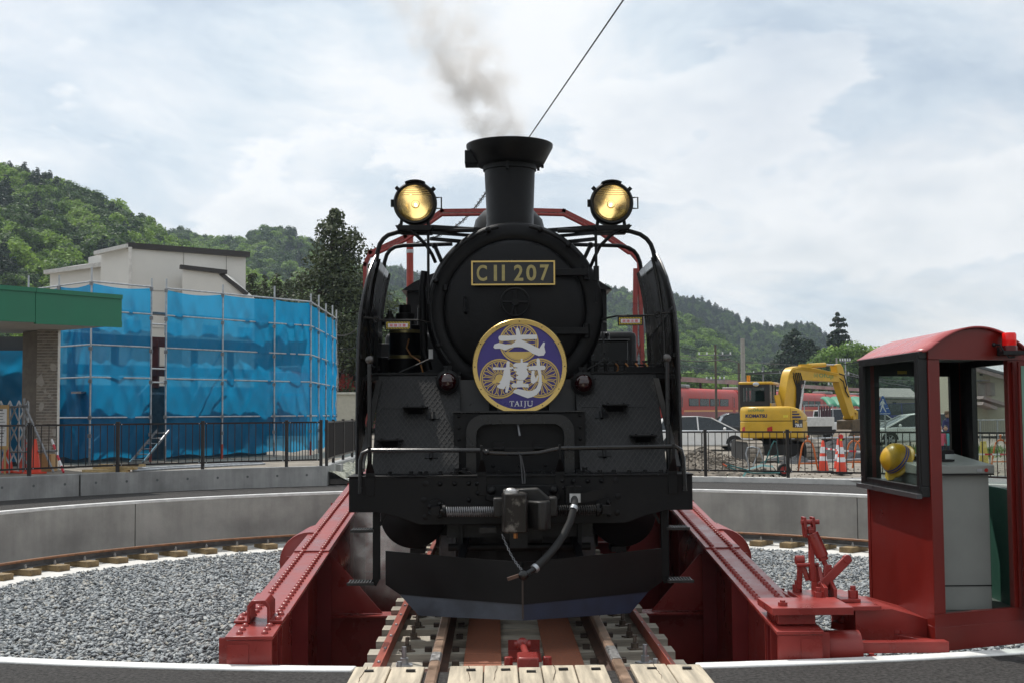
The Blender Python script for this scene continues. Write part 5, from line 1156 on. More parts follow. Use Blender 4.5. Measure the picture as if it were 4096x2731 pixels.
def fx(px): # where a pole measured at a pixel stands on the scaffold front line
    lo, hi = -.2, 1.2
    for _ in range(40):
        m_ = (lo + hi) / 2; p = F0.lerp(F1, m_)
        q = at(px, 1500, p.y).x
        if p.x < q: lo = m_
        else: hi = m_
    return F0.lerp(F1, m_)
poles = [fx(p) for p in (362, 604, 663, 890, 1097, 1243)]
back = [Vector((-5.62, 37.0, 0)), Vector((-5.64, 38.8, 0)), Vector((-5.66, 40.6, 0)), Vector((-5.68, 42.4, 0)), Vector((-5.70, 43.6, 0))]
left = [poles[0], poles[0] + Vector((-1.15, 1.0, 0)), poles[0] + Vector((-2.3, 2.0, 0))]
ZT = 4.86
allp = poles + back[1:] + left[1:]
for i, p in enumerate(allp):
    h = ZT + .22 + random.uniform(0, .16)
    po = obj('upright', MB().cyl((p.x, p.y, .4), (p.x, p.y, h), .0245, n=8), M['galv'], sc, world=True)
    cl = MB()
    for z in (1.05, 1.5, 2.4, 3.2, 4.05, 4.8): cl.box((p.x, p.y - .02, z), (.075, .075, .09))
    obj('coupler_clamps', cl, M['greysteel'], po, world=True)
    obj('jack', MB().cyl((p.x, p.y, .35), (p.x, p.y, .75), .03, n=8), mat('jack_red', (.35, .05, .03), .6) if i % 2 else M['greysteel'], po, world=True)
segs = [(poles[0], poles[1], 1), (poles[1], poles[2], 0), (poles[2], poles[3], 1), (poles[3], poles[4], 1), (poles[4], poles[5], 1)] + [(back[k], back[k + 1], 1) for k in range(4)] + [(left[0], left[1], 1), (left[1], left[2], 1)]
for k, (a, b, sh) in enumerate(segs):
    for z in ((1.5, 1.0 + 1.5, 3.3, 4.15, ZT) if k not in (1,) else (2.4, 2.75, 3.9)):
        obj('ledger', MB().cyl((a.x, a.y, z), (b.x, b.y, z), .0215, n=8), M['galv'], sc, world=True)
    if sh:
        o_ = Vector((b - a).yx.to_3d()); off = Vector(((b - a).y, -(b - a).x, 0)).normalized() * (-.045 if k < 9 else .045)
        obj('mesh_sheet', wrinkled(a + off, b + off, .48, ZT - .03, 40 + k, amp=random.uniform(.05, .10), sag=random.uniform(.02, .09)), sheetm, sc, world=True)
for a, b, z0, z1 in ((poles[2], poles[3], .8, 3.3), (poles[2], poles[3], .5, 2.6), (poles[4], poles[5], 2.3, .8), (poles[0], poles[1], .8, 2.4)):
    obj('diagonal_brace', MB().cyl((a.x - .1, a.y + .35, z0), (b.x - .1, b.y + .35, z1), .022, n=8), M['galv'], sc, world=True)
for z in (2.1, 4.2):
    d = (F1 - F0); nrm = Vector((-d.y, d.x, 0)).normalized() * .75
    obj('walk_board', MB().poly([F0 + nrm * .45 + Vector((0, 0, z)), F1 + nrm * .45 + Vector((0, 0, z)), F1 + nrm + Vector((0, 0, z)), F0 + nrm + Vector((0, 0, z))], (0, 0, .05)), M['greysteel'], sc, world=True)
# unfinished building behind the sheets
ub = thing('unfinished_building', 'unfinished steel framed building hidden behind the blue scaffold sheets', 'building', (-9, 39, .35))
d = (F1 - F0).normalized(); nrm = Vector((-d.y, d.x, 0)); s0 = F0 + nrm * 1.5 + d * .3
obj('wall', MB().poly([s0 + Vector((0, 0, .35)), s0 + d * 6.9 + Vector((0, 0, .35)), s0 + d * 6.9 + Vector((0, 0, 2.35)), s0 + Vector((0, 0, 2.35))], nrm * 4), mat('backlight_block_wall', (.09, .10, .11), .8, var=.3), ub, world=True)  # dark box added to cut the backlight on the lower sheets
steelred = mat('steel_primer', (.16, .035, .025), .6)
for z in (2.75, 3.55): obj('beam', MB().bar(s0 + Vector((0, 0, z)), s0 + d * 6.9 + Vector((0, 0, z)), .16, .26), steelred, ub, world=True)
for k in range(6):
    p = s0 + d * (.2 + 1.32 * k); obj('column', MB().bx((p.x - .08, p.y - .08, 2.3), (p.x + .08, p.y + .08, 3.6)), steelred, ub, world=True)
    if k < 5: obj('panel', MB().poly([p + d * .35 + Vector((0, 0, 3.75)), p + d * .85 + Vector((0, 0, 3.75)), p + d * .85 + Vector((0, 0, 4.1)), p + d * .35 + Vector((0, 0, 4.1))], nrm * .1), mat('pale_panel', (.4, .42, .42), .7), ub, world=True)
# green fascia canopy with brick pillar
gc = thing('canopy_building', 'station building with green fascia canopy, cut end and brick pillar', 'building', (-11, 28, .35))
gfas = mat('green_fascia', (.016, .175, .092), .38, var=.05, scale=1)
Ca = Vector((-8.22, 27.0, 0)); Cb = Vector((-12.5, 21.6, 0)); cdv = (Cb - Ca).normalized(); cn = Vector((cdv.y, -cdv.x, 0)); cn = cn if cn.x < 0 or cn.y > 0 else -cn
cn = Vector((-.78, .62, 0))
def cz(p, z): return Vector((p.x, p.y, z))
for k in range(3):
    a = Ca + cdv * (2.05 * k); b = Ca + cdv * (2.05 * (k + 1) - .012)
    obj('fascia_panel', MB().poly([cz(a, 3.56), cz(b, 3.50), cz(b, 4.04), cz(a, 4.04)], cn * .06), gfas, gc, world=True, bev=.004)
    obj('fascia_cap', MB().poly([cz(a - cn * .03, 4.04), cz(b - cn * .03, 4.04), cz(b - cn * .03, 4.13), cz(a - cn * .03, 4.13)], cn * .14), gfas, gc, world=True)
    obj('fascia_trim', MB().poly([cz(a - cn * .012, 3.43), cz(b - cn * .012, 3.40), cz(b - cn * .012, 3.55), cz(a - cn * .012, 3.56)], cn * .07), gfas, gc, world=True)
obj('broken_edge', MB().poly([cz(Ca + cn * .08, 3.62), cz(Ca + cn * .2, 3.60), cz(Ca + cn * .25, 3.85), cz(Ca + cn * .1, 3.9)], (.02, .02, 0)), mat('torn_board', (.20, .14, .09), .9, bump=.6), gc, world=True)
obj('roof_slab', MB().poly([cz(Ca + cn * .07, 3.47), cz(Ca + cdv * 6.1 + cn * .07, 3.44), cz(Ca + cdv * 6.1 + cn * 4, 3.44), cz(Ca + cn * 4, 3.47)], (0, 0, .5)), mat('soffit', (.36, .35, .33), .8, var=.1), gc, world=True)
bx0, bx1 = at(146, 1500, 28.2).x, at(231, 1500, 28.2).x
pil = obj('pillar', MB().bx((bx0 + .004, 28.204, .35), (bx1 - .004, 28.36, 3.46)), mat('mortar', (.58, .56, .51), .9, bump=.3), gc, world=True)
obj('pillar_flank', MB().poly([(bx0, 28.3, .35), (bx0 - .45, 28.55, .35), (bx0 - .45, 28.55, 3.45), (bx0, 28.3, 3.45)], (.02, .3, 0)), mat('bare_concrete', (.14, .125, .11), .85, var=.2), gc, world=True)
brk = [mat('grey_brick_%s' % n_, c, .85, var=.2, scale=30, bump=.3) for n_, c in (('a', (.27, .245, .215)), ('b', (.31, .28, .245)), ('c', (.22, .20, .18)))]
nb_ = 4; bw = (bx1 - bx0) / nb_
bms = []
for m_ in brk:
    me = MB().box((0, 0, 0), (bw - .010, .02, .052)).mesh('brick', 0); me.materials.append(m_); bms.append(me)
z = .42; row = 0
while z < 3.42:
    for k in range(nb_ + (row % 2)):
        c = bx0 + bw * (k + .5) - (bw / 2 if row % 2 else 0)
        if row % 2 and k in (0, nb_):
            inst('brick', random.choice(bms), pil, (bx0 + bw * .25 if k == 0 else bx1 - bw * .25, 28.199, z), scale=(.48, 1, 1), world=True)
        else: inst('brick', random.choice(bms), pil, (c, 28.199, z), world=True)
    z += .0665; row += 1
pst = MB()
for x, z, r in ((.1, 2.35, .14), (.38, 2.62, .12), (.12, 1.75, .11), (.3, 2.0, .05), (.1, 1.35, .08), (.42, 1.2, .09), (.3, .85, .08), (.36, 1.95, .05), (.2, 2.1, .05)):
    pts = [(bx0 + x + r * random.uniform(.5, 1.1) * .8 * math.cos(t), 28.186, z + r * random.uniform(.5, 1.2) * math.sin(t)) for t in [i * .7 for i in range(9)]]
    pst.poly(pts, (0, .012, 0))
obj('plaster_patches', pst, mat('plaster', (.45, .43, .40), .9), pil, world=True)
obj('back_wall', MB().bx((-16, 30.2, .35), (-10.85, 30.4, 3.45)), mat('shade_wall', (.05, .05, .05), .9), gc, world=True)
obj('hung_sheet', wrinkled((-13.0, 29.7, 0), (-10.75, 29.9, 0), .5, 3.1, 91, amp=.08), sheetm, gc, world=True)
# pale clad building further back
be = thing('clad_building', 'tall cream clad building with dark roof edge behind the scaffold', 'building', (-19, 66, .3))
cream = mat('cream_cladding', (.66, .645, .61), .6, var=.04, scale=.6)
dkt = mat('dark_roof_trim', (.028, .024, .023), .5)
K0 = at(526, 985, 66); K1 = at(983, 1024, 70.2); K2 = at(404, 1012, 68.6)
KZ = K0.z
def wallq(name, a, b, z0, za, zb, m_, th, par=None):
    a = Vector((a.x, a.y, 0)); b = Vector((b.x, b.y, 0)); n_ = Vector(((b - a).y, -(b - a).x, 0)).normalized(); n_ = n_ if n_.y > 0 else -n_
    return obj(name, MB().poly([cz(a, z0), cz(b, z0), cz(b, zb), cz(a, za)], n_ * th), m_, par or be, world=True)
wallq('wall', K0, K1, .3, KZ, K1.z, cream, 6); wallq('wall', K2, K0, .3, K2.z, KZ, cream, 4)
wallq('roof_trim', K0 + Vector((-.15, -.12, 0)), K1 + Vector((.25, -.12, 0)), 0, 0, 0, dkt, .01) if False else obj('roof_trim', MB().bar(K0 + Vector((-.2, -.1, .02)), K1 + Vector((.2, -.1, .05)), .3, .30), dkt, be, world=True)
obj('eave', MB().bar(K2 + Vector((-.2, -.2, -.05)), K0 + Vector((-.1, -.2, -.02)), .3, .20), mat('pale_eave', (.55, .54, .52), .6), be, world=True)
dpx = at(520, 1100, 65.7); obj('downpipe', MB().cyl((dpx.x, dpx.y, .3), (dpx.x, dpx.y, KZ - .1), .10, n=10), mat('pipe_white', (.62, .60, .57), .5), be, world=True)
for px in (728, 902):
    t_ = (px - 526) / (983 - 526); p = K0.lerp(K1, t_); obj('panel_joint', MB().bx((p.x - .01, p.y - .03, .3), (p.x + .01, p.y - .005, p.z)), mat('joint_grey', (.28, .27, .25), .7), be, world=True)
for z in (2.2, 4.2, 6.2, 8.2):
    obj('panel_joint', MB().bar(cz(K0, z) + Vector((0, -.03, 0)), cz(K1, z) + Vector((0, -.03, 0)), .02, .018), bpy.data.materials['joint_grey'], be, world=True)
g0, g1, g2 = at(730, 1075, 66.0), at(900, 1096, 67.3), at(990, 1180, 68.0)
obj('lean_to', MB().poly([cz(g0, .3), cz(g1, .3), cz(g2, .3), g2, g1, g0], (0, 2, 0)), cream, be, world=True)
obj('lean_to_trim', MB().bar(g0 + Vector((-.1, -.1, .08)), g1 + Vector((.1, -.1, .08)), .25, .22).bar(g1 + Vector((-.25, -.1, .0)), g2 + Vector((0, -.1, 0)), .25, .20), dkt, be, world=True)
L0, L1 = at(200, 1092, 70), at(415, 1062, 69)
wallq('low_wing', L0, L1, .3, L0.z, L1.z, cream, 5)
obj('low_wing_eave', MB().bar(L0 + Vector((-.2, -.2, .0)), L1 + Vector((0, -.2, 0)), .3, .22), bpy.data.materials['pale_eave'], be, world=True)
obj('low_wing_roof', MB().poly([L0 + Vector((0, 0, .1)), L1 + Vector((0, 0, .1)), L1 + Vector((0, 4, .8)), L0 + Vector((0, 4, .8))], (0, 0, .08)), mat('corrugated', (.18, .17, .16), .6), be, world=True)
# things behind the railing on the terrace
def cone(name, label, p, h, group, stripes=True, m='cone_red'):
    t = thing(name, label, 'traffic cone', p, random.uniform(0, 1), group)
    mm = bpy.data.materials.get(m) or mat(m, (.70, .055, .018), .45, var=.06)
    obj('base', MB().box((0, 0, .018), (.36, .36, .036)), M['rubber'] if stripes else mm, t, bev=.006)
    r = lambda z: .135 * (1 - z / h) + .028 * (z / h)
    obj('body', MB().lathe([(r(.036), .036), (r(h) + .002, h - .01), (r(h) - .008, h), (0.001, h)], n=24), mm, t)
    if stripes:
        for a, b in ((.36, .50), (.60, .80)): obj('reflective_band', MB().lathe([(r(a * h) + .003, a * h), (r(b * h) + .003, b * h)], n=24), bpy.data.materials.get('band_white') or mat('band_white', (.75, .76, .78), .35), t)
    return t
for k, (px, Y, lb) in enumerate(((102, 26.6, 'plain red cone half hidden by the railing post near the brick pillar'), (142, 26.3, 'plain red cone in front of the foot of the brick pillar'), (30, 26.8, 'plain red cone under the folding gate at the picture edge'))):
    p = at(px, 1700, Y); cone('traffic_cone', lb, (p.x, Y, .35), .72, 'plain red cones behind the railing', False, 'cone_plain')
ga = thing('folding_gate', 'grey metal folding lattice gate beneath the green canopy', 'gate', (-10.6, 26.5, .35))
gal = M['galv']
for k in range(5):
    x = at(-30 + 36 * k, 1600, 26.5).x
    obj('gate_bar', MB().cyl((x, 26.5, .35), (x, 26.5, 1.85), .017, n=8), gal, ga, world=True)
    if k < 4:
        for z in (.55, 1.0, 1.45): obj('gate_lattice', MB().bar((x, 26.48, z), (x + .19, 26.48, z + .42), .012, .028).bar((x + .19, 26.46, z), (x, 26.46, z + .42), .012, .028), gal, ga, world=True)
nb2 = thing('notice_board', 'wooden board with a white printed notice leaning by the folding gate', 'notice board', (-10.5, 26.2, .5))
xa, xb = at(-40, 1600, 26.2).x, at(36, 1600, 26.2).x
obj('board', MB().bx((xa, 26.2, .86), (xb, 26.22, 1.78)), mat('board_wood', (.42, .27, .11), .6), nb2, world=True)
obj('leg', MB().bx((xa + .05, 26.21, .35), (xa + .09, 26.23, .88)).bx((xb - .09, 26.21, .35), (xb - .05, 26.23, .88)), bpy.data.materials['board_wood'], nb2, world=True)
obj('paper', MB().bx((xa + .03, 26.196, .93), (xb - .04, 26.199, 1.70)), mat('paper', (.62, .62, .62), .7), nb2, world=True)
pr = MB()
for k in range(12): pr.bx((xa + .05, 26.193, 1.66 - .06 * k), (xb - .07 - .06 * random.random(), 26.1955, 1.66 - .06 * k + (.03 if k in (0, 8) else .012)))
obj('print_lines', pr, mat('print_grey', (.10, .10, .10), .7), nb2, world=True)['kind'] = 'stuff'
tf = thing('tube_frame', 'tripod frame of grey steel tubes with a slanting stay by the brick pillar', 'frame', (-9.9, 26.0, .35))
x0, x1 = at(97, 1600, 26.4).x, at(215, 1840, 26.2).x
obj('post', MB().cyl((x0, 26.4, .35), (x0, 26.4, 1.92), .025, n=8), M['greysteel'], tf, world=True)
obj('stay', MB().cyl((x0, 26.4, 1.80), (x1, 26.2, .38), .025, n=8), M['greysteel'], tf, world=True)
obj('cross_tube', MB().cyl((x0 - .25, 26.35, .80), (x1 + .05, 26.25, .82), .022, n=8).cyl((x0 - .55, 26.36, 1.72), (x0 + .1, 26.36, 1.76), .022, n=8), M['greysteel'], tf, world=True)
tr_ = thing('striped_pole', 'red and white striped pole leaning at the foot of the brick pillar', 'pole', (-9.6, 26.6, .35))
pa, pb = at(207, 1757, 27.0), at(254, 1885, 26.2); pb.z = .38
for k in range(6): obj('band', MB().cyl(pa.lerp(pb, k / 6), pa.lerp(pb, (k + 1) / 6), .026, n=8), M['white'] if k % 2 == 0 else sred, tr_, world=True)
cbx = at(185, 1815, 27.4); single('cardboard_box', MB().bx((cbx.x - .15, 27.2, .35), (cbx.x + .18, 27.6, .72)).poly([(cbx.x - .15, 27.2, .72), (cbx.x - .05, 27.2, .74), (cbx.x - .05, 27.6, .74), (cbx.x - .15, 27.6, .72)], (0, 0, .006)), mat('cardboard', (.42, .26, .12), .8), 'open brown cardboard box standing before the brick pillar', 'box', bev=.004)
obj_ = None
for k in range(5):
    p = at(415 + 14 * k + random.uniform(-6, 6), 1868, 25.6)
    M4 = Matrix.Rotation(random.uniform(-.25, .25) + 1.2, 3, 'Z')
    mb = MB().box((0, 0, 0), (.10, 1.0, .05), M4); mb.v = [(v[0] + p.x, v[1] + 25.7 + .05 * k, v[2] + .39 + .03 + .052 * (k // 2)) for v in mb.v]
    single('timber_offcut', mb, M['lumber'], 'yellow timber offcut lying in the small pile behind the railing', 'timber', 'timber offcuts piled behind the railing')
for k in range(3):
    a = at(520 + 6 * k, 1866, 25.4 + .1 * k); b = at(1110 - 10 * k, 1852, 29.4 + .1 * k)
    single('scaffold_tube', MB().cyl((a.x, 25.6 + .1 * k, .43 + .03 * (k % 2)), (b.x - .15, 28.6 + .1 * k, .43 + .03 * (k % 2)), .024, n=8), M['galv'], ['foremost of three grey scaffold tubes lying along the ground behind the railing', 'middle of three grey scaffold tubes lying along the ground behind the railing', 'rearmost of three grey scaffold tubes lying along the ground behind the railing'][k], 'tube', 'loose scaffold tubes on the ground')
la = thing('ladder', 'grey aluminium ladder leaning in the gap between the blue sheets', 'ladder', (-8.6, 32.5, .35))
q0 = at(545, 1858, 31.2); q1 = at(652, 1720, 32.6); q0.z = .38
for dx in (-.16, .16): obj('stile', MB().bar(q0 + Vector((dx, 0, 0)), q1 + Vector((dx, 0, 0)), .025, .06), M['greysteel'], la, world=True)
for k in range(6): c = q0.lerp(q1, (k + .5) / 6); obj('rung', MB().cyl(c + Vector((-.16, 0, 0)), c + Vector((.16, 0, 0)), .014, n=8), M['greysteel'], la, world=True)
bwl = thing('cream_shed', 'low cream painted shed with flat roof beyond the scaffold corner', 'shed', (-9, 60, .2))
e0, e1 = at(1335, 1600, 60), at(1460, 1600, 62)
obj('wall', MB().bx((e0.x, 60, .1), (e1.x, 62, 2.50)), mat('shed_cream', (.42, .41, .34), .7, var=.1), bwl, world=True)
obj('roof_edge', MB().bx((e0.x - .1, 59.9, 2.50), (e1.x + .1, 62.1, 2.60)), mat('shed_edge', (.50, .50, .44), .7), bwl, world=True)
# ================================================================== excavator
yl = mat('excavator_yellow', (.60, .36, .025), .38, var=.10, scale=2.5)
EXP = Vector((8.43, 38.6, -.01))
ex = thing('excavator', 'yellow crawler excavator with raised boom seen from behind beyond the railing', 'excavator', EXP)
def ep(name, mb, m, parent=None, **k): return obj(name, mb, M[m] if isinstance(m, str) else m, parent or ex, **k)
trk = mat('track_steel', (.33, .295, .25), .8, metal=0, var=.35, scale=9, bump=.4)
for s in (-1, 1):
    cx = s * .86
    pth = []
    for i in range(17): t = math.pi * (.5 + i / 16); pth.append((-1.15 + .32 * math.cos(t), .33 + .32 * math.sin(t)))
    for i in range(1, 9): pth.append((-1.15 + 2.3 * i / 9, .01))
    for i in range(17): t = math.pi * (-.5 + i / 16); pth.append((1.15 + .32 * math.cos(t), .33 + .32 * math.sin(t)))
    for i in range(1, 9): pth.append((1.15 - 2.3 * i / 9, .65))
    tk = ep('crawler_track', MB().poly([(cx - .20, y, .02 + z * .96) for y, z in pth], (.40, 0, 0)), M['rubber'])
    per = len(pth)
    # shoes: evenly spaced along the loop
    L_ = [0]
    for i in range(per): a, b = pth[i], pth[(i + 1) % per]; L_.append(L_[-1] + math.hypot(b[0] - a[0], b[1] - a[1]))
    shoe = MB().box((0, 0, 0), (.45, .128, .03)).box((0, -.03, .022), (.45, .018, .02)).mesh('track_shoe', 0); shoe.materials.append(trk)
    n = int(L_[-1] / .145)
    for k in range(n):
        d = L_[-1] * k / n; i = max(j for j in range(per) if L_[j] <= d); f = (d - L_[i]) / (L_[i + 1] - L_[i]); a, b = pth[i], pth[(i + 1) % per]
        y, z = a[0] + (b[0] - a[0]) * f, a[1] + (b[1] - a[1]) * f; ang_ = math.atan2(b[1] - a[1], b[0] - a[0])
        if y > .6: continue
        inst('track_shoe', shoe, tk, (cx, y, z), (ang_ + math.pi, 0, 0))
ep('undercarriage', MB().bx((-.64, -.9, .22), (.64, .9, .55)).cyl((0, 0, .5), (0, 0, .74), .5, n=24), mat('undercarriage_black', (.018, .017, .016), .7))
UP = Matrix.Rotation(R(-20), 3, 'Z')
def plan(h, r, e=3.0, n=56):
    P = []
    for i in range(n):
        t = 2 * math.pi * i / n; c, s_ = math.cos(t), math.sin(t)
        x = h * abs(c) ** (2 / e) * (1 if c > 0 else -1); y = r * abs(s_) ** (2 / e) * (1 if s_ > 0 else -1)
        if y > .75: y = .75
        P.append(UP @ Vector((x, y, 0)))
    return P
PL = plan(.99, 1.04)
def upz(z0, z1, sc=1.0): return MB().poly([Vector((p.x * sc, p.y * sc, z0)) for p in PL], (0, 0, z1 - z0))
ep('counterweight', upz(.74, 1.26), yl, bev=.04)
hood = MB(); rings = [(1.265, 1.0), (1.55, 1.0), (1.64, .985), (1.69, .94), (1.70, .85)]
vs_ = []; nP = len(PL)
for z, k in rings:
    for p in PL:
        q = Vector((p.x * k, p.y * k, z)); drop = max(0, (q.x - .25)) ** 1.5 * .42
        vs_.append((q.x, q.y, max(1.27 if z > 1.27 else z, z - drop * (z - 1.265) / .43)))
fs_ = [(j * nP + i, j * nP + (i + 1) % nP, (j + 1) * nP + (i + 1) % nP, (j + 1) * nP + i) for j in range(4) for i in range(nP)] + [tuple(range(4 * nP, 5 * nP))]
ep('engine_hood', hood.add(vs_, fs_), yl, smooth=60)
def rear_y(x):
    best = 9
    for i in range(nP):
        a, b = PL[i], PL[(i + 1) % nP]
        if (a.x - x) * (b.x - x) <= 0 and abs(a.x - b.x) > 1e-6: best = min(best, a.y + (b.y - a.y) * (x - a.x) / (b.x - a.x))
    return best
def decal(name, pts, faces, m, off=.006):
    return ep(name, MB().add([(x, rear_y(x) - off, z) for x, z in pts], faces), m, smooth=0)
def dpoly(name, pts, m, off=.006, n=6):
    # split a quad into columns so that it follows the curve
    (x0, za0, za1), (x1, zb0, zb1) = pts; P = []; Fc = []
    for i in range(n + 1):
        f = i / n; P += [(x0 + (x1 - x0) * f, za0 + (zb0 - za0) * f), (x0 + (x1 - x0) * f, za1 + (zb1 - za1) * f)]
    return decal(name, P, [(2 * i, 2 * i + 2, 2 * i + 3, 2 * i + 1) for i in range(n)], m, off)
navy = mat('navy_print', (.02, .02, .085), .5); blk = mat('black_print', (.02, .02, .022), .5); wpr = mat('white_print', (.75, .75, .75), .5); gpr = mat('green_print', (.04, .22, .09), .5); ypr = mat('yellow_print', (.75, .45, .03), .5)
K_ = .0039
def cxx(c): return max(min(p.x for p in PL) + .012, (c - 851) * K_)
def czz(c): return 1.53 - (1200 + c * .51 - 1652) / 5000 * 37.6 + .01
def dtext(s, c0, c1, y0, y1, m, bold=.03, off=.009):
    v, f = text_mesh(s, bold); a, b, z0, z1 = cxx(c0), cxx(c1), czz(y1), czz(y0)
    decal('lettering', [(a + (b - a) * p, z0 + (z1 - z0) * q) for p, q in v], f, m, off)
dtext('KOMATSU', 597, 745, 905, 933, navy, .05)
dtext('õfuji'.replace('õ', 'ō'), 645, 722, 858, 890, gpr, .0); dtext('(x)', 614, 640, 864, 888, gpr, .0)
for i_, (y0, y1, xr) in enumerate(((884, 893, 975), (901, 914, 995), (922, 938, 1008))):
    dpoly('stripe', ((cxx(931), czz(y1), czz(y0)), (cxx(xr), czz(y1), czz(y0))), navy)
dpoly('model_plate', ((cxx(934), czz(1010), czz(948)), (cxx(1028), czz(1014), czz(950))), blk, .006)
dtext('PC', 954, 986, 956, 977, ypr, .03, .012); dtext('78US', 954, 1020, 982, 1008, wpr, .03, .012)
rrf = mat('tail_red', (.45, .03, .02), .3)
for x0, x1 in ((575, 594), (744, 781)): dpoly('reflector', ((cxx(x0), czz(1046), czz(1012)), (cxx(x1), czz(1046), czz(1000))), rrf)
dpoly('panel_line', ((cxx(578), czz(957.5), czz(956)), (cxx(1120), czz(957.5), czz(956))), mat('seam_dark', (.16, .09, .01), .6), .007, 20)
dpoly('panel_line', ((cxx(917), czz(958), czz(860)), (cxx(919.5), czz(958), czz(860))), bpy.data.materials['seam_dark'], .007, 1)
dpoly('label', ((cxx(862), czz(932), czz(912)), (cxx(898), czz(932), czz(912))), mat('label_yellow', (.75, .6, .05), .5), .007, 2)
# cab
def cbx_(mb, a, b):
    P = [Vector((x, y, z)) for z in (a[2], b[2]) for y in (a[1], b[1]) for x in (a[0], b[0])]
    return mb.add([UP @ p for p in P], [(0, 2, 3, 1), (4, 5, 7, 6), (0, 1, 5, 4), (2, 6, 7, 3), (0, 4, 6, 2), (1, 3, 7, 5)])
cabm = ep('cab', cbx_(MB(), (-.95, -.42, 1.6), (-.02, 1.15, 1.80)), yl, bev=.02)
for x in (-.93, -.08):
    for y in (-.40, .45, 1.08): ep('cab_post', cbx_(MB(), (x - .03, y - .035, 1.8), (x + .03, y + .035, 2.38)), blk, cabm)
ep('cab_lower_panel', cbx_(MB(), (-.95, -.43, 1.68), (-.05, -.39, 1.86)), blk, cabm)
ep('cab_frame', cbx_(cbx_(cbx_(MB(), (-.95, -.425, 2.28), (-.05, -.375, 2.40)), (-.96, -.425, 1.84), (-.86, -.375, 2.3)), (-.20, -.425, 1.84), (-.05, -.375, 2.3)), blk, cabm)
ep('cab_pane', cbx_(cbx_(MB(), (-.90, -.40, 1.82), (-.14, -.395, 2.30)), (-.07, -.38, 1.82), (-.065, 1.1, 2.36)), glass('excavator_glass', (.75, .85, .85), .72), cabm)
ep('cab_roof', cbx_(MB(), (-1.0, -.47, 2.38), (.03, 1.2, 2.46)), yl, cabm, bev=.03)
ep('seat', cbx_(cbx_(MB(), (-.70, .0, 1.8), (-.25, .45, 1.92)), (-.68, -.05, 1.85), (-.27, .08, 2.2)), mat('seat_teal', (.06, .14, .14), .8), cabm, bev=.03)
bq = UP @ Vector((-.70, -.35, 0)); ep('beacon', MB().cyl((bq.x, bq.y, 2.46), (bq.x, bq.y, 2.50), .05).cyl((bq.x, bq.y, 2.50), (bq.x, bq.y, 2.66), .055), mat('amber_beacon', (.75, .28, .01), .25), cabm)
mq = UP @ Vector((-.45, -.50, 0)); ep('mirror', MB().sph((mq.x, mq.y, 2.38), .09, 14, 8, sc=(1.15, .3, .75)), mat('mirror_grey', (.5, .52, .54), .15, metal=.8), cabm)
ep('hydraulic_post', MB().bar((.10, -.35, 1.65), (.02, -.35, 2.05), .16, .10), yl, None, bev=.01)
# boom, arm, bucket in one upright plane
D_ = Vector((.77, .638, 0)); O_ = Vector((.43, .15, 0)); Nn = Vector((.638, -.77, 0))
def bm_(t, z, w=0): return O_ + D_ * t + Nn * w + Vector((0, 0, z))
def slabp(pts, w, name, m, parent=None, bev=.015): return ep(name, MB().poly([bm_(t, z, -w / 2) for t, z in pts], Nn * w), m, parent, bev=bev)
boom = slabp([(-.37, 1.45), (-.25, 1.95), (-.05, 2.62), (.03, 2.78), (.18, 2.90), (.5, 2.95), (1.4, 2.90), (2.6, 2.76), (2.78, 2.68), (2.78, 2.56), (2.6, 2.48), (1.6, 2.50), (.62, 2.52), (.50, 2.46), (.42, 2.3), (.25, 1.45)], .30, 'boom', yl)
arm = slabp([(2.50, 3.04), (2.74, 3.07), (2.86, 2.95), (3.02, 2.5), (3.44, 1.55), (3.46, 1.32), (3.24, 1.28), (3.10, 1.50), (2.62, 2.42)], .26, 'arm', yl)
ep('arm_cylinder', MB().cyl(bm_(1.15, 2.98), bm_(2.05, 3.03), .07, n=14).bx(tuple(bm_(.9, 2.9) - Vector((.1, .1, 0))), tuple(bm_(1.1, 3.02) + Vector((.1, .1, 0)))), yl, boom)
ep('arm_rod', MB().cyl(bm_(2.05, 3.03), bm_(2.62, 3.03), .034, n=10), M['steel'], boom)
hoses = MB()
for k in range(5):
    w = .17 + .0 * k; t0 = .30 + .05 * k
    hoses.tube([bm_(t0 - .05, 1.5, w), bm_(t0 - .02, 1.9, w + .03), bm_(t0 + .02, 2.3, w), bm_(t0 - .1 + .05 * k, 2.55, w), bm_(t0 - .15 + .04 * k, 2.75, w)], .019, 6)
ep('hydraulic_hoses', hoses, M['rubber'], boom)
pp = MB()
for k in range(4): pp.tube([bm_(.0 + .06 * k, 2.55 + .04 * k, .165), bm_(.14 + .06 * k, 2.84 + .01 * k, .165), bm_(.6 + .04 * k, 2.93 - .03 * k, .165), bm_(1.6, 2.86 - .03 * k, .165), bm_(2.5, 2.74 - .02 * k, .165)], .012, 6)
ep('boom_pipes', pp, yl, boom)
ep('boom_cylinder', MB().cyl(bm_(.40, 1.55, .2), bm_(.58, 2.2, .2), .05).cyl(bm_(.58, 2.2, .2), bm_(.70, 2.5, .2), .03), M['steel'], boom)
ep('work_lamp', MB().box(bm_(.55, 2.45, .2), (.14, .1, .11)), blk, boom)
ep('arm_hose', MB().tube([bm_(2.6, 2.75, .15), bm_(2.85, 2.7, .17), bm_(2.95, 2.4, .18), bm_(2.9, 2.2, .17), bm_(3.1, 2.0, .16)], .02, 6).tube([bm_(2.62, 2.6, .15), bm_(2.8, 2.5, .17), bm_(2.85, 2.3, .18), bm_(3.0, 2.1, .16)], .018, 6), M['rubber'], arm)
ep('bucket_cylinder', MB().cyl(bm_(3.02, 2.75, 0), bm_(3.32, 2.05, 0), .055).cyl(bm_(3.32, 2.05), bm_(3.58, 1.48), .03), M['greysteel'], arm)
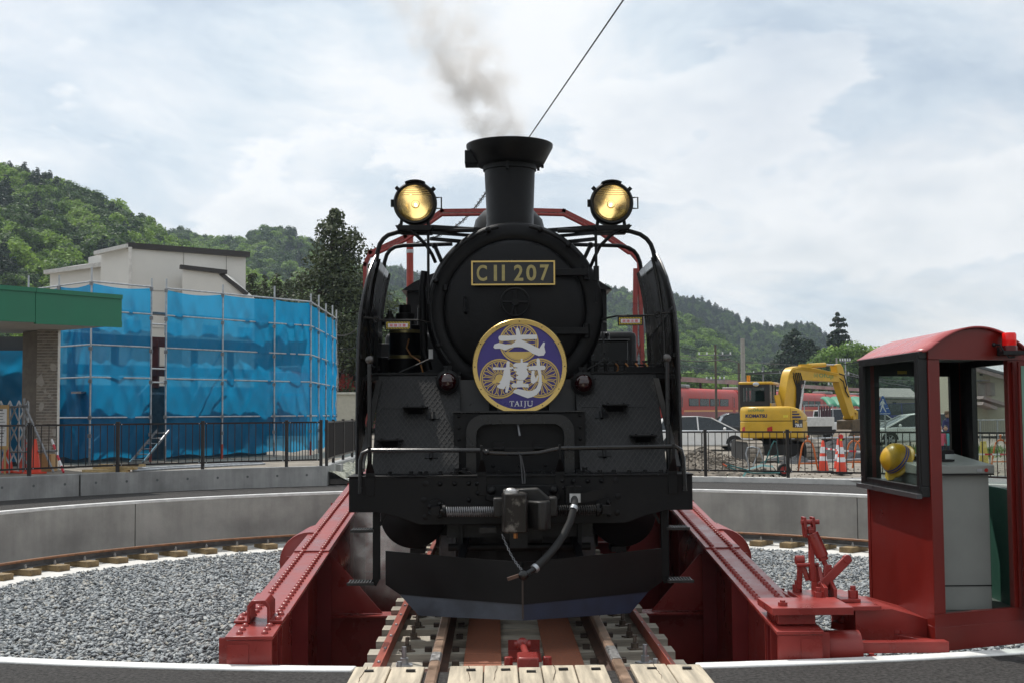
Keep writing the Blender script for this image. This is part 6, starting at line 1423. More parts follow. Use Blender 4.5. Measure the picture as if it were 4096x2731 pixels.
ep('linkage', MB().bar(bm_(3.35, 1.62), bm_(3.66, 1.48), .2, .1).bar(bm_(3.62, 1.52), bm_(3.60, 1.2), .22, .09).cyl(bm_(3.33, 1.32, -.2), bm_(3.33, 1.32, .2), .07), yl, arm)
v, f = text_mesh('ōfuji', .0)
ep('lettering', MB().add([bm_(1.52 + .75 * a, 2.58 + .20 * b - .03 * a, .156) for a, b in v], f), gpr, boom, smooth=0)
v, f = text_mesh('(x)', .0)
ep('lettering', MB().add([bm_(1.24 + .22 * a, 2.60 + .15 * b, .156) for a, b in v], f), gpr, boom, smooth=0)
bk2 = slabp([(3.05, 1.24), (3.55, 1.28), (3.66, 1.1), (3.80, .72), (3.70, .55), (3.20, .50), (2.82, .62), (2.78, .70), (3.05, .95)], .62, 'bucket', mat('bucket_earth', (.10, .068, .035), .6, var=.4, scale=6, bump=.3), bev=.02)

# ------------------------------------------------------------------ heaps
def heap(name, label, c, rx, ry, h, m, seed, kind='stuff'):
    rnd = random.Random(seed); rows = []; n1, n2 = 26, 48
    ph = [rnd.uniform(0, 6.28) for _ in range(6)]
    for j in range(n1 + 1):
        f = j / n1; row = []
        for i in range(n2 + 1):
            t = 2 * math.pi * (i % n2) / n2
            w = 1 + .14 * math.sin(2 * t + ph[0]) + .08 * math.sin(5 * t + ph[1]) + .04 * math.sin(9 * t + ph[2])
            z = h * (1 - f) ** 1.15 * (1 + .12 * math.sin(3 * t + 6 * f + ph[3])) + (rnd.uniform(-.05, .05) * h * .6 if 0 < j < n1 and i not in (0, n2) else 0) - (.05 if j == n1 else 0)
            row.append((c[0] + rx * f * w * math.cos(t), c[1] + ry * f * w * math.sin(t), c[2] + z))
        rows.append(row)
    o = obj(name, MB().sheet(rows), m, smooth=0); return tag(o, label, 'heap', kind=kind)
heap('soil_heap', 'heap of pale brown soil and stones behind the railing beside the locomotive', (4.9, 30.6, .0), 1.9, 1.6, .62, M['soil'], 3)
heap('gravel_heap', 'low dark gravel heap under the excavator bucket', (11.2, 40.5, -.05), 2.6, 2.2, .72, M['darkgravel'], 5)
heap('gravel_heap', 'small dark gravel pile between the excavator tracks', (8.75, 36.9, -.02), .75, .5, .28, M['darkgravel'], 6)
V, Q = stones(900, lambda n: np.stack([4.9 + NPR.normal(0, .9, n), 30.4 + NPR.normal(0, .7, n)], 1), 0, .03, .09)
zc_ = np.maximum(0, .60 * (1 - np.hypot((V[:, 0] - 4.9) / 1.9, (V[:, 1] - 30.6) / 1.6))) ; V[:, 2] += zc_ + .02
o = obj('heap_stones', np_mesh('heap_stones', V, Q, M['soil']), None); tag(o, 'loose stones on the brown soil heap', 'stones', kind='stuff')
# ------------------------------------------------------------------ cones, barriers, tape, wheelbarrow
c1 = at(3290, 1700, 31.0); c2 = at(3362, 1700, 29.6); c3 = at(3352, 1700, 32.4)
cone('traffic_cone', 'orange cone with white bands standing clear of the other two by the excavator track', (c1.x, 31.0, .03), .78, 'banded cones on the building ground')
cone('traffic_cone', 'orange cone with white bands and a red tape reel on its tip', (c2.x, 29.6, .045), .80, 'banded cones on the building ground')
cone('traffic_cone', 'orange cone with white bands hidden behind the cone with the tape reel', (c3.x, 32.4, .02), .80, 'banded cones on the building ground')
tpr = thing('tape_reel', 'small red and yellow tape reel stuck on a cone tip', 'tape reel', (c2.x, 29.6, .84))
obj('reel', MB().cyl((c2.x, 29.57, .93), (c2.x, 29.63, .93), .055, n=18), mat('reel_red', (.62, .03, .03), .4), tpr, world=True)
obj('stem', MB().cyl((c2.x, 29.6, .80), (c2.x, 29.6, .90), .03, n=10), mat('reel_yellow', (.7, .5, .05), .4), tpr, world=True)
tp1 = thing('barrier_tape', 'red and white barrier tape strung from the cones towards the booth', 'tape', (c1.x, 31, .6))
tpts = [Vector((c1.x, 30.95, .62)), Vector((c2.x, 29.55, .60)), Vector((c2.x + 1.6, 29.0, .52)), Vector((c2.x + 3.2, 28.6, .52)), Vector((c2.x + 5.0, 28.2, .50))]
k = 0
for a, b in zip(tpts[:-1], tpts[1:]):
    n = int((b - a).length / .16)
    for i in range(n):
        obj('tape_band', MB().bar(a.lerp(b, i / n), a.lerp(b, (i + 1) / n), .006, .04), sred if k % 2 else M['white'], tp1, world=True); k += 1
org = mat('barrier_orange', (.50, .13, .025), .55, var=.1)
def a_frame(lb, p, rz, w=.52, h=.78):
    t = thing('barrier_stand', lb, 'barrier', p, rz, 'orange A-frame barrier stands')
    pts = [(-w / 2, 0, 0), (-.16, 0, h * .70), (-.12, 0, h * .86), (-.05, 0, h * .95), (.05, 0, h * .95), (.12, 0, h * .86), (.16, 0, h * .70), (w / 2, 0, 0)]
    obj('frame', MB().tube(pts, .022, 8), org, t); obj('crossbar', MB().cyl((-w * .42, 0, h * .26), (w * .42, 0, h * .26), .018, n=8), org, t)
    obj('hook', MB().cyl((0, 0, h * .95), (0, 0, h * 1.1), .018, n=8).sph((0, 0, h * 1.1), .03, 8, 6), org, t)
    return t
s1 = at(3232, 1850, 31.2); s2 = at(3418, 1850, 31.8); s3 = at(3443, 1850, 33.0); s4 = at(3890, 1850, 31); s5 = at(4005, 1850, 31.5)
a_frame('orange barrier stand in front of the excavator track', (s1.x, 31.2, .03), .1, h=.80); a_frame('orange barrier stand beside the booth window frame, nearer of the overlapping pair', (s2.x, 31.8, .03), -.3); a_frame('orange barrier stand behind another, beside the booth window frame', (s3.x, 33.0, .0), .3)
a_frame('orange barrier stand seen through the booth doorway beside the yellow board', (s4.x, 31, .03), .6); a_frame('orange barrier stand seen through the booth doorway in front of the house', (s5.x, 31.5, .03), -.1)
for a, b, z in ((s1, s2, .82), (s1, s2, .26)):
    single('barrier_pipe', MB().cyl((a.x, 31.2, z + .03), (b.x + .3, 31.9, z + .05), .022, n=8), M['galv'], 'upper grey pipe resting across the orange barrier stands' if z > .5 else 'lower grey pipe low across the orange barrier stands', 'pipe')
yb_ = thing('floor_sign', 'small yellow standing board seen through the booth doorway', 'sign', (at(3935, 1800, 31.3).x, 31.3, .03))
obj('board', MB().poly([(-.13, 0, .05), (.13, 0, .05), (.07, 0, .72), (-.07, 0, .72)], (0, .03, 0)), mat('board_yellow', (.62, .50, .12), .5), yb_); obj('foot', MB().bx((-.2, -.12, 0), (.2, .15, .05)), mat('foot_blue', (.05, .10, .35), .5), yb_)
wbp = at(3045, 1900, 28.95)
wb_ = thing('wheelbarrow', 'overturned teal wheelbarrow with red wheel lying behind the railing', 'wheelbarrow', (wbp.x, 28.95, .03), -.12)
teal = mat('teal_paint', (.018, .13, .13), .4, var=.15)
tray = MB().sheet([[(-.42, -.26, .0), (-.30, -.2, .17), (.0, -.22, .25), (.28, -.2, .22), (.42, -.24, .0)], [(-.42, .0, .0), (-.26, .0, .2), (.0, 0, .29), (.26, 0, .26), (.42, .0, .0)], [(-.42, .26, .0), (-.30, .2, .17), (0, .22, .25), (.28, .2, .22), (.42, .24, .0)]])
obj('tray', tray, teal, wb_, smooth=60)
obj('handle', MB().tube([(.40, -.24, .10), (-.2, -.28, .10), (-.55, -.30, .15), (-.80, -.30, .26)], .016, 8), teal, wb_); obj('handle', MB().tube([(.40, .24, .10), (-.2, .28, .12), (-.80, .30, .28)], .016, 8), teal, wb_)
obj('leg', MB().tube([(-.28, -.22, .15), (-.36, -.22, .55), (-.32, -.22, .68), (-.22, -.2, .70), (-.05, -.2, .66), (.05, -.2, .30)], .016, 8).tube([(-.2, -.2, .25), (-.05, -.2, .64)], .014, 8), M['galv'], wb_); obj('leg', MB().tube([(.1, .2, .28), (.28, .2, .74), (.33, .2, .82), (.38, .2, .80), (.42, .2, .3)], .016, 8).tube([(.0, .2, .3), (.40, .2, .5)], .012, 6), teal, wb_)
wl = obj('wheel', MB().lathe([(.09, -.05), (.14, -.05), (.155, -.03), (.155, .03), (.14, .05), (.09, .05)], (.52, 0, .155), (0, 1, 0), 28), M['rubber'], wb_)
obj('rim', MB().lathe([(0, -.035), (.09, -.03), (.095, .03), (0, .035)], (.52, 0, .155), (0, 1, 0), 24), mat('rim_red', (.35, .03, .025), .5), wl)
obj('grip', MB().cyl((-.80, -.30, .26), (-.9, -.30, .31), .02), mat('grip_orange', (.6, .12, .05), .6), wb_)

# ------------------------------------------------------------------ vehicles
cglass = mat('car_glass', (.018, .022, .024), .06, var=.1, spec=.7)
def car(name, label, loc, rz, L, W, H, paint, prof=None, belt=.58, van=False, cat='car'):
    t = thing(name, label, cat, loc, rz); x = L / 2; w = W / 2
    lo = [(-x, .30), (-x + .05, .22), (x - .08, .20), (x, .32), (x - .02, .55), (x - .12, belt * H * .92), (x * .55, belt * H * 1.03), (-x + .12, belt * H * 1.06), (-x, belt * H * .9)]
    body = MB().poly([(a, -w, z) for a, z in lo], (0, W, 0)); obj('body', body, paint, t, bev=.07)
    gh = ([(-x + .06, belt * H), (-x + .12, H * .95), (-x * .6, H), (x * .45, H * .985), (x * .86, belt * H)] if van else [(-x + .10, belt * H), (-x + .42, H * .90), (-x + .75, H * .985), (-x * .1, H), (x * .18, H * .955), (x * .68, belt * H)])
    rows = [[(a, s * (w * (.94 if z < H * .7 else .72)), z) for a, z in gh] for s in (-1, 1)]
    n = len(gh); vs = rows[0] + rows[1]
    obj('greenhouse', MB().add(vs, [tuple(range(n)), tuple(range(2 * n - 1, n - 1, -1))] + [(i, i + 1, n + i + 1, n + i) for i in range(n - 1)]), cglass, t, bev=.03)
    rp_ = [(a, z + .012) for a, z in gh if z > H * .88]
    vs = [(a, s * w * .735, z) for s in (-1, 1) for a, z in rp_]; m_ = len(rp_)
    r_ = obj('roof', MB().add(vs, [(i, i + 1, m_ + i + 1, m_ + i) for i in range(m_ - 1)]), paint, t); q = r_.modifiers.new('thick', 'SOLIDIFY'); q.thickness = .03
    pm = MB()
    for s in (-1, 1):
        for i in (0, len(gh) - 2):
            a, b = gh[i], gh[i + 1]
            f = lambda p: (p[0], s * w * ((.955 if p[1] < H * .7 else .735)), p[1])
            pm.bar(f(a), f(b), .07, .05)
        mid = -.05 * L; pm.bar((mid, s * w * .955, belt * H), (mid - .02, s * w * .74, H * .985), .05, .05)
    obj('pillars', pm, paint, t)
    for s in (-1, 1):
        for xx in (-x + .75, x - .82):
            whl = obj('wheel', MB().lathe([(.20, 0), (.29, 0), (.315, .03), (.315, .19), (0, .2)], (xx, s * (w + .012), .31), (0, -s, 0), 26), M['rubber'], t)
            rim_ = MB().lathe([(.19, .008), (.205, .0), (.21, .02)], (xx, s * (w + .015), .31), (0, -s, 0), 22)
            for k in range(6): a = k * math.pi / 3; rim_.bar((xx, s * (w + .012), .31), (xx + .19 * math.cos(a), s * (w + .012), .31 + .19 * math.sin(a)), .045, .05)
            obj('rim', rim_, M['galv'], whl)
            obj('wheel_arch', MB().poly([(xx + .37 * math.cos(a), s * (w + .004), .31 + .37 * math.sin(a)) for a in [i * math.pi / 10 for i in range(11)]], (0, -s * .05, 0)), M['blackflat'], t)
    for s in (-1, 1):
        obj('mirror', MB().sph((x * .42, s * (w + .09), belt * H * 1.10), .1, 10, 6, sc=(.7, .9, .7)), paint, t)
        obj('headlight', MB().sph((x - .16, s * (w - .16), belt * H * .80), .15, 10, 6, sc=(.9, .6, .5)), mat('lamp_clear', (.6, .62, .62), .1) if 'lamp_clear' not in bpy.data.materials else bpy.data.materials['lamp_clear'], t)
        obj('door_handle', MB().bx((-.25, s * (w + .0), belt * H * .9), (-.08, s * (w + .03), belt * H * .94)).bx((.75, s * w, belt * H * .9), (.92, s * (w + .03), belt * H * .94)), paint, t)
        obj('door_seam', MB().bx((-.06, s * (w + .001), .3), (-.045, s * (w + .004), belt * H)).bx((1.0, s * (w + .001), .4), (1.015, s * (w + .004), belt * H)), M['blackflat'], t)
    return t
pw_ = mat('car_white', (.82, .82, .81), .22, var=.03); pk2 = mat('car_dark', (.025, .027, .03), .2, var=.1); pb2 = mat('car_blue', (.03, .035, .20), .25); ps2 = mat('car_silver', (.52, .55, .55), .25)
fw = at(2938, 1780, 54.0); car('parked_car', 'white hatchback parked side-on left of the yellow excavator', (fw.x + .82 - 2.15, 54.85, -.15), 0, 4.3, 1.7, 1.50, pw_)
pd = at(2960, 1700, 61); car('parked_car', 'dark car parked behind the white hatchback beside the excavator', (pd.x + 1.0, 61.5, -.10), 0, 4.4, 1.7, 1.58, pk2)
pv = at(3400, 1700, 66); car('parked_van', 'white van parked behind the excavator bucket under a green awning', (pv.x + .5, 66.5, -.10), 0, 4.4, 1.7, 1.75, pw_, van=True, cat='van')
pbv = at(3560, 1700, 78); car('parked_van', 'blue van behind the crossing sign seen through the booth window', (pbv.x + .3, 78, .15), math.pi, 4.4, 1.7, 1.85, pb2, van=True, cat='van')
pwc = at(3610, 1700, 56); car('parked_car', 'white car seen through the booth window under the crossing sign', (pwc.x + .5, 56, -.05), math.pi, 4.3, 1.7, 1.45, pw_)
tk_ = thing('flatbed_truck', 'white flatbed truck with gas bottles and a blue crane behind the excavator', 'truck', (15.6, 64, -.12))
ta, tb = at(3216, 1700, 64).x - 15.6, at(3338, 1700, 64).x - 15.6
obj('bed', MB().bx((ta, 0, .88), (tb, 3.0, 1.36)), mat('truck_white', (.62, .62, .60), .5, var=.12), tk_, bev=.02); obj('chassis', MB().bx((ta + .1, .1, .45), (tb - .1, 3.6, .88)), M['blackflat'], tk_)
for xx in (ta + .25, tb - .25): obj('wheel', MB().cyl((xx - .1, .6, .36), (xx + .1, .6, .36), .36, n=20), M['rubber'], tk_)
cg = MB()
for xx in (ta + .05, (ta + tb) / 2, tb - .05): cg.bx((xx - .02, .05, 1.36), (xx + .02, .09, 2.0))
cg.bx((ta + .05, .05, 1.96), (tb - .05, .09, 2.0)); obj('cage', cg, M['galv'], tk_)
for k in range(5): xx = tb - .12 - .14 * k; obj('gas_bottle', MB().lathe([(.06, 1.36), (.06, 1.80), (.03, 1.88), (.02, 1.93), (0, 1.93)], (xx, .4, 0), (0, 0, 1), 12), mat('bottle_maroon', (.06, .02, .03), .5) if k == 0 else bpy.data.materials['bottle_maroon'], tk_)
ca = at(3170, 1600, 64).x - 15.6; cbb = at(3226, 1600, 64).x - 15.6
obj('crane', MB().bx((ca, 2.6, 1.80), (cbb, 3.0, 2.30)).bx((ca + .2, 2.6, 1.3), (cbb - .1, 3.0, 1.8)).bx((cbb - .2, 2.5, 1.5), (cbb + .05, 2.9, 2.35)), mat('crane_blue', (.03, .20, .48), .4), tk_, bev=.03)
obj('truck_cab', MB().bx((ca - 1.6, 2.4, .5), (ca + .1, 3.6, 2.1)), bpy.data.materials['truck_white'], tk_, bev=.08)
aw = thing('awning', 'green tarpaulin awning stretched behind the excavator arm', 'awning', (18, 70, .0))
a0_, a1_ = at(3318, 1640, 70), at(3480, 1640, 70)
rows = [[(a0_.x + (a1_.x - a0_.x) * i / 16, 70 + 2 * j / 4, 1.75 + .55 * math.sin(math.pi * j / 8) + (.08 if i % 4 else -.02)) for i in range(17)] for j in range(5)]
o = obj('tarpaulin', MB().sheet(rows), mat('tarp_green', (.02, .19, .10), .5, var=.1), aw, world=True); q = o.modifiers.new('t', 'SOLIDIFY'); q.thickness = .01
for xx in (a0_.x, a1_.x): obj('pole', MB().cyl((xx, 70, -.1), (xx, 70, 1.8), .03, n=8), M['galv'], aw, world=True)
# ------------------------------------------------------------------ red train and platform
tred = mat('train_red', (.47, .048, .036), .48, var=.10, scale=.5, spec=.3); tlow = mat('train_dark_red', (.26, .018, .025), .35); tyel = mat('train_stripe', (.70, .30, .07), .4); tglass = mat('train_glass', (.012, .026, .027), .25, spec=.25); troof = mat('train_roof', (.40, .055, .06), .4); tgrey = mat('train_grey', (.30, .30, .29), .6)
dirT = Vector((.55, 1, 0)).normalized(); rzT = math.atan2(dirT.y, dirT.x)
def carriage(Ya, label):
    p = Vector((.55 * Ya - 52.8, Ya, .55)); c = p + dirT * 10.0
    t = thing('train_carriage', label, 'carriage', c, rzT, 'carriages of the red train')
    pf = [(-1.40, .45), (-1.43, .8), (-1.43, 2.5), (-1.36, 2.95), (-1.15, 3.35), (-.8, 3.5), (.8, 3.5), (1.15, 3.35), (1.36, 2.95), (1.43, 2.5), (1.43, .8), (1.40, .45)]
    obj('body', MB().poly([(-10.0, y, z) for y, z in pf], (20.0, 0, 0)), tred, t, bev=.05)
    obj('skirt', MB().bx((-9.98, -1.445, .12), (9.98, 1.445, 1.02)), tlow, t)
    for s in (-1, 1):
        obj('stripe', MB().bx((-9.97, s * 1.447 - .004, 1.02), (9.97, s * 1.447 + .004, 1.20)), tyel, t)
    for s in (-1,):
        xs_ = [(-6.6, -3.6), (-3.3, -.3), (0.0, 3.0), (3.3, 6.3)]
        for a, b in xs_:
            wd = obj('window', MB().bx((a, s * 1.45 - .01, 1.62), (b, s * 1.45 + .01, 2.42)), M['blackflat'], t)
            obj('pane', MB().bx((a + .1, s * 1.462 - .004, 1.68), (b - .1, s * 1.462 + .004, 2.36)), tglass, wd)
        for xx in (-8.6, 8.3):
            dr_ = obj('door', MB().bx((xx - .5, s * 1.442 - .012, .75), (xx + .5, s * 1.442 + .012, 2.72)), tred, t, bev=.02)
            obj('door_pane', MB().bx((xx - .12, s * 1.456 - .004, 1.5), (xx + .12, s * 1.456 + .004, 2.55)), tglass, dr_)
            sm_ = obj('door_seam', MB().bx((xx - .53, s * 1.440 - .004, .75), (xx - .50, s * 1.440 + .006, 2.75)).bx((xx + .50, s * 1.440 - .004, .75), (xx + .53, s * 1.440 + .006, 2.75)), tlow, dr_)
    obj('end_ring', MB().poly([(10.0, y * .97, z * .985) for y, z in pf], (.22, 0, 0)), tlow, t)
    obj('air_conditioner', MB().bx((-9.3, -.95, 3.48), (-4.8, .95, 3.86)), tgrey, t, bev=.1)
    gr = MB()
    for i in range(5):
        for j in range(2): gr.bx((-9.0 + .62 * i, -.956, 3.56 + .13 * j), (-8.6 + .62 * i, -.94, 3.64 + .13 * j))
    obj('vent_grilles', gr, M['blackflat'], t)
    return t
for k, lb in ((-3, 'red train carriage glimpsed beyond the cream shed at the scaffold corner'), (0, 'red train carriage between the smoke deflector and the excavator cab'), (1, 'red train carriage passing behind the excavator cab'), (2, 'red train carriage behind the blue crane and excavator boom'), (3, 'red train carriage behind the excavator arm'), (4, 'red train carriage at the booth window edge')):
    carriage(144.8 + 17.95 * (k - 1), lb)
cnp = thing('platform_canopy', 'long grey platform canopy with posts running behind the red train', 'canopy', (20, 140, .5))
offc = Vector((-3.7, 2.0, 0))
pa_ = Vector((.55 * 70 - 52.8, 70, 0)) + offc; pb_ = Vector((.55 * 215 - 52.8, 215, 0)) + offc
obj('roof', MB().bar(pa_ + Vector((0, 0, 5.35)), pb_ + Vector((0, 0, 5.35)), 4.5, .18), mat('canopy_grey', (.24, .22, .20), .8, var=.3, scale=.4), cnp, world=True)
obj('fascia', MB().bar(pa_ + Vector((1.9, -1.2, 5.15)), pb_ + Vector((1.9, -1.2, 5.15)), .12, .5), mat('canopy_edge', (.30, .25, .23), .8, var=.3, scale=.3), cnp, world=True)
for k in range(16): p = pa_.lerp(pb_, (k + .5) / 16); obj('post', MB().cyl((p.x, p.y, .2), (p.x, p.y, 5.3), .13, n=8), mat('post_brown', (.07, .04, .035), .6) if k == 0 else bpy.data.materials['post_brown'], cnp, world=True)
structure('platform', MB().bar(pa_ + Vector((0, 0, .55)), pb_ + Vector((0, 0, .55)), 5.0, 1.0), M['road'])
# ------------------------------------------------------------------ poles, wires
conc = mat('pole_concrete', (.34, .32, .29), .8, var=.1)
def pole(px, ytop, Y, r, label, m, arms=()):
    p = at(px, ytop, Y); t = thing('utility_pole', label, 'pole', (p.x, Y, -.2))
    obj('shaft', MB().cyl((p.x, Y, -.2), (p.x, Y, p.z), r, r * .8, n=12), m, t, world=True)
    for dz, w in arms:
        a_ = obj('crossarm', MB().bx((p.x - w, Y - .05, p.z - dz - .05), (p.x + w, Y + .05, p.z - dz + .05)), M['greysteel'], t, world=True)
        for k in range(5): obj('insulator', MB().cyl((p.x - w + w * .48 * k, Y, p.z - dz + .05), (p.x - w + w * .48 * k, Y, p.z - dz + .28), .07, n=8), M['white'], a_, world=True)
    return p
brn = mat('pole_brown', (.10, .075, .055), .8)
pole(2970, 1354, 100, .20, 'plain concrete pole standing behind the excavator beacon', conc)
pole(2861, 1378, 122, .13, 'brown pole with crossarms nearest the locomotive on the excavator side', brn, ((1.0, 1.6), (3.4, .9)))
pole(2955, 1450, 130, .14, 'short dark pole just beside the concrete pole', brn)
pole(3052, 1465, 150, .12, 'thin grey pole with crossarm above the excavator boom', M['greysteel'], ((.8, 2.2),))
pole(3346, 1430, 118, .10, 'grey pole above the tip of the excavator boom', conc, ((1.6, 1.2), (2.6, .8)))
pole(3381, 1436, 120, .07, 'slim lamp pole beside the booth roof corner', M['galv'], ((.2, .5),))
pole(1350, 1370, 75, .09, 'grey lamp pole at the corner of the blue scaffold', M['galv'], ((.5, .6),))
wires = [((2700, 1437, 115), (2922, 1434, 112)), ((2700, 1490, 110), (3130, 1480, 118)), ((2700, 1380, 122), (2861, 1405, 122)), ((2861, 1405, 122), (3052, 1490, 150)), ((2700, 1455, 120), (3060, 1496, 150)), ((2970, 1495, 112), (3470, 1440, 120)), ((3052, 1485, 150), (3480, 1500, 150)), ((2700, 1420, 130), (3346, 1465, 118)), ((1346, 1340, 70), (1440, 1305, 60)), ((1346, 1390, 75), (1450, 1372, 70)), ((3346, 1470, 118), (3640, 1545, 80)), ((3346, 1490, 118), (3640, 1520, 90))]
for k, (a, b) in enumerate(wires):
    A1, B1 = at(*a), at(*b); mid = A1.lerp(B1, .5) + Vector((0, 0, -.4))
    pts = [A1 * (1 - t) ** 2 + mid * (2 * t * (1 - t)) + B1 * t * t for t in [i / 10 for i in range(11)]]
    single('railway_wire', MB().tube(pts, .028 if k not in (0, 5) else .05, 5), M['iron'], 'thin dark overhead line crossing before the wooded hill', 'wire', 'overhead lines of the station')
# ------------------------------------------------------------------ houses and street things seen through the booth
hb = thing('house', 'beige two-storey house with grey roofs seen through the booth doorway', 'house', (28, 75, .2))
bei = mat('house_beige', (.40, .385, .30), .8, var=.06, scale=.5); hrf = mat('house_roof', (.16, .16, .17), .7, var=.1); htr = mat('house_trim', (.28, .23, .22), .7)
def hq(px, py, Y=75): return at(px, py, Y)
w0, w1 = hq(3880, 1700).x, hq(4130, 1700).x
obj('wall', MB().poly([(w0, 75, .1), (w1, 75, .1), (w1, 75, hq(4100, 1522).z), (hq(3905, 1480).x, 75, hq(3905, 1472).z), (w0, 75, hq(3880, 1482).z)], (0, 6, 0)), bei, hb, world=True)
obj('roof', MB().poly([hq(3890, 1462, 74.4), hq(4120, 1526, 74.4), hq(4120, 1516, 74.4), hq(3890, 1452, 74.4)], (0, 7, 0)), hrf, hb, world=True)
obj('gable_trim', MB().bar(hq(3895, 1474, 74.3), hq(4110, 1534, 74.3), .08, .22), htr, hb, world=True)
wn = obj('window', MB().bx((hq(3908, 1500).x, 74.93, hq(3908, 1582).z), (hq(3977, 1500).x, 75.0, hq(3977, 1529).z)), htr, hb, world=True)
for a, b in ((3910, 3938), (3941, 3975)): obj('pane', MB().bx((hq(a, 1500).x, 74.90, hq(a, 1579).z), (hq(b, 1500).x, 74.93, hq(b, 1532).z)), mat('shutter_grey', (.24, .22, .20), .6) if 'shutter_grey' not in bpy.data.materials else bpy.data.materials['shutter_grey'], wn, world=True)
obj('window_hood', MB().bx((hq(3906, 1500).x, 74.5, hq(3906, 1524).z), (hq(3946, 1500).x, 75, hq(3946, 1519).z)), hrf, hb, world=True)
obj('vent', MB().bx((hq(3918, 1500).x, 74.95, hq(3918, 1500).z), (hq(3930, 1500).x, 75, hq(3930, 1494).z)), M['blackflat'], hb, world=True)
obj('porch_roof', MB().bar(hq(3912, 1588, 74), hq(4020, 1622, 74), 1.6, .18).bar(hq(3912, 1612, 73.6), hq(3968, 1632, 73.6), 1.6, .18), htr, hb, world=True)
h2 = thing('house', 'low house with pale grey tiled roof behind the crossing sign', 'house', (26, 92, .2))
r0, r1, r2 = at(3500, 1568, 92), at(3600, 1555, 92), at(3660, 1590, 92)
obj('wall', MB().bx((r0.x + .3, 92, .1), (r2.x + 3, 97, at(3560, 1596, 92).z)), mat('house_grey', (.33, .31, .27), .8), h2, world=True)
obj('roof', MB().poly([at(3490, 1590, 91.6), at(3680, 1594, 91.6), at(3640, 1558, 95), at(3520, 1556, 95)], (0, 0, .12)), mat('roof_pale', (.34, .31, .30), .7, var=.1), h2, world=True)
obj('window', MB().bx((at(3570, 1620, 92).x, 91.9, at(3570, 1626, 92).z), (at(3583, 1620, 92).x, 92.0, at(3583, 1606, 92).z)), tglass, h2, world=True)
h3 = thing('house', 'brown house with rusty red roof seen through the rear booth window', 'house', (32, 95, .2))
obj('wall', MB().bx((at(3700, 1600, 95).x, 95, .1), (at(3830, 1600, 95).x, 100, at(3760, 1610, 95).z)), mat('house_brown', (.24, .19, .14), .8), h3, world=True)
obj('roof', MB().poly([at(3690, 1612, 94.6), at(3840, 1612, 94.6), at(3840, 1594, 98), at(3690, 1594, 98)], (0, 0, .12)), mat('roof_rust', (.33, .11, .08), .7), h3, world=True)
ww_ = thing('street_fence', 'grey wire street fence before the houses seen through the booth', 'fence', (24, 60, -.1))
for k in range(9):
    p = at(3500 + 70 * k, 1700, 56.8); obj('post', MB().cyl((p.x, 56.8, -.2), (p.x, 56.8, 1.1), .03, n=8), M['galv'], ww_, world=True)
obj('rail', MB().cyl((at(3480, 1700, 56.8).x, 56.8, 1.08), (at(4090, 1700, 56.8).x, 56.8, 1.08), .025, n=8), M['galv'], ww_, world=True)
mesh_ = MB(); xa, xb = at(3480, 1700, 56.8).x, at(4090, 1700, 56.8).x
for k in range(70): xx = xa + (xb - xa) * k / 70; mesh_.bx((xx, 56.79, .1), (xx + .012, 56.80, 1.08))
obj('wire_mesh', mesh_, M['greysteel'], ww_, world=True)['kind'] = 'stuff'
gs = MB()
for k in range(2600):
    x = random.uniform(at(3480, 1700, 52).x, at(4120, 1700, 52).x); y = random.uniform(44, 56.5); h = random.uniform(.06, .22); a = random.uniform(0, 3.14)
    gs.add([(x - .03 * math.cos(a), y - .03 * math.sin(a), -.16), (x + .03 * math.cos(a), y + .03 * math.sin(a), -.16), (x + random.uniform(-.05, .05), y, -.14 + h)], [(0, 1, 2)])
tag(obj('grass', gs, mat('verge_grass', (.13, .22, .045), .7, var=.3, island=.3), smooth=0), 'green grass verge along the street behind the railing', 'grass', kind='stuff')
sg2 = thing('crossing_sign', 'blue pedestrian crossing sign on a post seen through the booth window', 'sign', (12.6, 44, 0))
ct = at(3531, 1582, 44); cl_, cr_ = at(3504, 1657, 44), at(3567, 1655, 44); Ys = 44
sblue = mat('sign_blue', (.02, .10, .42), .4); sw2 = mat('sign_white_print', (.75, .76, .78), .4)
obj('post', MB().cyl((at(3545, 1700, Ys).x, Ys + .03, -.15), (at(3540, 1700, Ys).x, Ys + .03, ct.z - .1), .03, n=8), M['galv'], sg2, world=True)
tri = [(-.27, 0), (.27, 0), (.27, .07), (.03, .62), (-.03, .62), (-.27, .07)]
def sgp(u, v): return Vector((ct.x + u, 0, cl_.z + (v / .62) * (ct.z - cl_.z)))
pn = obj('panel', MB().poly([Vector((sgp(u, v).x, Ys, sgp(u, v).z)) for u, v in tri], (0, .01, 0)), sblue, sg2, world=True)
wk = MB()
for P in ([(-.02, .52), (.02, .52), (.03, .47), (-.03, .47)], [(-.03, .46), (.03, .46), (.06, .40), (.10, .34), (.085, .33), (.03, .38), (.02, .30), (.06, .20), (.12, .09), (.09, .08), (.02, .19), (-.01, .26), (-.05, .18), (-.09, .08), (-.12, .10), (-.07, .22), (-.05, .32), (-.06, .38), (-.10, .30), (-.115, .31), (-.08, .42)], [(-.20, .16), (-.13, .19), (-.13, .21), (-.20, .18)], [(.11, .20), (.20, .20), (.20, .22), (.11, .22)], [(-.24, .025), (.24, .025), (.24, .045), (-.24, .045)]):
    wk.poly([Vector((sgp(u, v).x, Ys - .003, sgp(u, v).z)) for u, v in P], (0, .002, 0))
obj('walking_figure', wk, sw2, pn, world=True)
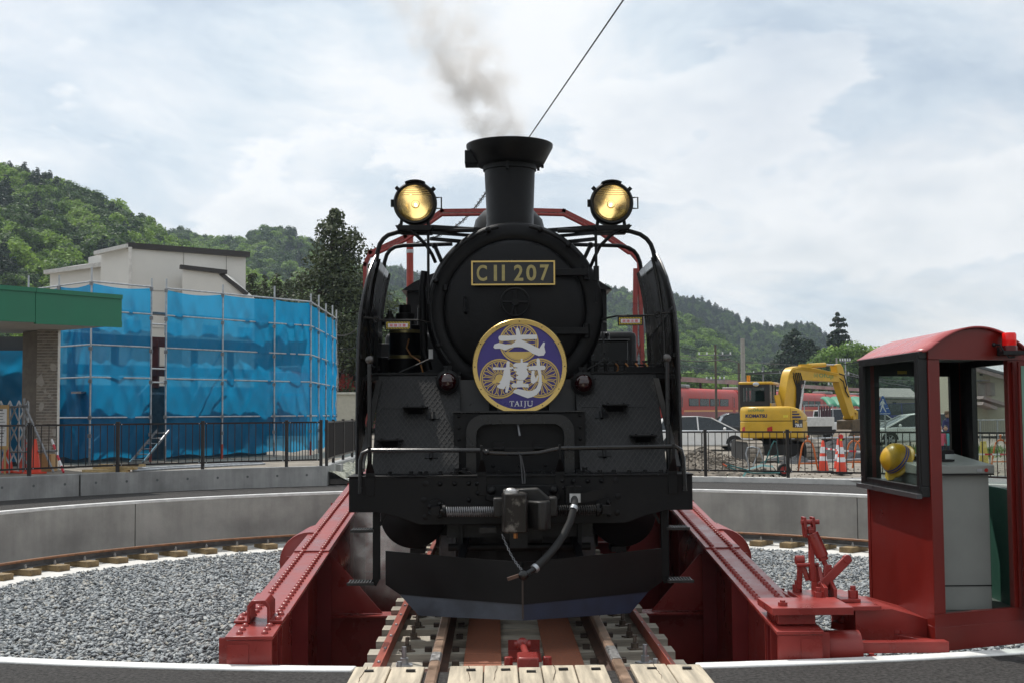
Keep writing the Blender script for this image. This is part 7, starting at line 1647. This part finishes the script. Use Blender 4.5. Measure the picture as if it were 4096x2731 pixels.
# ------------------------------------------------------------------ people beyond the railing
def person(label, p, h, rz, top_m, leg_m, hair_m, hat=None, lean=0.0):
    t = thing('person', label, 'person', p, rz, 'people on the street beyond the railing')
    s = h / 1.7
    J = [(0, 0, .92, .13), (0, .01, 1.12, .13), (0, .0, 1.33, .145), (0, 0, 1.46, .055), (0, -.005, 1.53, .06),
         (.16, 0, 1.38, .065), (.23, -.02, 1.12, .045), (.20, -.12, .92, .035), (-.16, 0, 1.38, .065), (-.22, .02, 1.12, .045), (-.20, -.06, .92, .035),
         (.09, 0, .86, .085), (.10, -.03, .48, .06), (.10, .02, .08, .045), (.10, -.13, .03, .04), (-.09, 0, .86, .085), (-.09, .06, .48, .06), (-.10, .16, .09, .045), (-.10, .03, .03, .04)]
    E = [(0, 1), (1, 2), (2, 3), (3, 4), (2, 5), (5, 6), (6, 7), (2, 8), (8, 9), (9, 10), (0, 11), (11, 12), (12, 13), (13, 14), (0, 15), (15, 16), (16, 17), (17, 18)]
    me = bpy.data.meshes.new('body'); me.from_pydata([(a * s, b * s, c * s) for a, b, c, r in J], E, []); 
    o = bpy.data.objects.new('body', me); COL.objects.link(o); o.parent = t
    sk = o.modifiers.new('skin', 'SKIN')
    for v, (a, b, c, r) in zip(me.skin_vertices[0].data, J): v.radius = (r * s, r * s * .85)
    me.skin_vertices[0].data[0].use_root = True
    o.modifiers.new('sub', 'SUBSURF').levels = 1; o.modifiers['sub'].render_levels = 2
    me.materials.append(leg_m)
    skin_m = bpy.data.materials.get('skin') or mat('skin', (.45, .27, .19), .6)
    tr = MB()
    tr.lathe([(.15 * s, .88 * s), (.165 * s, 1.0 * s), (.155 * s, 1.2 * s), (.165 * s, 1.36 * s), (.09 * s, 1.45 * s), (.06 * s, 1.47 * s)], n=16)
    tr.tube([(.15 * s, 0, 1.39 * s), (.23 * s, -.02 * s, 1.12 * s), (.205 * s, -.10 * s, .95 * s)], [.075 * s, .06 * s, .048 * s], 10).tube([(-.15 * s, 0, 1.39 * s), (-.22 * s, .02 * s, 1.12 * s), (-.2 * s, -.04 * s, .95 * s)], [.075 * s, .06 * s, .048 * s], 10)
    obj('jacket', tr, top_m, t)
    hd_ = obj('head', MB().sph((0, -.01 * s, 1.60 * s), .10 * s, 14, 10, sc=(.82, .95, 1.12)).sph((0, -.105 * s, 1.59 * s), .016 * s, 6, 4).sph((.083 * s, 0, 1.595 * s), .022 * s, 6, 4).sph((-.083 * s, 0, 1.595 * s), .022 * s, 6, 4), skin_m, t)
    obj('hair', MB().sph((0, .012 * s, 1.625 * s), .105 * s, 14, 8, sc=(.88, .98, 1.05), lo=-5), hair_m, hd_)
    for x in (-1, 1): obj('hand', MB().sph((x * .20 * s, -.11 * s, .89 * s), .04 * s, 8, 6, sc=(.6, 1, 1.3)), skin_m, t)
    if hat: obj('hat', MB().lathe([(.16 * s, 1.655 * s), (.10 * s, 1.66 * s), (.098 * s, 1.73 * s), (.05 * s, 1.76 * s), (0, 1.765 * s)], n=18), hat, hd_)
    return t
navyj = mat('navy_jacket', (.035, .035, .12), .8); jean = mat('dark_trousers', (.03, .035, .06), .85); hairb = mat('dark_hair', (.02, .013, .01), .6); pink = mat('pink_top', (.55, .10, .16), .8); cyan = mat('cyan_top', (.12, .38, .42), .8); strw = mat('brown_hat', (.16, .11, .07), .8)
person('adult in a navy jacket and brown hat seen through the rear booth window', (at(3790, 1700, 44).x, 44, -.15), 1.62, .6, navyj, jean, hairb, strw)
person('child in a pink top behind the railing seen through the booth', (at(3762, 1800, 34).x, 34, .0), 1.12, .2, pink, jean, hairb)
person('child in a pale blue top behind the railing seen through the booth', (at(3790, 1800, 34.3).x, 34.4, .0), 1.10, -.3, cyan, jean, hairb)
# ================================================================== vegetation, hills
def leaf_cloud(n, centers, size, seed, up=.3, flat=.0, squash=1.0):
    """n small leaf faces spread over the shells of lobes: centers = [(x, y, z, r)]"""
    g = np.random.default_rng(seed); C = np.array(centers, float)
    w = C[:, 3] ** 1.4; k = g.choice(len(C), n, p=w / w.sum())
    d = g.normal(0, 1, (n, 3)); d /= np.linalg.norm(d, axis=1)[:, None]
    d[:, 2] = np.where(d[:, 2] < -.35, -d[:, 2] * .4, d[:, 2])
    rad = C[k, 3] * (g.uniform(.35, 1, n) ** .35) * (1 + g.normal(0, .07, n))
    P = C[k, :3] + d * rad[:, None] * np.array([1, 1, squash])
    nr = d + g.normal(0, .55, (n, 3)) + np.array([0, 0, up]); nr /= np.linalg.norm(nr, axis=1)[:, None]
    t = np.cross(nr, g.normal(0, 1, (n, 3))); t /= np.linalg.norm(t, axis=1)[:, None]; b = np.cross(nr, t)
    s = size * g.uniform(.55, 1.35, n)[:, None]
    V = np.stack([P - t * s * .5, P + b * s * .36, P + t * s * .5, P - b * s * .36], 1)
    return V.reshape(-1, 3), np.arange(n * 4).reshape(-1, 4)
def foliage_mat(name, cols, trans=.35):
    m = bpy.data.materials.new(name); m.use_nodes = True; t = m.node_tree; t.nodes.clear(); L = t.links.new
    o = N(t, 'ShaderNodeOutputMaterial'); oi = N(t, 'ShaderNodeObjectInfo'); g = N(t, 'ShaderNodeNewGeometry')
    c = ramp(t, oi.outputs['Random'], [(i / max(1, len(cols) - 1), k) for i, k in enumerate(cols)])
    v = ramp(t, g.outputs['Random Per Island'], [(0, (.55,) * 3), (1, (1.45,) * 3)])
    mm = N(t, 'ShaderNodeMix', data_type='RGBA', blend_type='MULTIPLY', inp={0: 1.0}); L(c, mm.inputs[6]); L(v, mm.inputs[7])
    d = N(t, 'ShaderNodeBsdfPrincipled', inp={'Roughness': .6, 'Specular IOR Level': .25}); L(mm.outputs[2], d.inputs['Base Color'])
    tl = N(t, 'ShaderNodeBsdfTranslucent'); L(mm.outputs[2], tl.inputs[0])
    mx = N(t, 'ShaderNodeMixShader', inp={0: trans}); L(d.outputs[0], mx.inputs[1]); L(tl.outputs[0], mx.inputs[2]); L(mx.outputs[0], o.inputs[0])
    return m
M['leaf_bright'] = foliage_mat('spring_leaves', [(.105, .190, .030), (.175, .285, .042), (.24, .36, .06), (.13, .22, .04)])
M['leaf_mid'] = foliage_mat('green_leaves', [(.042, .086, .024), (.063, .115, .030), (.085, .145, .036)])
M['leaf_dark'] = foliage_mat('conifer_needles', [(.019, .038, .021), (.029, .051, .026), (.024, .041, .023)], .2)
M['leaf_cedar'] = foliage_mat('cedar_needles', [(.050, .066, .027), (.062, .080, .032)], .2)
M['bark'] = mat('bark', (.06, .042, .03), .9, var=.3, bump=.5)
PROT = bpy.data.collections.new('crown_shapes')           # library only, never linked to the scene
def proto(name, V, Q, m):
    me = np_mesh(name, V, Q, m); o = bpy.data.objects.new(name, me); PROT.objects.link(o); return o
rnd = random.Random(5)
for i in range(4):   # broadleaf crowns about 1 m across, scaled where they stand
    lob = [(0, 0, .42, .36)] + [(.30 * math.cos(a), .30 * math.sin(a), rnd.uniform(.25, .62), rnd.uniform(.17, .27)) for a in [k * 1.05 + rnd.uniform(-.3, .3) for k in range(6)]] + [(rnd.uniform(-.15, .15), rnd.uniform(-.15, .15), .72, .2)]
    V, Q = leaf_cloud(1500, lob, .085, 100 + i); proto('a_broad_%d' % i, V, Q, M['leaf_bright' if i < 2 else 'leaf_mid'])
for i in range(3):   # conifer crowns
    lob = [(rnd.uniform(-.04, .04), rnd.uniform(-.04, .04), .1 + 1.25 * k / 11, .30 * (1 - k / 12) ** .8 * rnd.uniform(.8, 1.15) + .03) for k in range(12)]
    V, Q = leaf_cloud(1300, lob, .075, 200 + i, up=.1, squash=.7); proto('b_conifer_%d' % i, V, Q, M['leaf_dark'])
def scatter(name, pts, label):
    """points with attributes kind / sc / rot -> tree crowns; a far wood that reads as one mass"""
    me = bpy.data.meshes.new(name); me.from_pydata([p[0] for p in pts], [], [])
    a = me.attributes.new('kind', 'INT', 'POINT'); a.data.foreach_set('value', [p[1] for p in pts])
    a = me.attributes.new('sc', 'FLOAT_VECTOR', 'POINT'); a.data.foreach_set('vector', [c for p in pts for c in p[2]])
    a = me.attributes.new('rot', 'FLOAT_VECTOR', 'POINT'); a.data.foreach_set('vector', [c for p in pts for c in (rnd.uniform(-.08, .08), rnd.uniform(-.08, .08), rnd.uniform(0, 6.28))])
    o = bpy.data.objects.new(name, me); COL.objects.link(o); tag(o, label, 'forest', kind='stuff')
    ng = bpy.data.node_groups.new(name + '_scatter', 'GeometryNodeTree')
    ng.interface.new_socket('Geometry', in_out='INPUT', socket_type='NodeSocketGeometry'); ng.interface.new_socket('Geometry', in_out='OUTPUT', socket_type='NodeSocketGeometry')
    gi = ng.nodes.new('NodeGroupInput'); go = ng.nodes.new('NodeGroupOutput'); ip = ng.nodes.new('GeometryNodeInstanceOnPoints'); ci = ng.nodes.new('GeometryNodeCollectionInfo')
    ci.inputs['Collection'].default_value = PROT; ci.inputs['Separate Children'].default_value = True; ci.inputs['Reset Children'].default_value = True
    L = ng.links.new
    def na(n_, ty):
        k = ng.nodes.new('GeometryNodeInputNamedAttribute'); k.data_type = ty; k.inputs[0].default_value = n_; return [s for s in k.outputs if s.name == 'Attribute' and s.enabled][0]
    L(gi.outputs[0], ip.inputs['Points']); L(ci.outputs[0], ip.inputs['Instance']); ip.inputs['Pick Instance'].default_value = True
    L(na('kind', 'INT'), ip.inputs['Instance Index']); L(na('sc', 'FLOAT_VECTOR'), ip.inputs['Scale'])
    rv = na('rot', 'FLOAT_VECTOR')
    try:
        e2r = ng.nodes.new('FunctionNodeEulerToRotation'); L(rv, e2r.inputs[0]); L(e2r.outputs[0], ip.inputs['Rotation'])
    except Exception: L(rv, ip.inputs['Rotation'])
    L(ip.outputs[0], go.inputs[0])
    md = o.modifiers.new('scatter', 'NODES'); md.node_group = ng
    return o
def interp(P, x):
    for (a, b), (c, d) in zip(P[:-1], P[1:]):
        if a <= x <= c: return b + (d - b) * (x - a) / (c - a)
    return P[0][1] if x < P[0][0] else P[-1][1]
hillm = mat('forest_floor', (.028, .042, .016), .95, var=.4, scale=.03)
def hill(name, sky, Dtop, Dfoot, crown, step, fname, flabel, bright, foot_py=1665, seed=1):
    """hillside from its foot up to the ridge whose outline was surveyed as sky = [(px, py)]; trees stand all over it"""
    r = random.Random(seed); x0, x1 = sky[0][0], sky[-1][0]; nx = 60; nv = 18; rows = []
    ph = [r.uniform(0, 6.28) for _ in range(6)]
    lift = crown * .62
    def pt(px, v):
        ridge = at(px, interp(sky, px), Dtop); foot = at(px, foot_py, Dfoot)
        zt_ = ridge.z - lift
        D = Dfoot + (Dtop - Dfoot) * v
        fold = math.sin(px * .006 + 3 * v + ph[0]) * .5 + math.sin(px * .017 - 4 * v + ph[1]) * .3 + math.sin(px * .03 + 7 * v + ph[2]) * .15
        p = at(px, 1600, D + fold * (Dtop - Dfoot) * .10 * math.sin(math.pi * v))
        z = -2 + (zt_ + 2) * (v ** .85) + fold * zt_ * .06 * math.sin(math.pi * v)
        return Vector((p.x, p.y, z))
    for j in range(nv + 1): rows.append([pt(x0 + (x1 - x0) * i / nx, j / nv) for i in range(nx + 1)])
    # far side
    rows.append([Vector((p.x, p.y + Dtop * .3, p.z * .7)) for p in rows[-1]])
    structure(name, MB().sheet(rows), hillm)
    pts = []; dv = step * .55 * F / ((Dtop + Dfoot) / 2)
    n = int((x1 - x0) / (step * F / Dtop)); m = max(6, int(2.0 * (Dtop - Dfoot) / step * .55))
    for j in range(m):
        v = (j + .5) / m
        for i in range(n):
            if r.random() < .12: continue
            px = x0 + (x1 - x0) * (i + r.uniform(0, 1)) / n; vv = min(1, max(0, v + r.uniform(-.6, .6) / m)); p = pt(px, vv)
            b = bright(px, vv, r); c = crown * r.uniform(.65, 1.25)
            if b > .5: k = r.choice((0, 1)); s = (c, c, c * r.uniform(.75, 1.0))
            elif b > .28: k = r.choice((2, 3)); s = (c, c, c * r.uniform(.8, 1.05))
            else: k = r.choice((4, 5, 6)); s = (c * 1.0, c * 1.0, c * r.uniform(.58, .78))
            pts.append((tuple(p + Vector((0, 0, -.12 * c))), k, s))
    for i in range(int(n * 1.3)):
        px = x0 + (x1 - x0) * (i + r.uniform(0, 1)) / (n * 1.3); p = pt(px, 1.0); c = crown * r.uniform(.6, 1.05); b = bright(px, 1, r)
        k = r.choice((0, 1)) if b > .5 else (r.choice((2, 3)) if b > .28 else r.choice((4, 5, 6))); pts.append((tuple(p + Vector((0, 0, -.15 * c))), k, (c, c, c * (.62 if k > 3 else .85))))
    scatter(fname, pts, flabel)
    return len(pts)
def S(l): return [(x * 1.7415, y * 1.7415) for x, y in l]
nt_ = 0
def n2(px, v, a, b, c): return .5 + .5 * math.sin(px * a + v * b + c) * math.sin(px * a * .43 - v * b * 1.7 + c * 2)
nt_ += hill('hill', S([(-160, 330), (0, 372), (60, 388), (130, 412), (190, 432), (250, 458), (300, 490), (340, 515), (400, 545), (520, 600), (640, 650)]), 430, 190, 8.2, 4.8, 'hillside_wood', 'mixed spring green wood covering the steep hill on the scaffold side',
     lambda px, v, r: n2(px, v, .012, 6, .4) * .55 + r.uniform(0, .5) + (.12 if v < .25 or px > 520 else -.05), seed=2)
nt_ += hill('far_hill', S([(240, 470), (330, 520), (370, 528), (420, 524), (480, 540), (540, 548), (570, 532), (610, 517), (650, 520), (700, 545), (740, 565), (800, 600), (880, 640), (960, 690)]), 720, 420, 9, 6.2, 'far_wood', 'darker wood on the rounded hill behind the tall cedar',
     lambda px, v, r: .10 + n2(px, v, .010, 5, 1.7) * .35 + r.uniform(0, .4) + (.2 if px < 900 else 0), seed=3)
nt_ += hill('ridge', S([(760, 640), (840, 618), (890, 606), (930, 612), (980, 632), (1050, 650), (1200, 640), (1380, 652), (1420, 660), (1480, 668), (1555, 674), (1600, 682), (1640, 698), (1690, 722), (1730, 738), (1770, 748), (1800, 749), (1830, 740), (1850, 737), (1875, 748), (1900, 772), (1960, 800), (2060, 835), (2200, 860)]), 1000, 560, 9.0, 7.4, 'ridge_wood', 'bluish dark wood on the long ridge behind the red train',
     lambda px, v, r: -.06 + n2(px, v, .008, 6, .9) * .3 + r.uniform(0, .36), seed=4)
nt_ += hill('spur', S([(1500, 690), (1560, 715), (1620, 745), (1680, 790), (1740, 832), (1800, 850)]), 640, 420, 9, 6.5, 'spur_wood', 'greener wood on the near spur of the ridge above the train',
     lambda px, v, r: .15 + n2(px, v, .02, 6, 2.2) * .35 + r.uniform(0, .4), seed=6)
# ------------------------------------------------------------------ single trees
def tree(name, label, px, py_top, Y, width, lobes, m, n, size, base=-.2, group=None, seed=1, squash=.8):
    r = random.Random(seed); top = at(px, py_top, Y); h = top.z - base
    t = thing(name, label, 'tree', (top.x, Y, base), 0, group)
    lean = [(0, 0, 0)]; pts = [(r.uniform(-.02, .02) * h * k / 6, r.uniform(-.02, .02) * h * k / 6, h * .96 * k / 6) for k in range(7)]
    obj('trunk', MB().tube(pts, [max(.03, h * .022 * (1 - k / 6.6)) for k in range(7)], 8), M['bark'], t)
    lb = lobes(h, width, r)
    lim = MB()
    for (x, y, z, rr) in lb[::3]:
        z0 = max(.1 * h, z - rr * .7); lim.tube([(0, 0, z0), (x * .5, y * .5, (z0 + z) / 2), (x, y, z)], [h * .006, h * .004, h * .002], 5)
    obj('limbs', lim, M['bark'], t)
    V, Q = leaf_cloud(n, lb, size, seed, squash=squash)
    o = obj('crown', np_mesh('crown', V, Q, m), None, t)
    return t
def cedar(h, w, r):
    L_ = []
    for k in range(34):
        f = k / 33; z = h * (.08 + .90 * f); R_ = w * ((1 - f) ** .72 + .05)
        for j in range(4):
            a = r.uniform(0, 6.28); d = R_ * r.uniform(.2, .78) * (1 if f < .93 else .4); L_.append((d * math.cos(a), d * math.sin(a), z + r.uniform(-.02, .02) * h, R_ * r.uniform(.26, .42) + .016 * h))
    return L_
def tiered(h, w, r):
    L_ = []
    for k in range(17):
        f = k / 16; z = h * (.15 + .83 * f); R_ = w * ((1 - f) ** .75 * r.uniform(.72, 1.12) + .05)
        for j in range(6):
            a = r.uniform(0, 6.28); d = R_ * r.uniform(.15, .85) * (1 if f < .95 else .3); L_.append((d * math.cos(a), d * math.sin(a), z + r.uniform(-.012, .012) * h - .10 * d, R_ * r.uniform(.20, .34) + .010 * h))
    return L_
def broad(h, w, r):
    return [(w * r.uniform(0, .75) * math.cos(a), w * r.uniform(0, .75) * math.sin(a), h * r.uniform(.35, .88), w * r.uniform(.25, .45)) for a in [r.uniform(0, 6.28) for _ in range(16)]]
tree('cedar_tree', 'tall dark cedar with ragged top beyond the corner of the blue scaffold', 1340, 836, 78, 6.0, cedar, M['leaf_cedar'], 46000, .20, seed=11)
tree('cedar_tree', 'dark cedar crown showing beside the smoke deflector next to the tall cedar', 1475, 1075, 84, 4.6, cedar, M['leaf_cedar'], 14000, .22, seed=12)
for k, (px, py, Y, lb) in enumerate(((1005, 1085, 92, 'small cedar touching the corner of the cream building'), (1060, 1110, 95, 'small cedar, second from the cream building'), (1108, 1098, 94, 'small cedar, third from the cream building'), (1155, 1115, 96, 'small cedar, fourth from the cream building'), (1205, 1090, 93, 'small cedar just before the tall cedar'))):
    tree('cedar_tree', lb, px, py, Y, 4.2, cedar, M['leaf_cedar'], 7000, .24, seed=20 + k, group='small cedars in a row')
tree('cedar_tree', 'tall tiered cedar standing above the trees near the booth roof', 3350, 1250, 245, 6.8, tiered, M['leaf_dark'], 14000, .55, seed=31)
tree('cedar_tree', 'broad dark cedar above the excavator boom', 3180, 1318, 238, 8.5, cedar, M['leaf_dark'], 18000, .55, seed=32)
tree('cedar_tree', 'dark cedar partly hidden behind the broad one above the excavator boom', 3245, 1360, 250, 6.6, cedar, M['leaf_dark'], 9000, .6, seed=33)
for k, (px, py, Y, w, lb, mm) in enumerate(((3345, 1375, 228, 7, 'bright green tree below the tiered cedar', 'leaf_bright'), (3440, 1395, 232, 8, 'leafy green tree meeting the booth roof corner', 'leaf_bright'), (3270, 1420, 226, 6, 'green tree beside the foot of the dark cedars', 'leaf_mid'), (3530, 1450, 230, 9, 'leafy tree seen in the top of the booth side window', 'leaf_mid'), (3620, 1470, 225, 8, 'green tree behind the booth window post', 'leaf_mid'), (2760, 1460, 220, 5, 'small bright tree low beside the smoke deflector', 'leaf_bright'), (2850, 1490, 225, 3.6, 'low bright bush above the train roof', 'leaf_bright'), (3060, 1480, 230, 4.4, 'low olive tree beneath the wires behind the excavator beacon', 'leaf_mid'), (3780, 1480, 220, 8, 'pale tree seen through the rear booth window', 'leaf_mid'), (1410, 1420, 95, 1.8, 'small green tree beyond the cream shed', 'leaf_mid'), (150, 1140, 110, 2.2, 'bright green bush above the green fascia', 'leaf_bright'))):
    tree('leafy_tree', lb, px, py, Y, w, broad, M[mm], 6500, .34 if Y < 150 else .6, seed=50 + k)

# ================================================================== smoke, steam, haze
def plume(name, label, lo, hi, build):
    m = bpy.data.materials.new(name + '_volume'); m.use_nodes = True; t = m.node_tree; t.nodes.clear()
    o = N(t, 'ShaderNodeOutputMaterial'); pv_ = N(t, 'ShaderNodeVolumePrincipled')
    tc = N(t, 'ShaderNodeTexCoord'); build(t, tc.outputs['Object'], pv_); t.links.new(pv_.outputs[0], o.inputs['Volume'])
    mb = MB().bx(lo, hi); ob = obj(name, mb, m, smooth=0); return tag(ob, label, name, kind='stuff')
def mth(t, op, a, b=None, c=None):
    n = N(t, 'ShaderNodeMath', operation=op)
    for i, x in enumerate((a, b, c)):
        if x is None: continue
        if isinstance(x, (int, float)): n.inputs[i].default_value = x
        else: t.links.new(x, n.inputs[i])
    return n.outputs[0]
def smoke_build(t, co, pv_):
    sp = N(t, 'ShaderNodeSeparateXYZ'); t.links.new(co, sp.inputs[0])
    nz = N(t, 'ShaderNodeTexNoise', inp={'Scale': 4.2, 'Detail': 7, 'Roughness': .62, 'Distortion': .5}); t.links.new(co, nz.inputs['Vector'])
    nb = N(t, 'ShaderNodeTexNoise', inp={'Scale': 1.5, 'Detail': 3}); t.links.new(co, nb.inputs['Vector'])
    z = mth(t, 'SUBTRACT', sp.outputs[2], 3.84)                      # height above the chimney rim
    # axis drifts to the left as it climbs
    ax_ = mth(t, 'MULTIPLY', mth(t, 'POWER', mth(t, 'MAXIMUM', z, 0.0), 1.05), -.54)
    wob = mth(t, 'MULTIPLY', mth(t, 'SUBTRACT', nb.outputs[0], .5), .55)
    dx = mth(t, 'SUBTRACT', mth(t, 'SUBTRACT', sp.outputs[0], CX + .02), mth(t, 'ADD', ax_, wob))
    dy = mth(t, 'SUBTRACT', sp.outputs[1], CY)
    rad = mth(t, 'SQRT', mth(t, 'ADD', mth(t, 'MULTIPLY', dx, dx), mth(t, 'MULTIPLY', dy, dy)))
    Rz = mth(t, 'ADD', .27, mth(t, 'MULTIPLY', z, .22))
    fall = mth(t, 'MAXIMUM', mth(t, 'SUBTRACT', 1.0, mth(t, 'DIVIDE', rad, Rz)), 0.0)
    body = mth(t, 'MAXIMUM', mth(t, 'SUBTRACT', nz.outputs[0], .43), 0.0)
    den = mth(t, 'MULTIPLY', mth(t, 'MULTIPLY', mth(t, 'MINIMUM', mth(t, 'MULTIPLY', fall, 1.7), 1.0), body), 36.0)
    thin = mth(t, 'MAXIMUM', mth(t, 'SUBTRACT', 1.0, mth(t, 'MULTIPLY', mth(t, 'MAXIMUM', z, 0), .60)), 0.03)
    den = mth(t, 'MULTIPLY', den, thin)
    t.links.new(den, pv_.inputs['Density'])
    pv_.inputs['Color'].default_value = (.86, .815, .765, 1); pv_.inputs['Anisotropy'].default_value = .25
plume('smoke', 'warm grey smoke drifting up and back from the chimney', (-2.3, 10.2, 3.80), (.9, 11.7, 6.4), smoke_build)
def steam_build(t, co, pv_):
    sp = N(t, 'ShaderNodeSeparateXYZ'); t.links.new(co, sp.inputs[0])
    nz = N(t, 'ShaderNodeTexNoise', inp={'Scale': 4.6, 'Detail': 6, 'Roughness': .62, 'Distortion': 1.2}); t.links.new(co, nz.inputs['Vector'])
    def q(o_, c, r_): return mth(t, 'POWER', mth(t, 'DIVIDE', mth(t, 'SUBTRACT', o_, c), r_), 2)
    e = mth(t, 'ADD', mth(t, 'ADD', q(sp.outputs[0], -1.12, .42), q(sp.outputs[1], 11.2, 1.2)), q(sp.outputs[2], .42, .66))
    fall = mth(t, 'MAXIMUM', mth(t, 'SUBTRACT', 1.0, e), 0.0)
    den = mth(t, 'MULTIPLY', mth(t, 'MULTIPLY', mth(t, 'MULTIPLY', fall, fall), mth(t, 'MAXIMUM', mth(t, 'SUBTRACT', nz.outputs[0], .47), 0.0)), 11.0)
    t.links.new(den, pv_.inputs['Density']); pv_.inputs['Color'].default_value = (.90, .89, .88, 1)
plume('steam', 'white steam drifting between the cylinder and the left girder', (-1.56, 10.05, -.18), (-.72, 12.4, 1.05), steam_build)
hz = MB().bx((-1700, -40, -3.2), (1700, 1700, 330))
hm2 = bpy.data.materials.new('haze_volume'); hm2.use_nodes = True; t = hm2.node_tree; t.nodes.clear()
o_ = N(t, 'ShaderNodeOutputMaterial'); pv_ = N(t, 'ShaderNodeVolumePrincipled'); pv_.inputs['Density'].default_value = .00016; pv_.inputs['Color'].default_value = (.72, .84, 1.0, 1); pv_.inputs['Anisotropy'].default_value = .3
t.links.new(pv_.outputs[0], o_.inputs['Volume'])
tag(obj('haze', hz, hm2, smooth=0), 'thin blue air between the viewer and the wooded hills', 'haze', kind='stuff')
